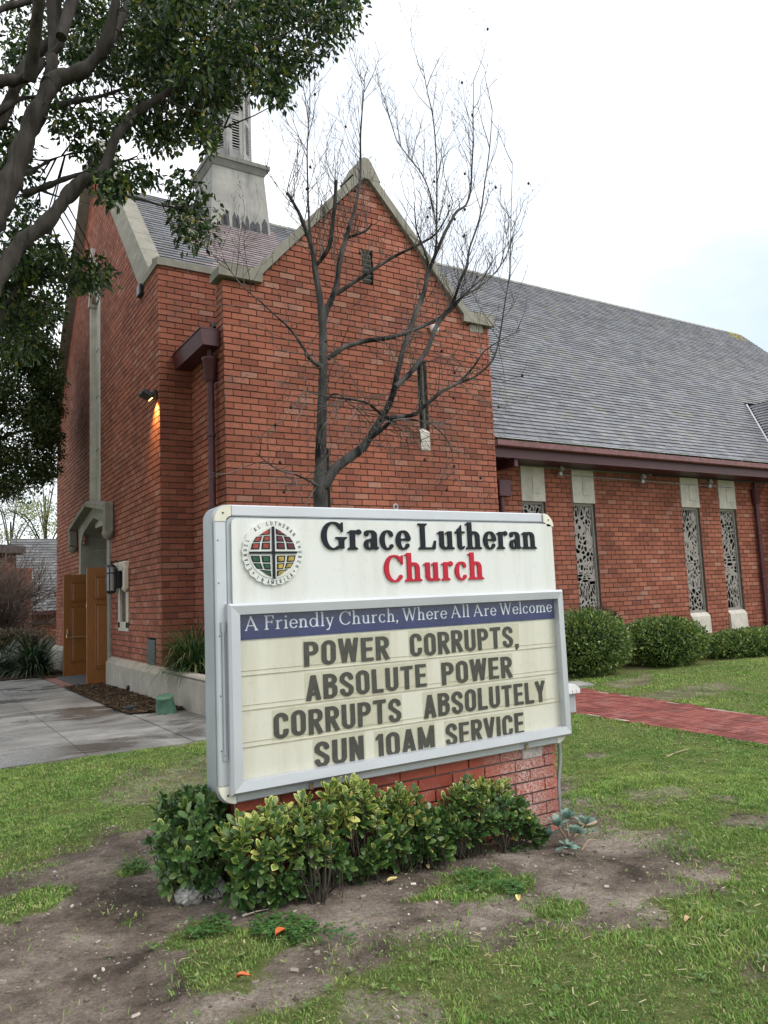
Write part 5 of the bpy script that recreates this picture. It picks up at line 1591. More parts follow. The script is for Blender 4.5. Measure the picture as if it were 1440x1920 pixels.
def weeds():
    r = np.random.default_rng(15); V = []; F = []; n0 = 0
    X, Y = r.uniform(.4, 6.4, 5200), r.uniform(1.9, 8.4, 5200)
    t = turf(X, Y); ok = (r.random(5200) < .22 + .5 * (vn2(X, Y, 1.7, 2) > .58)) & (t > .1) & ~hard(X, Y, .03) & ~((X > 1.3) & (X < 3.7) & (Y > 3.3) & (Y < 4.3))
    for x, y, z in zip(X[ok], Y[ok], bump_z(X[ok], Y[ok])):
        k = r.integers(3, 7); a0 = r.uniform(0, 6.28)
        for i in range(k):
            a = a0 + i * 6.28 / k + r.uniform(-.3, .3); s = r.uniform(.012, .03); c, sn = math.cos(a), math.sin(a); e = r.uniform(.1, .7); w = r.uniform(.16, .3)
            pts = [(0, 0, 0), (.5 * s, w * s, .5 * e * s), (s, 0, .8 * e * s), (.5 * s, -w * s, .5 * e * s)]
            V += [(x + p[0] * c - p[1] * sn, y + p[0] * sn + p[1] * c, z + .012 + p[2]) for p in pts]; F.append([n0, n0 + 1, n0 + 2, n0 + 3]); n0 += 4
    o = mesh_np('weeds', V, F, leaf_mat('weed_leaf', [(0, (.07, .15, .04)), (.5, (.13, .24, .06)), (.85, (.22, .31, .09)), (1, (.38, .34, .15))], .3))
    tag(o, 'small broad-leaved weeds mixed through the lawn', 'weeds', kind='stuff')
    n = 5200; X, Y = r.uniform(.4, 7.0, n), r.uniform(1.9, 8.4, n); ok = (turf(X, Y) > .25) & ~hard(X, Y, .02) & (r.random(n) < .25 + .75 * (vn1(X, Y, 1.1, 3) > .55)); X, Y = X[ok], Y[ok]; n = len(X)
    a = r.uniform(0, 6.28, n); l = r.uniform(.015, .05, n); w = r.uniform(.0012, .003, n); z = bump_z(X, Y) + r.uniform(.006, .026, n); dz = r.uniform(-.004, .008, n)
    dx, dy = np.cos(a) * l, np.sin(a) * l; sx, sy = -np.sin(a) * w, np.cos(a) * w
    V = np.stack([np.stack([X - sx, Y - sy, z], 1), np.stack([X + sx, Y + sy, z], 1), np.stack([X + dx + sx, Y + dy + sy, z + dz], 1), np.stack([X + dx - sx, Y + dy - sy, z + dz], 1)], 1).reshape(-1, 3)
    o = mesh_np('dry_thatch', V, np.arange(4 * n).reshape(-1, 4), leaf_mat('dry_straw', [(0, (.24, .18, .10)), (.6, (.42, .35, .20)), (1, (.58, .50, .33))], .1))
    tag(o, 'dry straw thatch lying between the grass blades', 'thatch', kind='stuff')
clover(); weeds()
def litter():
    r = np.random.default_rng(9); mb = MB()
    X, Y = r.uniform(.3, 5.0, 14000), r.uniform(2.0, 6.2, 14000)
    ok = (turf(X, Y) < .6) & ~hard(X, Y, .02) & ~((X > 1.38) & (X < 3.66) & (Y > 3.8) & (Y < 4.2))
    X, Y = X[ok][:4200], Y[ok][:4200]; Zs = bump_z(X, Y)
    for x, y, z in zip(X, Y, Zs):
        s = float(r.choice([.003, .005, .008, .013], p=[.5, .32, .14, .04])) * r.uniform(.7, 1.3)
        R_ = Matrix.Rotation(r.uniform(0, 6.3), 3, 'Z') @ Matrix.Rotation(r.uniform(-.6, .6), 3, 'X')
        mb.obox((x, y, z + s * .3), (s * r.uniform(1, 2.4), s, s * r.uniform(.35, .9)), R_, 0, 0)
    k = NT('soil_crumbs'); k.col(k.ramp(k.island(), [(0, (.08, .063, .05)), (.55, (.20, .165, .135)), (.85, (.34, .295, .25)), (1, (.56, .51, .44))])); k.rough(.95, .1)
    tag(mb.build('soil_crumbs', [k.m]), 'pale crumbs, bark chips and pebbles scattered over the soil', 'litter', kind='stuff')
litter()
# ------------------------------------------------------------------ leaves and branches
def leaf_quads(C, D, Nrm, ln, wd, fold=.25):
    """folded four-sided leaves: centre-base C, direction D, normal Nrm (all (n,3))"""
    D = D / np.linalg.norm(D, axis=1, keepdims=True)
    S = np.cross(D, Nrm); S /= np.linalg.norm(S, axis=1, keepdims=True) + 1e-9
    N2 = np.cross(S, D)
    ln = ln[:, None]; wd = wd[:, None]
    V = np.stack([C, C + D * ln * .45 + S * wd * .5 + N2 * wd * fold, C + D * ln, C + D * ln * .45 - S * wd * .5 + N2 * wd * fold], 1).reshape(-1, 3)
    b = np.arange(len(C))[:, None] * 4
    return V, np.concatenate([b + np.array([[0, 1, 2]]), b + np.array([[0, 2, 3]])], 1).reshape(-1, 3)
def blob_leaves(blobs, r, size, droop=.5, per=90, aspect=.5, flat=.75):
    Cs, Ds, Ns, L_, W_ = [], [], [], [], []
    for (c, rad, k) in blobs:
        n = int(per * k); u = r.normal(size=(n, 3)); u /= np.linalg.norm(u, axis=1, keepdims=True)
        q = u * (r.random((n, 1)) ** .45) * rad * np.array([1, 1, flat])
        d = u * .7 + r.normal(size=(n, 3)) * .6 + np.array([0, 0, -droop])
        Cs.append(np.asarray(c) + q); Ds.append(d); Ns.append(r.normal(size=(n, 3)) * .8 + np.array([0, 0, 1]))
        l = size * r.uniform(.65, 1.25, n); L_.append(l); W_.append(l * aspect * r.uniform(.8, 1.15, n))
    return leaf_quads(np.concatenate(Cs), np.concatenate(Ds), np.concatenate(Ns), np.concatenate(L_), np.concatenate(W_))

# ------------------------------------------------------------------ the big evergreen over the left of the picture
M_fbark = bark_mat('grey_fig_bark', (.018, .016, .014), (.075, .065, .057), 9, .16, 1.0)
M_ficus = leaf_mat('dark_fig_leaf', [(0, (.007, .021, .006)), (.45, (.022, .054, .013)), (.80, (.058, .108, .022)), (.95, (.13, .18, .03)), (1, (.34, .29, .05))], .34, .34, .5)
fig = thing('evergreen_tree', 'large dark evergreen tree whose limbs and leaves fill the upper left', 'tree', (-1.3, 8.3, 0))
def pxl(rows):
    """limb rows (px, py, Y, radius in m) -> world rows"""
    return [(*atY(a, b, Y), rr) for a, b, Y, rr in rows]
def wob_tube(mb, rows, n=10, sub=5, amp=.10, seed=0, m=0):
    P = spline(rows, sub); r = np.random.default_rng(seed)
    rad = P[:, 3] * (1 + amp * r.normal(size=len(P)).clip(-1.5, 1.5))
    mb.tube(P[:, :3], np.maximum(rad, .002), n, m)
limbs = [
    [(-1.45, 8.4, -.1, .42), (-1.35, 8.35, .8, .34), (-1.05, 8.3, 2.2, .30), (-.55, 8.25, 3.6, .27), (-.1, 8.2, 4.6, .24), (.3, 8.2, 5.2, .22)],
    pxl([(-130, 560, 8.2, .21), (-60, 480, 8.2, .19), (-5, 400, 8.2, .165), (25, 325, 8.2, .15), (52, 250, 8.15, .135), (78, 195, 8.1, .125), (105, 150, 8.1, .12), (150, 135, 8.0, .10), (190, 95, 7.9, .085), (212, 30, 7.8, .075), (225, -60, 7.7, .06)]),
    pxl([(-140, 700, 8.0, .17), (-60, 610, 8.0, .14), (0, 515, 8.0, .115), (40, 455, 7.95, .105), (85, 420, 7.9, .10), (125, 370, 7.9, .098), (155, 340, 7.85, .095), (190, 328, 7.8, .088), (203, 296, 7.8, .080), (218, 256, 7.75, .075), (245, 225, 7.75, .07), (262, 205, 7.7, .072), (300, 182, 7.7, .06), (345, 155, 7.7, .055), (385, 128, 7.7, .05), (415, 85, 7.7, .042), (432, 30, 7.7, .034), (440, -40, 7.7, .028)]),
    pxl([(92, 160, 8.1, .11), (128, 140, 8.2, .095), (170, 118, 8.3, .085), (205, 80, 8.4, .07), (235, 20, 8.5, .055), (250, -60, 8.6, .045)]),
    pxl([(60, 235, 8.15, .10), (88, 160, 8.5, .095), (100, 95, 8.7, .085), (98, 40, 8.8, .075), (92, -40, 8.9, .065)]),
    pxl([(88, 110, 8.7, .06), (115, 80, 8.6, .055), (112, 30, 8.6, .05), (105, -30, 8.5, .045)]),
    pxl([(-60, 260, 8.6, .13), (0, 225, 8.7, .10), (40, 140, 8.8, .095), (72, 100, 8.9, .085), (98, 70, 8.9, .06), (122, 38, 9.0, .045), (140, -20, 9.1, .03)]),
    pxl([(-80, 200, 8.5, .14), (-10, 155, 8.6, .10), (30, 150, 8.6, .085), (60, 140, 8.5, .07), (80, 115, 8.5, .06)]),
    pxl([(-90, 70, 8.8, .08), (0, 18, 8.8, .055), (60, 0, 8.8, .045), (100, -30, 8.8, .035)]),
    pxl([(-90, 250, 8.4, .10), (0, 205, 8.6, .06), (40, 185, 8.8, .04), (80, 182, 9.0, .03)]),
    pxl([(45, 365, 8.6, .055), (85, 350, 8.5, .048), (120, 336, 8.4, .04), (165, 322, 8.3, .032), (200, 312, 8.2, .024), (240, 300, 8.1, .016)]),
    pxl([(60, 350, 8.7, .022), (90, 362, 8.7, .018), (120, 372, 8.7, .012)]),
    pxl([(200, 372, 7.8, .022), (230, 368, 7.7, .022), (270, 375, 7.65, .02), (300, 385, 7.6, .017), (322, 388, 7.6, .014), (345, 400, 7.6, .010), (370, 420, 7.6, .006)]),
    pxl([(215, 350, 7.8, .02), (200, 372, 7.8, .022)]),
    pxl([(305, 386, 7.6, .008), (318, 410, 7.6, .006), (335, 430, 7.6, .004)]),
    pxl([(100, 200, 8.3, .05), (140, 190, 8.6, .045), (190, 180, 8.8, .035), (250, 160, 9.0, .025), (310, 140, 9.1, .016)]),
    pxl([(20, 330, 8.3, .04), (60, 320, 8.6, .03), (95, 300, 8.8, .02), (122, 291, 8.9, .008)]),
    pxl([(345, 155, 7.7, .03), (400, 120, 7.4, .026), (470, 90, 7.2, .022), (540, 60, 7.1, .016), (600, 30, 7.0, .010), (640, 15, 7.0, .006)]),
    pxl([(430, 40, 7.7, .03), (480, 10, 7.8, .024), (540, -10, 7.9, .018)]),
    pxl([(300, 182, 7.7, .02), (340, 200, 7.6, .016), (390, 215, 7.5, .012), (420, 240, 7.5, .007)]),
    pxl([(-5, 610, 9.0, .03), (10, 570, 9.0, .028), (30, 545, 9.0, .02), (34, 520, 9.0, .012)]),
]
limbs += [[(-.1, 8.2, 4.6, .2), (-1.2, 7.2, 6.0, .16), (-2.2, 6.2, 7.6, .10), (-3.0, 5.4, 9.0, .05)], [(.1, 8.2, 4.9, .18), (.0, 9.4, 6.6, .12), (-.6, 10.6, 8.4, .07), (-1.2, 11.6, 9.6, .03)],
          [(-.55, 8.25, 3.6, .2), (-2.4, 8.6, 5.4, .15), (-4.0, 8.8, 7.2, .09), (-5.0, 9.0, 8.4, .04)], [(.9, 8.1, 7.0, .10), (1.0, 6.4, 8.6, .07), (1.4, 5.0, 9.8, .04)], [(1.2, 8.1, 7.6, .10), (1.6, 8.6, 9.2, .08), (2.2, 9.2, 10.6, .04)]]
mb = MB()
for i, l in enumerate(limbs):
    kf = .70 if i else 1.0
    wob_tube(mb, [(q[0], q[1], q[2], q[3] * kf) for q in l], 14 if l[0][3] > .1 else 8, 6, .12, 100 + i)
rb = np.random.default_rng(21)
LP = np.concatenate([spline(l, 6)[:, :3] for l in limbs])
def sample_px(P, n, Y0, Y1, r):
    A = np.array(P, float); lo, hi = A.min(0), A.max(0); out = []
    while len(out) < n:
        x, y = r.uniform(lo, hi)
        if in_poly(P, np.array([x]), np.array([y]))[0]: out.append(atY(x, y, r.uniform(Y0, Y1)))
    return out
regions = [
    ([(0, -80), (330, -80), (330, 170), (240, 210), (120, 190), (0, 240)], 44, 9.2, 12.0, .28),
    ([(330, -80), (640, -80), (675, -10), (640, 55), (585, 110), (545, 150), (505, 165), (455, 150), (430, 175), (380, 190), (330, 160)], 100, 6.8, 8.8, .27),
    ([(250, -80), (350, -80), (350, 150), (250, 150)], 44, 7.4, 10, .26),
    ([(20, -80), (260, -80), (260, 110), (200, 130), (30, 130)], 46, 8.6, 11.5, .27),
    ([(235, 175), (430, 160), (420, 230), (370, 250), (300, 270), (240, 240)], 46, 7.75, 9.0, .20),
    ([(360, 220), (425, 210), (430, 262), (400, 275), (365, 260)], 7, 6.9, 7.4, .15),
    ([(185, 345), (232, 320), (240, 360), (212, 380), (188, 372)], 9, 7.4, 7.9, .16),
    ([(215, 305), (330, 320), (325, 345), (225, 345)], 8, 7.8, 8.4, .13),
    ([(100, 205), (240, 200), (230, 290), (190, 310), (150, 290), (105, 250)], 20, 8.0, 9.2, .17),
    ([(330, 375), (405, 380), (418, 420), (385, 455), (345, 460), (328, 430)], 14, 7.3, 7.8, .13),
    ([(318, 320), (370, 335), (400, 370), (340, 375)], 6, 7.3, 7.8, .11),
    ([(0, 425), (55, 440), (110, 450), (140, 480), (190, 505), (205, 530), (165, 550), (120, 540), (60, 520), (0, 540)], 46, 8.4, 10.5, .20),
    ([(20, 320), (60, 330), (70, 430), (0, 430), (0, 380)], 9, 8.6, 9.8, .17),
    ([(0, 230), (60, 250), (40, 330), (0, 330)], 14, 8.8, 10, .19),
    ([(0, 540), (110, 550), (95, 620), (0, 690)], 34, 9.0, 11.5, .24),
    ([(470, 130), (540, 140), (530, 195), (500, 205), (470, 175)], 10, 6.9, 7.6, .14),
    ([(600, -20), (668, -12), (640, 45), (600, 60)], 8, 6.8, 7.2, .13),
]
blobs = []
for P, n, a, b, rad in regions:
    for c in sample_px(P, n, a, b, rb):
        q = RM @ (c - EYE); px, py = 720 + FPX * q[0] / q[2], 960 + FPX * q[1] / q[2]
        if 408 < px < 520 and 195 < py < 345: continue
        blobs.append((c, rad * rb.uniform(.75, 1.25), (rad / .2) ** 1.5))
for _ in range(170):     # the rest of the crown, outside the picture
    while True:
        u = rb.uniform(-1, 1, 3)
        c = np.array([-1.2, 8.0, 8.6]) + u * np.array([5.6, 5.2, 3.0])
        q = RM @ (c - EYE); px, py = (720 + FPX * q[0] / q[2], 960 + FPX * q[1] / q[2]) if q[2] > .2 else (-9e3, 0)
        if np.linalg.norm(u) < 1 and (px < -70 or py < -90) and c[1] > 2.5: break
    blobs.append((c, rb.uniform(.35, .6), 2.2))
for k in range(6): pass
for (c, rad, k) in blobs:
    j = np.argmin(((LP - c) ** 2).sum(1)); p = LP[j]
    if np.linalg.norm(p - c) < 1.6:
        mid = (p + c) / 2 + rb.normal(size=3) * .06
        mb.tube([p, mid, c], [.011, .007, .003], 4)
mb.build('trunk', [M_fbark], fig)
V, F = blob_leaves(blobs, rb, .085, .6, 64, .48, .85)
mesh_np('crown', V, F, M_ficus, fig)
# second evergreen further back beside the church front
fig2 = thing('evergreen_tree', 'bushy mid-green evergreen further back, its crown filling the left edge beside the church front', 'tree', (-1.7, 18.4, -.12))
mb = MB()
wob_tube(mb, [(-1.7, 18.4, -.3, .36), (-1.65, 18.4, 1.6, .30), (-1.5, 18.3, 3.2, .26), (-1.2, 18.2, 5.5, .18), (-1.0, 18.2, 8.5, .08), (-.9, 18.2, 10.5, .03)], 12, 6, .06, 5)
for e in ((2.3, 20.2, 6.0), (2.4, 20.0, 8.0), (-4.5, 20.0, 7.0), (1.5, 19.3, 5.0), (-2.5, 22, 8.0), (2.0, 20.8, 4.6), (-2.5, 13, 7.0), (-5.5, 16, 7.5), (-.5, 12.5, 8.4), (.4, 15.5, 8.6)):
    wob_tube(mb, [(-1.5, 18.3, 3.0, .15), (-1.5 + (e[0] + 1.5) * .5, 18.3 + (e[1] - 18.3) * .5, 3.0 + (e[2] - 3.0) * .6, .09), (*e, .025)], 7, 5, .05, 6)
mb.build('trunk', [M_fbark], fig2)
blobs = []
reg2 = [([(-60, 560), (70, 560), (92, 640), (96, 760), (92, 860), (55, 915), (-10, 935), (-60, 920)], 190, 18.6, 21.8, .42), ([(50, 620), (104, 660), (105, 860), (80, 900)], 60, 18.8, 21, .28)]
for P, n, a, b, rad in reg2:
    for c in sample_px(P, n, a, b, rb): blobs.append((c, rad * rb.uniform(.7, 1.25), 1.0))
n_off = 0
while n_off < 250:       # unseen extra crown, added and enlarged to shade the church front
    u = rb.normal(size=3); u /= np.linalg.norm(u); c = np.array([-2.6, 16.6, 7.4]) + u * np.array([4.4, 6.4, 4.2]) * rb.uniform(.45, 1)
    q = RM @ (c - EYE)
    if 720 + FPX * q[0] / q[2] < -40: blobs.append((c, rb.uniform(.5, .8), 1.0)); n_off += 1
V, F = blob_leaves(blobs, rb, .10, .3, 150, .5, .8)
mesh_np('crown', V, F, leaf_mat('mid_green_leaf', [(0, (.016, .034, .010)), (.5, (.036, .064, .018)), (.85, (.07, .10, .028)), (1, (.14, .16, .05))], .3, .5, .35, (.7, (.11, .14, .04), .5)), fig2)

# ------------------------------------------------------------------ the bare tree behind the board
M_bare = bark_mat('wet_bare_bark', (.008, .0075, .0075), (.17, .163, .158), 2.6, .3, .8, .44, .74)
M_twig = simple('grey_brown_twig', (.12, .108, .10), .9, .2, var=.75, scale=2.2)
gum = thing('bare_tree', 'leafless tree with two leaning trunks and fine twigs against the brick gable', 'tree', (3.95, 7.8, 0))
S5 = 1 / 185.0     # metres per pixel of radius at this distance
def T(rows, Y0=7.8, Y1=None, k=1.0):
    n = len(rows); Y1 = Y0 if Y1 is None else Y1
    return [(*atY(p[0], p[1], Y0 + (Y1 - Y0) * i / max(n - 1, 1)), p[2] * S5 * k) for i, p in enumerate(rows)]
base = atY(598, 950, 7.8)
main = [
    [(3.96, 7.8, -.05, .16), (3.95, 7.8, .5, .12), (3.955, 7.8, 1.4, .10), (3.96, 7.8, 2.2, .085)] + T([(600, 945, 15), (600, 900, 13.5), (601, 860, 12), (603, 800, 10.5), (605, 720, 9.5), (606, 640, 9), (604, 600, 8.5), (600, 560, 7.5), (592, 515, 6.5), (586, 470, 5.5), (573, 430, 4.5), (559, 396, 3.5), (538, 361, 3)], 7.8, 7.6),
    T([(587, 480, 4), (580, 420, 3), (577, 345, 2.3), (576, 283, 1.8), (578, 240, 1.3), (577, 189, .8)], 7.7, 7.5),
    T([(588, 503, 5), (604, 484, 5), (618, 458, 4.8), (626, 400, 4.5), (629, 365, 4.3), (630, 337, 4)], 7.75, 7.4),
    T([(604, 612, 7.5), (614, 578, 7), (630, 538, 6.5), (637, 491, 6), (647, 453, 5.4), (655, 425, 4.6), (664, 396, 3.8), (675, 344, 3), (676, 300, 2.5), (676, 250, 2), (682, 174, 1.3), (684, 141, .8)], 7.85, 8.1),
    T([(648, 447, 3.6), (668, 440, 3.2), (687, 432, 2.6), (697, 420, 1.6)], 7.95, 7.8),
    T([(630, 552, 5), (655, 535, 4.6), (682, 517, 4.2), (710, 499, 3.9), (739, 481, 3.6), (786, 458, 3), (814, 441, 2.4), (833, 415, 1.6), (850, 380, .8)], 7.9, 7.2),
    T([(614, 672, 6), (628, 664, 5.6), (644, 652, 5.4), (682, 640, 5.2), (710, 636, 5), (739, 631, 4.8), (777, 618, 4.4), (819, 599, 3.8), (847, 580, 3.2), (871, 552, 2.4), (905, 520, 1.6), (930, 480, .9)], 7.75, 7.1),
    T([(606, 690, 5), (590, 680, 4.6), (577, 668, 4), (568, 651, 3.3), (545, 618, 2.4), (515, 590, 1.8), (489, 566, 1.4), (451, 533, 1.1), (418, 486, .7)], 7.75, 7.2),
    [(3.97, 7.79, 1.9, .07)] + T([(602, 930, 10), (611, 908, 11), (627, 880, 11), (652, 860, 10.5), (677, 842, 10), (692, 822, 9.2), (713, 788, 8), (727, 763, 7.4), (738, 735, 7), (743, 708, 6.6), (750, 680, 6.2), (757, 652, 6), (768, 619, 5.8), (779, 588, 5.6), (790, 562, 5.4), (797, 540, 5.2), (803, 505, 5)], 7.78, 7.3),
    T([(803, 505, 4.2), (801, 486, 3.2), (790, 455, 2.3), (781, 430, 1.8), (777, 387, 1)], 7.3, 7.1),
    T([(805, 508, 4.6), (812, 488, 4.2), (833, 439, 3.8), (845, 416, 3.5), (857, 396, 3.2), (873, 385, 2.6), (882, 360, 2.2), (884, 330, 1.9), (887, 270, 1.5), (887, 222, 1.2), (888, 151, .7)], 7.3, 6.9),
    T([(814, 484, 3.4), (818, 455, 2.8), (819, 387, 2.2), (819, 340, 1.9), (818, 292, 1.7), (812, 222, 1.4), (800, 165, 1), (790, 108, .6)], 7.28, 7.4),
    T([(817, 420, 2), (806, 362, 1.8), (790, 325, 1.6), (772, 302, 1.5), (752, 275, 1.3), (741, 255, 1.1), (727, 205, .8), (722, 179, .5)], 7.3, 7.7),
    T([(742, 725, 6.4), (756, 712, 6.2), (774, 694, 5.8), (790, 672, 5.4), (804, 649, 5.2), (818, 613, 5), (838, 583, 4.6), (850, 565, 3.8), (857, 545, 3.2), (866, 520, 2.8), (876, 500, 2.5), (880, 467, 2.3), (899, 410, 1.9), (909, 344, 1.5), (918, 278, 1.1), (923, 207, .6)], 7.4, 6.9),
    T([(838, 583, 3), (862, 560, 2.4), (895, 540, 2), (925, 515, 1.5), (948, 482, 1.1), (960, 445, .7)], 7.1, 6.7),
    T([(712, 787, 5.6), (729, 784, 5.4), (754, 781, 5), (777, 777, 4.6), (790, 766, 4.4), (804, 755, 4.2), (827, 735, 3.8), (852, 722, 3.4), (870, 708, 2.9), (890, 685, 2.4), (907, 660, 1.8), (935, 640, 1.1), (975, 620, .6)], 7.45, 6.9),
    T([(852, 722, 3), (870, 714, 2.7), (888, 708, 2.5), (918, 683, 2.2), (930, 660, 2), (938, 625, 1.8), (947, 566, 1.5), (956, 505, 1.2), (958, 410, .9), (961, 307, .5)], 7.0, 6.6),
    T([(690, 824, 6), (706, 812, 5.4), (722, 800, 4.8), (735, 790, 3), (760, 786, 2.4), (790, 790, 1.8), (815, 800, 1.5), (838, 825, 1.2), (850, 860, .9), (853, 905, .6)], 7.5, 7.0),
    T([(716, 778, 2.8), (700, 764, 2.6), (690, 756, 2.3), (671, 751, 2.1), (645, 747, 1.8), (616, 744, 1.5), (590, 738, 1.2), (566, 731, .7)], 7.4, 7.0),
    T([(606, 760, 2.6), (622, 740, 2.2), (640, 742, 1.8), (655, 757, 1.5), (672, 770, 1), (700, 800, .6)], 7.75, 7.4),
    T([(598, 912, 3), (580, 902, 2.2), (560, 892, 1.8), (520, 880, 1.4), (480, 850, .8)], 7.75, 7.2),
    T([(560, 396, 1), (548, 372, .9), (541, 345, .7)], 7.6, 7.5),
]
mb = MB()
for i, l in enumerate(main):
    wob_tube(mb, l, 10 if l[0][3] > .03 else 6, 4, .05, 300 + i)
mb.build('trunk', [M_bare], gum)
rt = random.Random(5)
tw = MB(); tips = []
def twig(p, d, length, rad, depth, up):
    p = Vector(p); d = Vector(d).normalized(); n = max(3, int(length / .11)); pts = [p]
    for i in range(n):
        d = (d + Vector((rt.gauss(0, .13), rt.gauss(0, .13), rt.gauss(0, .13) + up * .10))).normalized(); p = p + d * (length / n); pts.append(p)
    tw.tube(pts, [rad * (1 - .65 * i / n) for i in range(n + 1)], 4 if rad > .004 else 3, 0, cap=False)
    tips.append((pts[-1], d))
    if depth > 0:
        for i in range(1, n + 1):
            if rt.random() < (.62 if depth > 1 else .5):
                side = Vector((rt.gauss(0, 1), rt.gauss(0, 1), rt.gauss(0, .6))); side = (side - d * side.dot(d)).normalized()
                nd = d * .75 + side * .75
                twig(pts[i], nd, length * rt.uniform(.35, .62), rad * .62, depth - 1, up)
    else:
        for i in range(1, n + 1):      # buds and spurs
            if rt.random() < .6:
                side = Vector((rt.gauss(0, 1), rt.gauss(0, 1), rt.gauss(0, 1))).normalized()
                tw.tube([pts[i], pts[i] + (side * .5 + d).normalized() * rt.uniform(.018, .05)], [.0028, .0032], 3, 0, cap=False)
for li, l in enumerate(main):
    P = spline(l, 4); L_ = len(P)
    for i in range(L_):
        p = P[i]
        if p[2] < 2.75 or p[3] > .034: continue
        f = i / L_
        t = P[min(i + 1, L_ - 1), :3] - P[max(i - 1, 0), :3]; t /= np.linalg.norm(t) + 1e-9
        prob = (.62 if li not in (1, 2, 3, 4) else .85) if li not in (17, 18, 19, 20) else .62
        if rt.random() < prob:
            hi = p[2] > 4.7
            side = np.array([rt.gauss(0, 1), rt.gauss(0, .7), rt.gauss(0, .4)]); side -= t * side.dot(t); side /= np.linalg.norm(side)
            droop = (not hi) and rt.random() < .55
            up = 2.8 if hi else (-.9 if droop else .45)
            d = t * .55 + side * .8 + np.array([0, 0, .35 if hi else -.2])
            if li < 6 and hi and d[0] > .1 and rt.random() < .5: d[0] *= -.6
            twig(p[:3], d, rt.uniform(.35, .75) * (1.0 if hi else 1.0), rt.uniform(.0042, .0066), 2 if rt.random() < .6 else 1, up)
tw.build('twigs', [M_twig], gum)
M_seed = simple('dark_seed_ball', (.03, .022, .018), .95, .1)
mb = MB(); mb.tube([(0, 0, .035), (0, 0, .015)], [.002, .002], 3, 0, cap=False); mb.lathe((0, 0, 0), [(.001, -.018), (.012, -.013), (.017, 0), (.012, .013), (.001, .018)], 7, 0)
sb0 = None
for p, d in rt.sample(tips, 44):
    if sb0 is None: o = sb0 = mb.build('seed_ball', [M_seed], gum, local=True)
    else:
        o = sb0.copy(); COL.objects.link(o); o.parent = gum
    o.location = p + Vector((0, 0, -.03)) - gum.location

# ------------------------------------------------------------------ round clipped bushes by the nave
M_bush = leaf_mat('glossy_bush_leaf', [(0, (.040, .085, .02)), (.45, (.09, .16, .038)), (.8, (.18, .26, .06)), (1, (.34, .38, .10))], .25, .32, .5)
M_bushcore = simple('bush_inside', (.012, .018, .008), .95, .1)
def bush(name, label, c, rad, n, size, mat, seed, group=None, flat_top=0.0, power=2.4):
    r = np.random.default_rng(seed); c = np.asarray(c, float); rad = np.asarray(rad, float)
    t = thing(name, label, 'bush', (c[0], c[1], c[2] - rad[2]), group)
    u = r.normal(size=(n, 3)); u /= np.linalg.norm(u, axis=1, keepdims=True)
    k = (np.abs(u) ** power).sum(1) ** (-1 / power)
    az = np.arctan2(u[:, 1], u[:, 0]); bump = 1 + .045 * np.sin(az * 5 + u[:, 2] * 4 + seed) + .05 * np.sin(az * 9 - u[:, 2] * 9) + .04 * r.normal(size=n)
    q = u * (k * bump * (1 - .22 * r.random(n) ** 2))[:, None] * rad + c
    d = u * .8 + r.normal(size=(n, 3)) * .5 + np.array([0, 0, .35]); nm = u + r.normal(size=(n, 3)) * .6
    l = size * r.uniform(.6, 1.3, n)
    V, F = leaf_quads(q, d, nm, l, l * .48)
    mesh_np('foliage', V, F, mat, t)
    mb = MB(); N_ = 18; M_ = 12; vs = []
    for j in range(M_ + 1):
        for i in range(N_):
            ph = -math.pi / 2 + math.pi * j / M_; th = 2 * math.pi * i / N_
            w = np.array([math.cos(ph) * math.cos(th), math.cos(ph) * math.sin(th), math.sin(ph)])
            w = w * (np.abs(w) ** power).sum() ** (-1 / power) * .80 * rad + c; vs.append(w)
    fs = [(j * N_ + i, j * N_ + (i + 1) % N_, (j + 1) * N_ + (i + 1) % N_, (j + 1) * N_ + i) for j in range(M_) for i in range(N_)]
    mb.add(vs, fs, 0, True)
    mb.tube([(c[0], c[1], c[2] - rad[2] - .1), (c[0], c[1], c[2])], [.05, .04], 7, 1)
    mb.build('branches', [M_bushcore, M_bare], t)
    return t
bush('bush', 'tallest rounded green bush, right behind the board beside the brick path', (10.05, 9.75, .54), (.84, .66, .55), 9500, .062, M_bush, 1, power=2.15)
bush('bush', 'round clipped dark green bush in the middle under the paired windows', (12.2, 9.80, .42), (.84, .72, .45), 9500, .062, M_bush, 2, power=2.15)
bush('bush', 'low flat-topped green hedge at the right edge under the downspout', (15.0, 9.75, .22), (1.55, .6, .27), 7500, .072, M_bush, 3)
bush('bush', 'small reddish loose bush peeping out behind the middle round bush', (11.75, 10.95, .52), (.55, .4, .56), 2600, .06, leaf_mat('reddish_leaf', [(0, (.05, .045, .02)), (.5, (.09, .075, .035)), (1, (.18, .12, .07))], .2), 4)

# ------------------------------------------------------------------ variegated shrubs at the foot of the board
def mshape():
    o = [(0, 0, 0), (.30, .20, .03), (.62, .27, .05), (.88, .15, .03), (1, 0, -.04), (.88, -.15, .03), (.62, -.27, .05), (.30, -.20, .03)]
    i = [(.08, 0, 0), (.32, .145, .02), (.60, .20, .035), (.83, .10, .02), (.91, 0, -.02), (.83, -.10, .02), (.60, -.20, .035), (.32, -.145, .02)]
    return np.array(o), np.array(i)
LO, LI = mshape()
M_edge = leaf_mat('yellow_leaf_margin', [(0, (.22, .27, .04)), (.5, (.42, .42, .09)), (1, (.62, .57, .19))], .25, .35, .5)
M_var = leaf_mat('variegated_leaf_green', [(0, (.045, .105, .022)), (.5, (.095, .19, .04)), (1, (.20, .30, .075))], .22, .30, .5)
M_plain = leaf_mat('plain_shrub_leaf', [(0, (.026, .070, .018)), (.5, (.06, .13, .032)), (1, (.14, .22, .06))], .2, .30, .55)
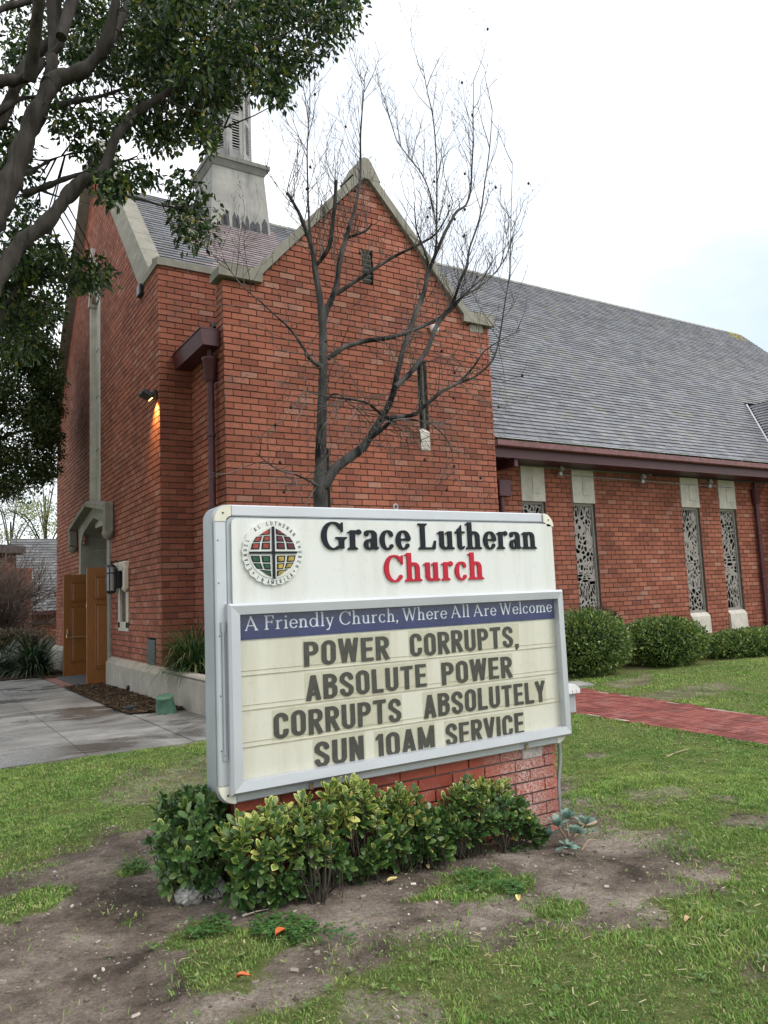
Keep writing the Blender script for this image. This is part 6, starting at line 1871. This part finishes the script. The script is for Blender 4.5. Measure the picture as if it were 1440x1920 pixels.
M_stem = bark_mat('shrub_stem', (.02, .016, .013), (.085, .07, .055), 20, .3, .4)
def shrub(name, label, cat, tip_fn, n_tips, roots, seed, size=(.050, .084), var=lambda z: 1.0, per=(9, 14), reach=.10):
    r = np.random.default_rng(seed); rr = random.Random(seed)
    t = thing(name, label, cat, (float(np.mean([p[0] for p in roots])), float(np.mean([p[1] for p in roots])), 0))
    st = MB(); Vg, Fg, Ve, Fe, Vp, Fp = [], [], [], [], [], []
    V = []; F8 = []; M8 = []; F4 = []; M4 = []
    for _ in range(n_tips):
        tip, outw = tip_fn(r)
        ro = np.array(roots[int(np.argmin([np.hypot(tip[0] - p[0], tip[1] - p[1]) + r.uniform(0, .15) for p in roots]))])
        mid = ro * .45 + tip * .55 + r.normal(size=3) * .03; mid[2] = max(mid[2] - .03, .03)
        if r.random() < .30: st.tube([ro, mid, tip], [.006, .004, .0022], 5, 0, cap=False)
        else: st.tube([mid, tip], [.003, .002], 4, 0, cap=False)
        ax = outw + r.normal(size=3) * .35; ax /= np.linalg.norm(ax)
        k = rr.randint(*per); a0 = r.uniform(0, 6.28)
        e1 = np.cross(ax, [.3, .5, .8]); e1 /= np.linalg.norm(e1); e2 = np.cross(ax, e1)
        for i in range(k):
            f = i / k; a = a0 + i * 2.4
            rad = e1 * math.cos(a) + e2 * math.sin(a)
            base_p = tip - ax * reach * (1 - f) ; D = rad * (1.0 - .55 * f) + ax * (.25 + .65 * f) + np.array([0, 0, -.18 * (1 - f)])
            D /= np.linalg.norm(D); Sd = np.cross(D, ax); Sd /= np.linalg.norm(Sd) + 1e-9; Nn = np.cross(Sd, D)
            tw_ = r.uniform(-.5, .5); Sd, Nn = Sd * math.cos(tw_) + Nn * math.sin(tw_), Nn * math.cos(tw_) - Sd * math.sin(tw_)
            l = r.uniform(*size) * (1 - .25 * f)
            tr = lambda Q, up: [base_p + D * q[0] * l + Sd * q[1] * l * .92 + Nn * (q[2] * l + up) for q in Q]
            vg = r.random() < var(tip[2])
            n0 = len(V)
            if vg:
                V += tr(LO, 0); V += tr(LI, .0006)
                F4 += [[n0 + j, n0 + (j + 1) % 8, n0 + 8 + (j + 1) % 8, n0 + 8 + j] for j in range(8)]; M4 += [0] * 8
                full = r.random() < .12
                F8.append([n0 + 8 + j for j in range(8)]); M8.append(0 if full else 1)
            else:
                V += tr(LO, 0); F8.append([n0 + j for j in range(8)]); M8.append(2)
    st.build('stems', [M_stem], t)
    me = bpy.data.meshes.new('foliage'); me.from_pydata([tuple(map(float, v)) for v in V], [], F4 + F8)
    me.polygons.foreach_set('material_index', M4 + M8); me.update()
    link('foliage', me, [M_edge, M_var, M_plain], t)
    return t
def hedge_tip(x0, x1, yc, yr, zlo, prof):
    def fn(r):
        while True:
            x = r.uniform(x0, x1); zt = prof(x) + r.normal() * .035 + (.05 if r.random() < .12 else 0)
            u = r.uniform(-1, 1); v = r.uniform(0, 1)
            if r.random() < .45: v = 1 - v * v * .3
            edge = math.sqrt(max(0, 1 - u * u * .9))
            y = yc(x) - yr(x) * math.sqrt(max(0, 1 - (v * 1.9 - .95) ** 2)) * (1 if r.random() < .8 else r.uniform(-.6, .6)) * r.uniform(.75, 1.1)
            z0_ = float(gz(x, 3.6)) + zlo(x); z = z0_ + (zt - z0_) * v
            if y < 3.80:
                return np.array([x, y, z]), np.array([r.uniform(-.35, .35), -.55, .35 + 1.0 * v])
    return fn
def profile(pp, Y):
    q = [atY(a, b + 12, Y) for a, b in pp]; return [float(p[0]) for p in q], [float(p[2]) for p in q]
PR1 = profile([(432, 1565), (450, 1522), (490, 1525), (560, 1492), (605, 1505), (650, 1462), (700, 1480), (760, 1488), (800, 1512), (838, 1545)], 3.58)
PR2 = profile([(815, 1545), (845, 1490), (895, 1460), (945, 1470), (985, 1502), (1012, 1560)], 3.62)
pr1 = lambda x: float(np.interp(x, *PR1)); pr2 = lambda x: float(np.interp(x, *PR2))
shrub('variegated_shrub', 'wide yellow-edged variegated shrub along the left half of the board base', 'shrub', hedge_tip(PR1[0][0], PR1[0][-1], lambda x: 3.66 + .045 * (x - 1.4), lambda x: .24 - .085 * (x - 1.4), lambda x: .03 + .07 * max(0, x - 1.75), pr1), 300, [(1.5, 3.62, -.02), (1.75, 3.64, -.02), (2.0, 3.6, -.02), (2.25, 3.63, -.02), (2.45, 3.62, -.02), (1.68, 3.45, -.02)], 3, var=lambda z: .04 + 2.9 * max(0, z - .24))
shrub('variegated_shrub', 'smaller taller-stemmed variegated shrub against the right half of the board base', 'shrub', hedge_tip(PR2[0][0], PR2[0][-1], lambda x: 3.72, lambda x: .15, lambda x: .13, pr2), 120, [(2.72, 3.66, -.02), (2.85, 3.68, -.02), (2.98, 3.64, -.02), (3.06, 3.66, -.02)], 4, var=lambda z: .08 + 2.6 * max(0, z - .24))
LC = atY(358, 1580, 3.98)
def ltip(r):
    u = r.normal(size=3); u /= np.linalg.norm(u); u[2] = u[2] if u[2] > -.75 else -u[2]
    p = LC + u * np.array([.20, .24, .27]) * r.uniform(.55, 1.18)
    p[2] = max(p[2], float(gz(p[0], p[1])) + .03)
    return p, u + np.array([-.2, -.3, .35])
shrub('green_shrub', 'dark plain green shrub crowding the left end of the board base', 'shrub', ltip, 170, [(1.27, 4.0, -.02), (1.32, 3.92, -.02), (1.2, 4.1, -.02)], 6, var=lambda z: .06)

# ------------------------------------------------------------------ strap-leaved clumps
def strap_plant(name, label, c, n, ln, wd, seed, mat, zmin=0.0, bias=(0, 0), group=None):
    r = np.random.default_rng(seed); V = []; F = []
    t = thing(name, label, 'plant', c, group)
    for _ in range(n):
        a = r.uniform(0, 6.28); d = np.array([math.cos(a) + bias[0], math.sin(a) + bias[1], 0]); d /= np.linalg.norm(d) + 1e-9
        l = ln * r.uniform(.6, 1.1); el = r.uniform(.35, 1.4); w = wd * r.uniform(.7, 1.2); sd = np.array([-d[1], d[0], 0])
        p = np.array(c) + d * r.uniform(0, .10) + sd * r.uniform(-.12, .12); n0 = len(V); K = 7; bend = r.uniform(.9, 2.1)
        for k in range(K + 1):
            f = k / K; ww = w * (1 - f ** 2.5) * .5 + .0008
            V += [p - sd * ww, p + sd * ww]
            e = el - bend * f * f * 1.15
            p = p + (d * math.cos(e) + np.array([0, 0, math.sin(e)])) * l / K
            p[2] = max(p[2], zmin + .02)
        F += [[n0 + 2 * k, n0 + 2 * k + 1, n0 + 2 * k + 3, n0 + 2 * k + 2] for k in range(K)]
    mesh_np('leaves', V, F, mat, t)
    return t
M_strap = leaf_mat('strap_leaf', [(0, (.014, .038, .016)), (.6, (.03, .07, .028)), (.9, (.07, .11, .045)), (1, (.18, .17, .08))], .2, .4, .45)
strap_plant('strap_leaf_plant', 'large dark strap-leaved clump at the far corner of the church front', (2.66, 21.7, -.16), 520, 1.35, .035, 1, M_strap, -.2)
strap_plant('strap_leaf_plant', 'paler strap-leaved clump at the left picture edge beyond the walkway', (1.95, 22.4, -.16), 320, 1.15, .03, 2, leaf_mat('grey_strap_leaf', [(0, (.03, .055, .03)), (.6, (.06, .09, .05)), (1, (.16, .16, .09))], .2), -.2)
strap_plant('strap_leaf_plant', 'arching grassy clump spilling over the planter wall left of the board', (3.74, 11.85, .42), 620, 1.08, .018, 3, leaf_mat('grassy_leaf', [(0, (.02, .055, .018)), (.6, (.045, .10, .03)), (.88, (.10, .14, .05)), (1, (.26, .22, .10))], .2), -.05, (-.25, 0))
# ------------------------------------------------------------------ planter, fittings on the church, small things
mb = MB()
for (x0, x1, y0, y1) in ((3.395, 3.60, 9.75, 12.545), (3.604, 9.3, 9.75, 9.95)):
    mb.box(x0, x1, y0, y1, -.3, .44, 0, .02)
    mb.box(x0 - .0, x1, y0 - .0, y1, .445, .50, 0, .025)
pl = mb.build('planter_wall', [M_conc]); tag(pl, 'low stained concrete planter wall running forward from the church front', 'planter')
mb = MB(); mb.quad((3.60, 9.95, .42), (9.3, 9.95, .42), (9.3, 11.22, .42), (3.60, 11.22, .42)); mb.quad((3.60, 11.22, .42), (4.1, 11.22, .42), (4.1, 12.9, .42), (3.60, 12.9, .42))
tag(mb.build('planter_soil', [simple('planter_earth', (.06, .045, .034), .95, .1, var=.4, scale=12, bump=.6)]), 'dark earth filling the concrete planter', 'soil', kind='structure')

# lantern beside the portal
ln = thing('wall_lantern', 'black cylindrical lantern mounted beside the church portal', 'wall lamp', (3.36, 16.4, 2.1))
q = atX(208, 1085, 3.30)
lx, ly, lz = 3.30, q[1], q[2]; LS = .8
mb = MB()
mb.lathe((lx, ly, lz), [(r_ * LS, z_ * LS) for r_, z_ in [(.02, .44), (.03, .36), (.10, .33), (.125, .30), (.125, .285)]], 16)
mb.lathe((lx, ly, lz), [(r_ * LS, z_ * LS) for r_, z_ in [(.125, -.30), (.125, -.33), (.09, -.36), (.03, -.38)]], 16)
for k in range(6):
    a = k * math.pi / 3; mb.box(lx + .094 * math.cos(a) - .008, lx + .094 * math.cos(a) + .008, ly + .094 * math.sin(a) - .008, ly + .094 * math.sin(a) + .008, lz - .24, lz + .232)
mb.lathe((lx, ly, lz), [(r_ * LS, z_ * LS) for r_, z_ in [(.122, .12), (.126, .125), (.126, .145), (.122, .15)]], 16)
mb.box(lx + .1, 3.51, ly - .05, ly + .05, lz - .2, lz + .2); mb.tube([(lx, ly, lz + .32), (lx + .1, ly, lz + .36), (3.5, ly, lz + .24)], .014, 6)
mb.build('lantern_frame', [M_black], ln)
mb = MB(); mb.lathe((lx, ly, lz), [(r_ * LS, z_ * LS) for r_, z_ in [(.108, -.29), (.108, .28)]], 16); mb.build('lantern_glass', [simple('frosted_grey_glass', (.25, .25, .26), .35, .5)], ln)

# the lit floodlight high on the front
q = atX(274, 741, 3.34)
fl = thing('floodlight', 'lit black floodlight high on the shaded front wall near the corner', 'wall lamp', (3.45, float(q[1]) - .05, float(q[2])))
fy, fz = float(q[1]) - .02, float(q[2])
RY = Matrix.Rotation(math.radians(28), 3, 'Y')
mb = MB(); mb.obox((3.33, fy, fz), (.20, .30, .09), RY, 0, .02); mb.box(3.44, 3.508, fy - .07, fy + .07, fz - .06, fz + .10, 0, .015); mb.tube([(3.45, fy, fz + .03), (3.39, fy, fz + .03)], .03, 8)
mb.build('housing', [M_black], fl)
mb = MB(); mb.obox((3.335, fy, fz + .047), (.10, .18, .012), RY, 0, .004); mb.build('solar_cell', [simple('grey_cell', (.18, .2, .22), .2, .6)], fl)
k = NT('warm_lamp_face'); k.p.inputs['Emission Color'].default_value = (1, .62, .22, 1); k.p.inputs['Emission Strength'].default_value = 6; k.col((.9, .7, .4)); M_lamp = k.m
mb = MB(); mb.obox((3.375, fy, fz - .052), (.09, .22, .006), RY, 0); mb.build('lamp_face', [M_lamp], fl)
sp = bpy.data.lights.new('flood_beam', 'SPOT'); sp.energy = 95; sp.color = (1, .55, .17); sp.spot_size = math.radians(105); sp.spot_blend = .9; sp.shadow_soft_size = .05
so = bpy.data.objects.new('flood_beam', sp); COL.objects.link(so); so.parent = fl
so.location = Vector((3.40, fy, fz - .09)) - fl.location
so.rotation_euler = Vector((.34, .05, -1)).to_track_quat('-Z', 'Y').to_euler()

# small dome camera on the gable, flood heads and conduit under the nave eave
dc = thing('security_camera', 'small white dome camera on the brick gable behind the bare tree', 'camera', (8.19, YW - .05, 6.45))
mb = MB(); mb.lathe((8.19, YW - .06, 6.45), [(.02, .075), (.085, .06), (.09, .0), (.075, -.05), (.04, -.085), (.004, -.095)], 14); mb.box(8.15, 8.23, YW - .05, YW - .002, 6.42, 6.50)
mb.build('housing', [simple('white_camera_shell', (.75, .75, .74), .4, .5)], dc)
LT = [(1047, 889, 'leftmost small floodlight head on the conduit between the first two windows'), (1201, 903, 'small floodlight head on the conduit midway along the plain brick panel'), (1327, 912, 'small floodlight head on the conduit between the last two windows')]
for px, py, lab in LT:
    q = atY(px, py, 11.95)
    t = thing('eave_floodlight', lab, 'floodlight', tuple(map(float, q)), 'small floodlights under the nave eave')
    mb = MB(); mb.lathe(q, [(.05, 0), (.055, .01), (.055, .07), (.045, .08)], 12, 0, R=Matrix.Rotation(math.pi / 2, 3, 'X'))
    mb.build('junction_box', [M_zinc], t)
    mb = MB(); Rl = Matrix.Rotation(math.radians(68), 3, 'X')
    mb.lathe(Vector(q) + Vector((.03, -.05, .10)), [(.02, -.06), (.045, -.03), (.058, .04), (.06, .055)], 12, 0, R=Rl); mb.tube([Vector(q) + Vector((0, -.02, .03)), Vector(q) + Vector((.03, -.03, .09))], .014, 6)
    mb.build('lamp_head', [simple('grey_lamp_head', (.36, .36, .37), .45, .5)], t)
a, b = atY(1050, 890, 12.02), atY(1373, 914.5, 12.02)
mb = MB(); mb.tube([a, (a + b) / 2, b], .011, 6)
tag(mb.build('conduit_pipe', [M_zinc]), 'thin grey electrical conduit running along the nave wall below the eave', 'conduit')

# pots and stakes on the bed
q = atZ(312, 1339, 0.0)
pot = thing('flower_pot', 'upturned green plastic pot tilted against the planter wall', 'pot', tuple(map(float, q)))
mb = MB(); Rp_ = Matrix.Rotation(math.radians(-9), 3, 'Y') @ Matrix.Rotation(math.radians(10), 3, 'X')
mb.lathe(Vector(q) + Vector((0, 0, .015)), [(.145, 0), (.15, .0), (.15, .01), (.142, .02), (.120, .215), (.123, .22), (.123, .245), (.118, .25), (.0, .252)], 24, 0, R=Rp_, cap=False)
mb.build('pot_body', [simple('weathered_green_plastic', (.07, .15, .10), .5, .4, var=.25, scale=10)], pot)
mb = MB()
for k in range(3):
    a = math.radians(250 + k * 120); c = Vector(q) + Rp_ @ Vector((.146 * math.cos(a), .146 * math.sin(a), .03)) + Vector((0, 0, .01))
    mb.lathe(c, [(.001, -.025), (.022, 0), (.001, .025)], 8)
mb.build('drain_hole', [M_dark], pot)
q = atZ(243, 1336, 0.0); p2 = thing('drain_pot', 'low dark round plastic pot at the edge of the mulch', 'pot', tuple(map(float, q)))
mb = MB(); mb.lathe(Vector(q) + Vector((0, 0, -.02)), [(.075, 0), (.085, .10), (.09, .115), (.085, .118), (.07, .10), (.0, .09)], 18, 0, cap=False); mb.build('pot_body', [simple('dark_grey_plastic', (.035, .04, .045), .5, .4)], p2)
for px, py, lab in ((240, 1312, 'black garden spike light in the mulch before the concrete base'), (193, 1284, 'black garden spike light beside the right door leaf')):
    q = atZ(px, py, -.05); t = thing('spike_light', lab, 'garden light', tuple(map(float, q)), 'spike lights in the mulch')
    mb = MB(); mb.tube([q, q + np.array([0, 0, .16])], .008, 6); mb.lathe(q + np.array([0, 0, .15]), [(.012, 0), (.035, .03), (.035, .08), (.02, .1)], 10); mb.build('lamp_head', [M_black], t)

# white post box of the garden wiring behind the board
bx = thing('utility_box', 'small grey utility post with white ribbed lid just behind the board', 'utility box', (6.93, 7.05, 0))
mb = MB(); mb.box(6.74, 6.965, 6.95, 7.15, -.05, .235, 0, .012); mb.box(6.82, 6.84, 6.94, 6.952, .0, .22); mb.build('post', [simple('grey_plastic_post', (.34, .36, .37), .5, .4)], bx)
mb = MB(); mb.prism([(6.70, .235), (7.0, .235), (7.005, .285), (6.99, .30), (6.93, .345), (6.78, .345), (6.71, .30), (6.70, .285)], 6.91, 7.19, 'y')
for k in range(4): mb.box(6.74 + k * .065, 6.765 + k * .065, 6.904, 6.912, .245, .285)
mb.build('lid', [simple('white_plastic_lid', (.66, .67, .66), .45, .4)], bx)

# stones
def stone(name, label, c, rad, seed, mat, cat='stone', rough=.12):
    r = np.random.default_rng(seed); N_, M_ = 20, 12; vs = []
    ph = r.uniform(0, 6, 6)
    for j in range(M_ + 1):
        for i in range(N_):
            p = -math.pi / 2 + math.pi * j / M_; t = 2 * math.pi * i / N_
            w = np.array([math.cos(p) * math.cos(t), math.cos(p) * math.sin(t), math.sin(p)])
            k = 1 + rough * (math.sin(3 * w[0] + ph[0]) * math.sin(3 * w[1] + ph[1]) + .7 * math.sin(7 * w[0] + ph[2] + 4 * w[2]) * math.sin(6 * w[1] + ph[3]) + .5 * math.sin(13 * w[1] + ph[4]) * math.sin(12 * w[2] + ph[5]))
            vs.append(np.asarray(c) + w * k * np.asarray(rad))
    mb = MB(); mb.add(vs, [(j * N_ + i, j * N_ + (i + 1) % N_, (j + 1) * N_ + (i + 1) % N_, (j + 1) * N_ + i) for j in range(M_) for i in range(N_)], 0, rough < .2)
    return tag(mb.build(name, [mat]), label, cat)
kk = NT('white_lava_rock'); f = kk.noise(28, 6, .75); kk.col(kk.ramp(f, [(.30, (.16, .15, .14)), (.48, (.46, .44, .41)), (.65, (.70, .68, .65))])); kk.rough(.95, .1); kk.bump(f, 1, .03)
q = atZ(354, 1692); stone('white_rock', 'larger pitted white rock at the left foot of the green shrub', (q[0], q[1], q[2] + .03), (.062, .05, .05), 1, kk.m, 'rock', .25)
q = atZ(374, 1684); stone('white_rock', 'middle pitted white rock beside the larger one', (q[0], q[1], q[2] + .027), (.038, .036, .042), 4, kk.m, 'rock', .25)
q = atZ(405, 1678); stone('white_rock', 'pitted white rock nearest the brick base, left of the hedge', (q[0], q[1], q[2] + .03), (.052, .045, .05), 2, kk.m, 'rock', .25)
q = atZ(847, 1600); stone('river_stone', 'smooth rounded tan stone under the hedge between the two variegated shrubs', (q[0], q[1], q[2] + .03), (.078, .06, .052), 3, stone_mat('tan_cobble', (.34, .29, .22), .2, (.2, .17, .13), 3), 'stone', .05)
q = atZ(1102, 1545); stone('buff_stone', 'flat buff stone on the soil behind the succulent', (q[0], q[1], q[2] + .01), (.075, .05, .022), 5, stone_mat('buff_cobble', (.38, .30, .22), .2, (.2, .17, .13), 3), 'stone', .12)

# succulent rosettes
M_succ = leaf_mat('blue_green_succulent', [(0, (.12, .21, .17)), (.6, (.19, .30, .25)), (1, (.28, .37, .29))], .1, .5, .3)
su = thing('succulent', 'blue-green rosette succulent by the right corner of the board base', 'plant', (3.38, 3.50, 0))
def rosette(c, n, l, tilt, seed):
    r = np.random.default_rng(seed); V, F = [], []
    for i in range(n):
        f = i / n; a = i * 2.399; e = .15 + 1.0 * f + tilt[2]; d = np.array([math.cos(a) * math.cos(e), math.sin(a) * math.cos(e), math.sin(e)]) + np.array([tilt[0], tilt[1], 0]); d /= np.linalg.norm(d)
        s = np.cross(d, [0, 0, 1]); s /= np.linalg.norm(s); u = np.cross(s, d); L_ = l * (1 - .5 * f) * r.uniform(.85, 1.1); n0 = len(V)
        for (t, w, h) in ((0, .10, 0), (.45, .19, .02), (.78, .25, .04), (.95, .14, .03), (1.04, 0.01, .01)):
            V += [c + d * t * L_ - s * w * L_ + u * (h + .02) * L_, c + d * t * L_ + u * h * L_ - u * .03 * L_, c + d * t * L_ + s * w * L_ + u * (h + .02) * L_]
        for k in range(4):
            b = n0 + 3 * k; F += [[b, b + 1, b + 4, b + 3], [b + 1, b + 2, b + 5, b + 4]]
    return V, F
for px, py, Y, l, n, tl, sd in ((1044, 1548, 3.55, .085, 18, (-.2, -.3, .1), 1), (1080, 1562, 3.50, .08, 18, (.2, -.3, .0), 2), (1064, 1536, 3.62, .085, 16, (0, -.1, .3), 3), (1098, 1546, 3.58, .08, 14, (.3, 0, .2), 4), (1064, 1586, 3.42, .075, 13, (0, -.5, -.4), 5), (1030, 1566, 3.56, .075, 13, (-.4, -.1, 0), 6), (1112, 1560, 3.5, .035, 7, (.2, 0, .2), 7)):
    V, F = rosette(atY(px, py, Y), n, l, tl, sd); mesh_np('rosette', V, F, M_succ, su)
mb = MB()
for (px, py, Y) in ((1046, 1548, 3.55), (1078, 1560, 3.50), (1062, 1535, 3.62), (1094, 1548, 3.58)):
    e = atY(px, py, Y); mb.tube([(3.40, 3.53, .0), ((3.40 + e[0]) / 2, (3.53 + e[1]) / 2, e[2] * .4), e], [.008, .007, .006], 6)
e1 = atZ(1090, 1595, .01); e2 = atZ(1118, 1575, .05); mb.tube([e1, (e1 + e2) / 2 + np.array([0, 0, .03]), e2], [.006, .005, .004], 6)
mb.build('stems', [simple('pinkish_stem', (.26, .19, .14), .8, .2)], su)

# fallen leaves and sticks
def fallen(name, label, px, py, l, col, seed, rz):
    q = atZ(px, py); z = float(bump_z(q[0], q[1])) + .016
    mb = MB(); c, s = math.cos(rz), math.sin(rz); vs = []
    prof = [(0, .02), (.25, .2), (.55, .27), (.8, .18), (1, .01)]
    for t, w in prof:
        for sg in (-1, 0, 1):
            x, y = (t - .5) * l, sg * w * l; h = .012 * abs(sg) * (1 + .5 * math.sin(seed + t * 3)) + .01 * math.sin(t * 3.1)
            vs.append((q[0] + x * c - y * s, q[1] + x * s + y * c, z + h))
    mb.add(vs, [(3 * i + j, 3 * i + j + 1, 3 * i + j + 4, 3 * i + j + 3) for i in range(4) for j in range(2)], 0, True)
    tag(mb.build(name, [simple('fallen_leaf_colour', col, .6, .3, var=.2, scale=25)]), label, 'leaf')
OR, YE, TN = (.50, .12, .04), (.62, .50, .20), (.40, .28, .15)
fallen('fallen_leaf', 'larger orange-brown fallen leaf on the clover patch', 528, 1758, .085, OR, 1, .5)
fallen('fallen_leaf', 'small bright orange fallen leaf on the yellowed weeds', 457, 1838, .055, OR, 2, -.3)
fallen('fallen_leaf', 'pale yellow fallen leaf on the soil in front of the hedge', 736, 1658, .075, YE, 3, .25)
fallen('fallen_leaf', 'small yellow fallen leaf below the tan stone', 803, 1633, .04, YE, 4, 1.2)
fallen('fallen_leaf', 'small yellow fallen leaf standing at the edge of the green weed patch', 972, 1690, .05, YE, 5, .9)
fallen('fallen_leaf', 'tan fallen leaf on the lawn at the lower right', 1290, 1733, .05, TN, 6, .2)
fallen('fallen_leaf', 'dark brown curled leaf at the soil edge on the right', 1335, 1682, .05, (.10, .035, .025), 7, .7)
def stick(label, p, r0, cl):
    mb = MB(); pts = []
    for i, (a, b) in enumerate(p):
        q = atZ(a, b); pts.append((q[0], q[1], float(bump_z(q[0], q[1])) + r0 + (.01 if 0 < i < len(p) - 1 else .002)))
    P = spline([(*q, 0) for q in pts], 3)[:, :3]
    mb.tube(P, list(np.linspace(r0, r0 * .5, len(P))), 6)
    tag(mb.build('fallen_stick', [cl]), label, 'stick')
stick('pale thin stick lying on the soil below the hedge', [(455, 1721), (480, 1716), (505, 1708)], .004, simple('bleached_stick', (.42, .36, .29), .9, .2))
stick('dark curved root emerging under the hedge', [(515, 1695), (530, 1678), (552, 1664), (570, 1650)], .014, M_stem)
stick('thin tan stick across the lawn at the right', [(1250, 1418), (1270, 1412), (1292, 1404)], .006, simple('tan_stick', (.40, .31, .2), .9, .2))

# ------------------------------------------------------------------ far left: low church hall, bare shrub, hedges and trees
hall = thing('church_hall', 'low brick hall with steep grey shingle roof beyond the walkway', 'building', (3.4, 34, -.3))
a = atY(57, 1147, 33.0); b = atY(45, 1010, 36.2)
sh = shingles('roof', hall, (a[0] - .1, 33.0, a[2]), (1, 0, 0), (0, 3.2, b[2] - a[2]), math.hypot(3.2, b[2] - a[2]), lambda s: (-.35 * s / 4.2, 9.0), [shingle_mat('pale_hall_shingle', (.085, .088, .09), (.17, .172, .175), .1)], .17, .4, 12)
c = brick_wall('wall', hall, (a[0] - .1, 33.35), (1, 0), (0, -1), 9.0, -.5, lambda u: a[2] + .1, seed=31)
gx0 = atY(-140, 1100, 32.6)[0]; gx1 = atY(30, 1100, 32.6)[0]
brick_wall('wall', hall, (gx0, 32.6), (1, 0), (0, -1), gx1 - gx0, -.4, lambda u: 3.9, [(.3, gx1 - gx0 - .02, -1, 2.05)], seed=32, mats=[brick_mat('brown_hall_brick', [(0, (.16, .07, .045)), (.5, (.26, .115, .075)), (1, (.33, .17, .11))]), M_mortar, M_bed])
mb = MB(); mb.box(gx0, gx1, 33.2, 33.3, -.4, 3.8); mb.build('porch_void', [M_dark], hall)
mb = MB(); mb.prism([(gx0 - .4, 3.75), (gx1 + .3, 3.75), (gx1 + .3, 4.0), (gx0 - .4, 4.3)], 32.3, 33.6, 'y'); mb.build('roof', [simple('dark_hall_roof', (.09, .075, .075), .8, .2, var=.3, scale=9)], hall)
z1 = atY(15, 1110, 32.3)[2]
mb = MB(); mb.box(gx0, gx1 - .05, 32.25, 32.5, z1 - .10, z1 + .12); mb.build('beam', [simple('white_beam', (.5, .5, .5), .6, .3)], hall)
for px in (37, 52):
    q = atY(px, 1110, 32.3); mb = MB(); mb.box(q[0] - .17, q[0] + .13, 32.2, 32.5, -.5, atY(px, 1065, 32.3)[2]); mb.build('post', [simple('red_brown_post', (.17, .07, .05), .8, .2, var=.3, scale=8)], hall)
mb = MB(); mb.box(a[0] - .2, a[0] + 9, 32.92, 33.02, a[2] - .14, a[2] - .01); mb.build('fascia', [M_maroon], hall)
car = None
sb_ = thing('bare_shrub', 'bare reddish multi-stemmed shrub in front of the far hall', 'shrub', (2.1, 28.5, -.25))
tw = MB(); tips = []
for k in range(46):
    twig((2.0 + rt.uniform(-.3, .3), 28.5 + rt.uniform(-.3, .3), -.2), (rt.uniform(-.7, .75), rt.uniform(-.5, .5), 1.0), rt.uniform(2.0, 3.4), .024, 2, .25)
tw.build('twigs', [simple('reddish_twig', (.14, .10, .085), .9, .2, var=.3)], sb_)
bush('bush', 'pinkish dry-tipped hedge behind the strap-leaved clumps at far left', (2.3, 26.2, .35), (1.6, .8, .62), 5200, .085, leaf_mat('pinkish_hedge_leaf', [(0, (.07, .075, .045)), (.5, (.14, .12, .075)), (1, (.30, .20, .14))], .2), 8)
def far_tree(label, c, rad, n, mat, seed, h0):
    r = np.random.default_rng(seed); t = thing('background_tree', label, 'tree', (c[0], c[1], -.3))
    mb = MB(); wob_tube(mb, [(c[0], c[1], -.4, .14), (c[0] + .1, c[1], h0 * .5, .11), (c[0], c[1], c[2], .05)], 8, 4, .05, seed)
    for k in range(7):
        u = r.normal(size=3); u[2] = abs(u[2]); u /= np.linalg.norm(u); wob_tube(mb, [(c[0], c[1], c[2] * .7, .05), tuple(np.array(c) + u * np.array(rad) * .45 + [0, 0, -.3]) + (.03,), tuple(np.array(c) + u * np.array(rad) * .9) + (.01,)], 5, 3, .05, seed + k)
    mb.build('trunk', [M_bare], t)
    bl = []
    for _ in range(n):
        u = r.normal(size=3); u /= np.linalg.norm(u); bl.append((np.array(c) + u * np.array(rad) * r.uniform(.35, 1.0), r.uniform(.4, .8), 1))
    V, F = blob_leaves(bl, r, .13, .2, 70, .5, .7); mesh_np('crown', V, F, mat, t)
ylw = leaf_mat('yellow_green_leaf', [(0, (.10, .13, .03)), (.5, (.20, .22, .06)), (1, (.36, .34, .12))], .4)
q = atY(86, 985, 46); far_tree('sparse yellow-green tree showing above the far hall roof', (q[0], 46, q[2] + .3), (2.6, 2.0, 1.6), 34, ylw, 3, 4)
q = atY(20, 985, 50); far_tree('thin grey-green tree behind the left end of the far hall', (q[0], 50, q[2] + .2), (3.0, 2.2, 1.9), 26, leaf_mat('thin_grey_leaf', [(0, (.10, .10, .06)), (1, (.26, .25, .16))], .4), 4, 4)
q = atY(85, 930, 60); far_tree('tall faint tree with loose twigs far behind the hall', (q[0], 60, q[2]), (2.6, 2, 2.6), 12, leaf_mat('faint_grey_leaf', [(0, (.14, .14, .11)), (1, (.30, .30, .24))], .4), 6, 6)
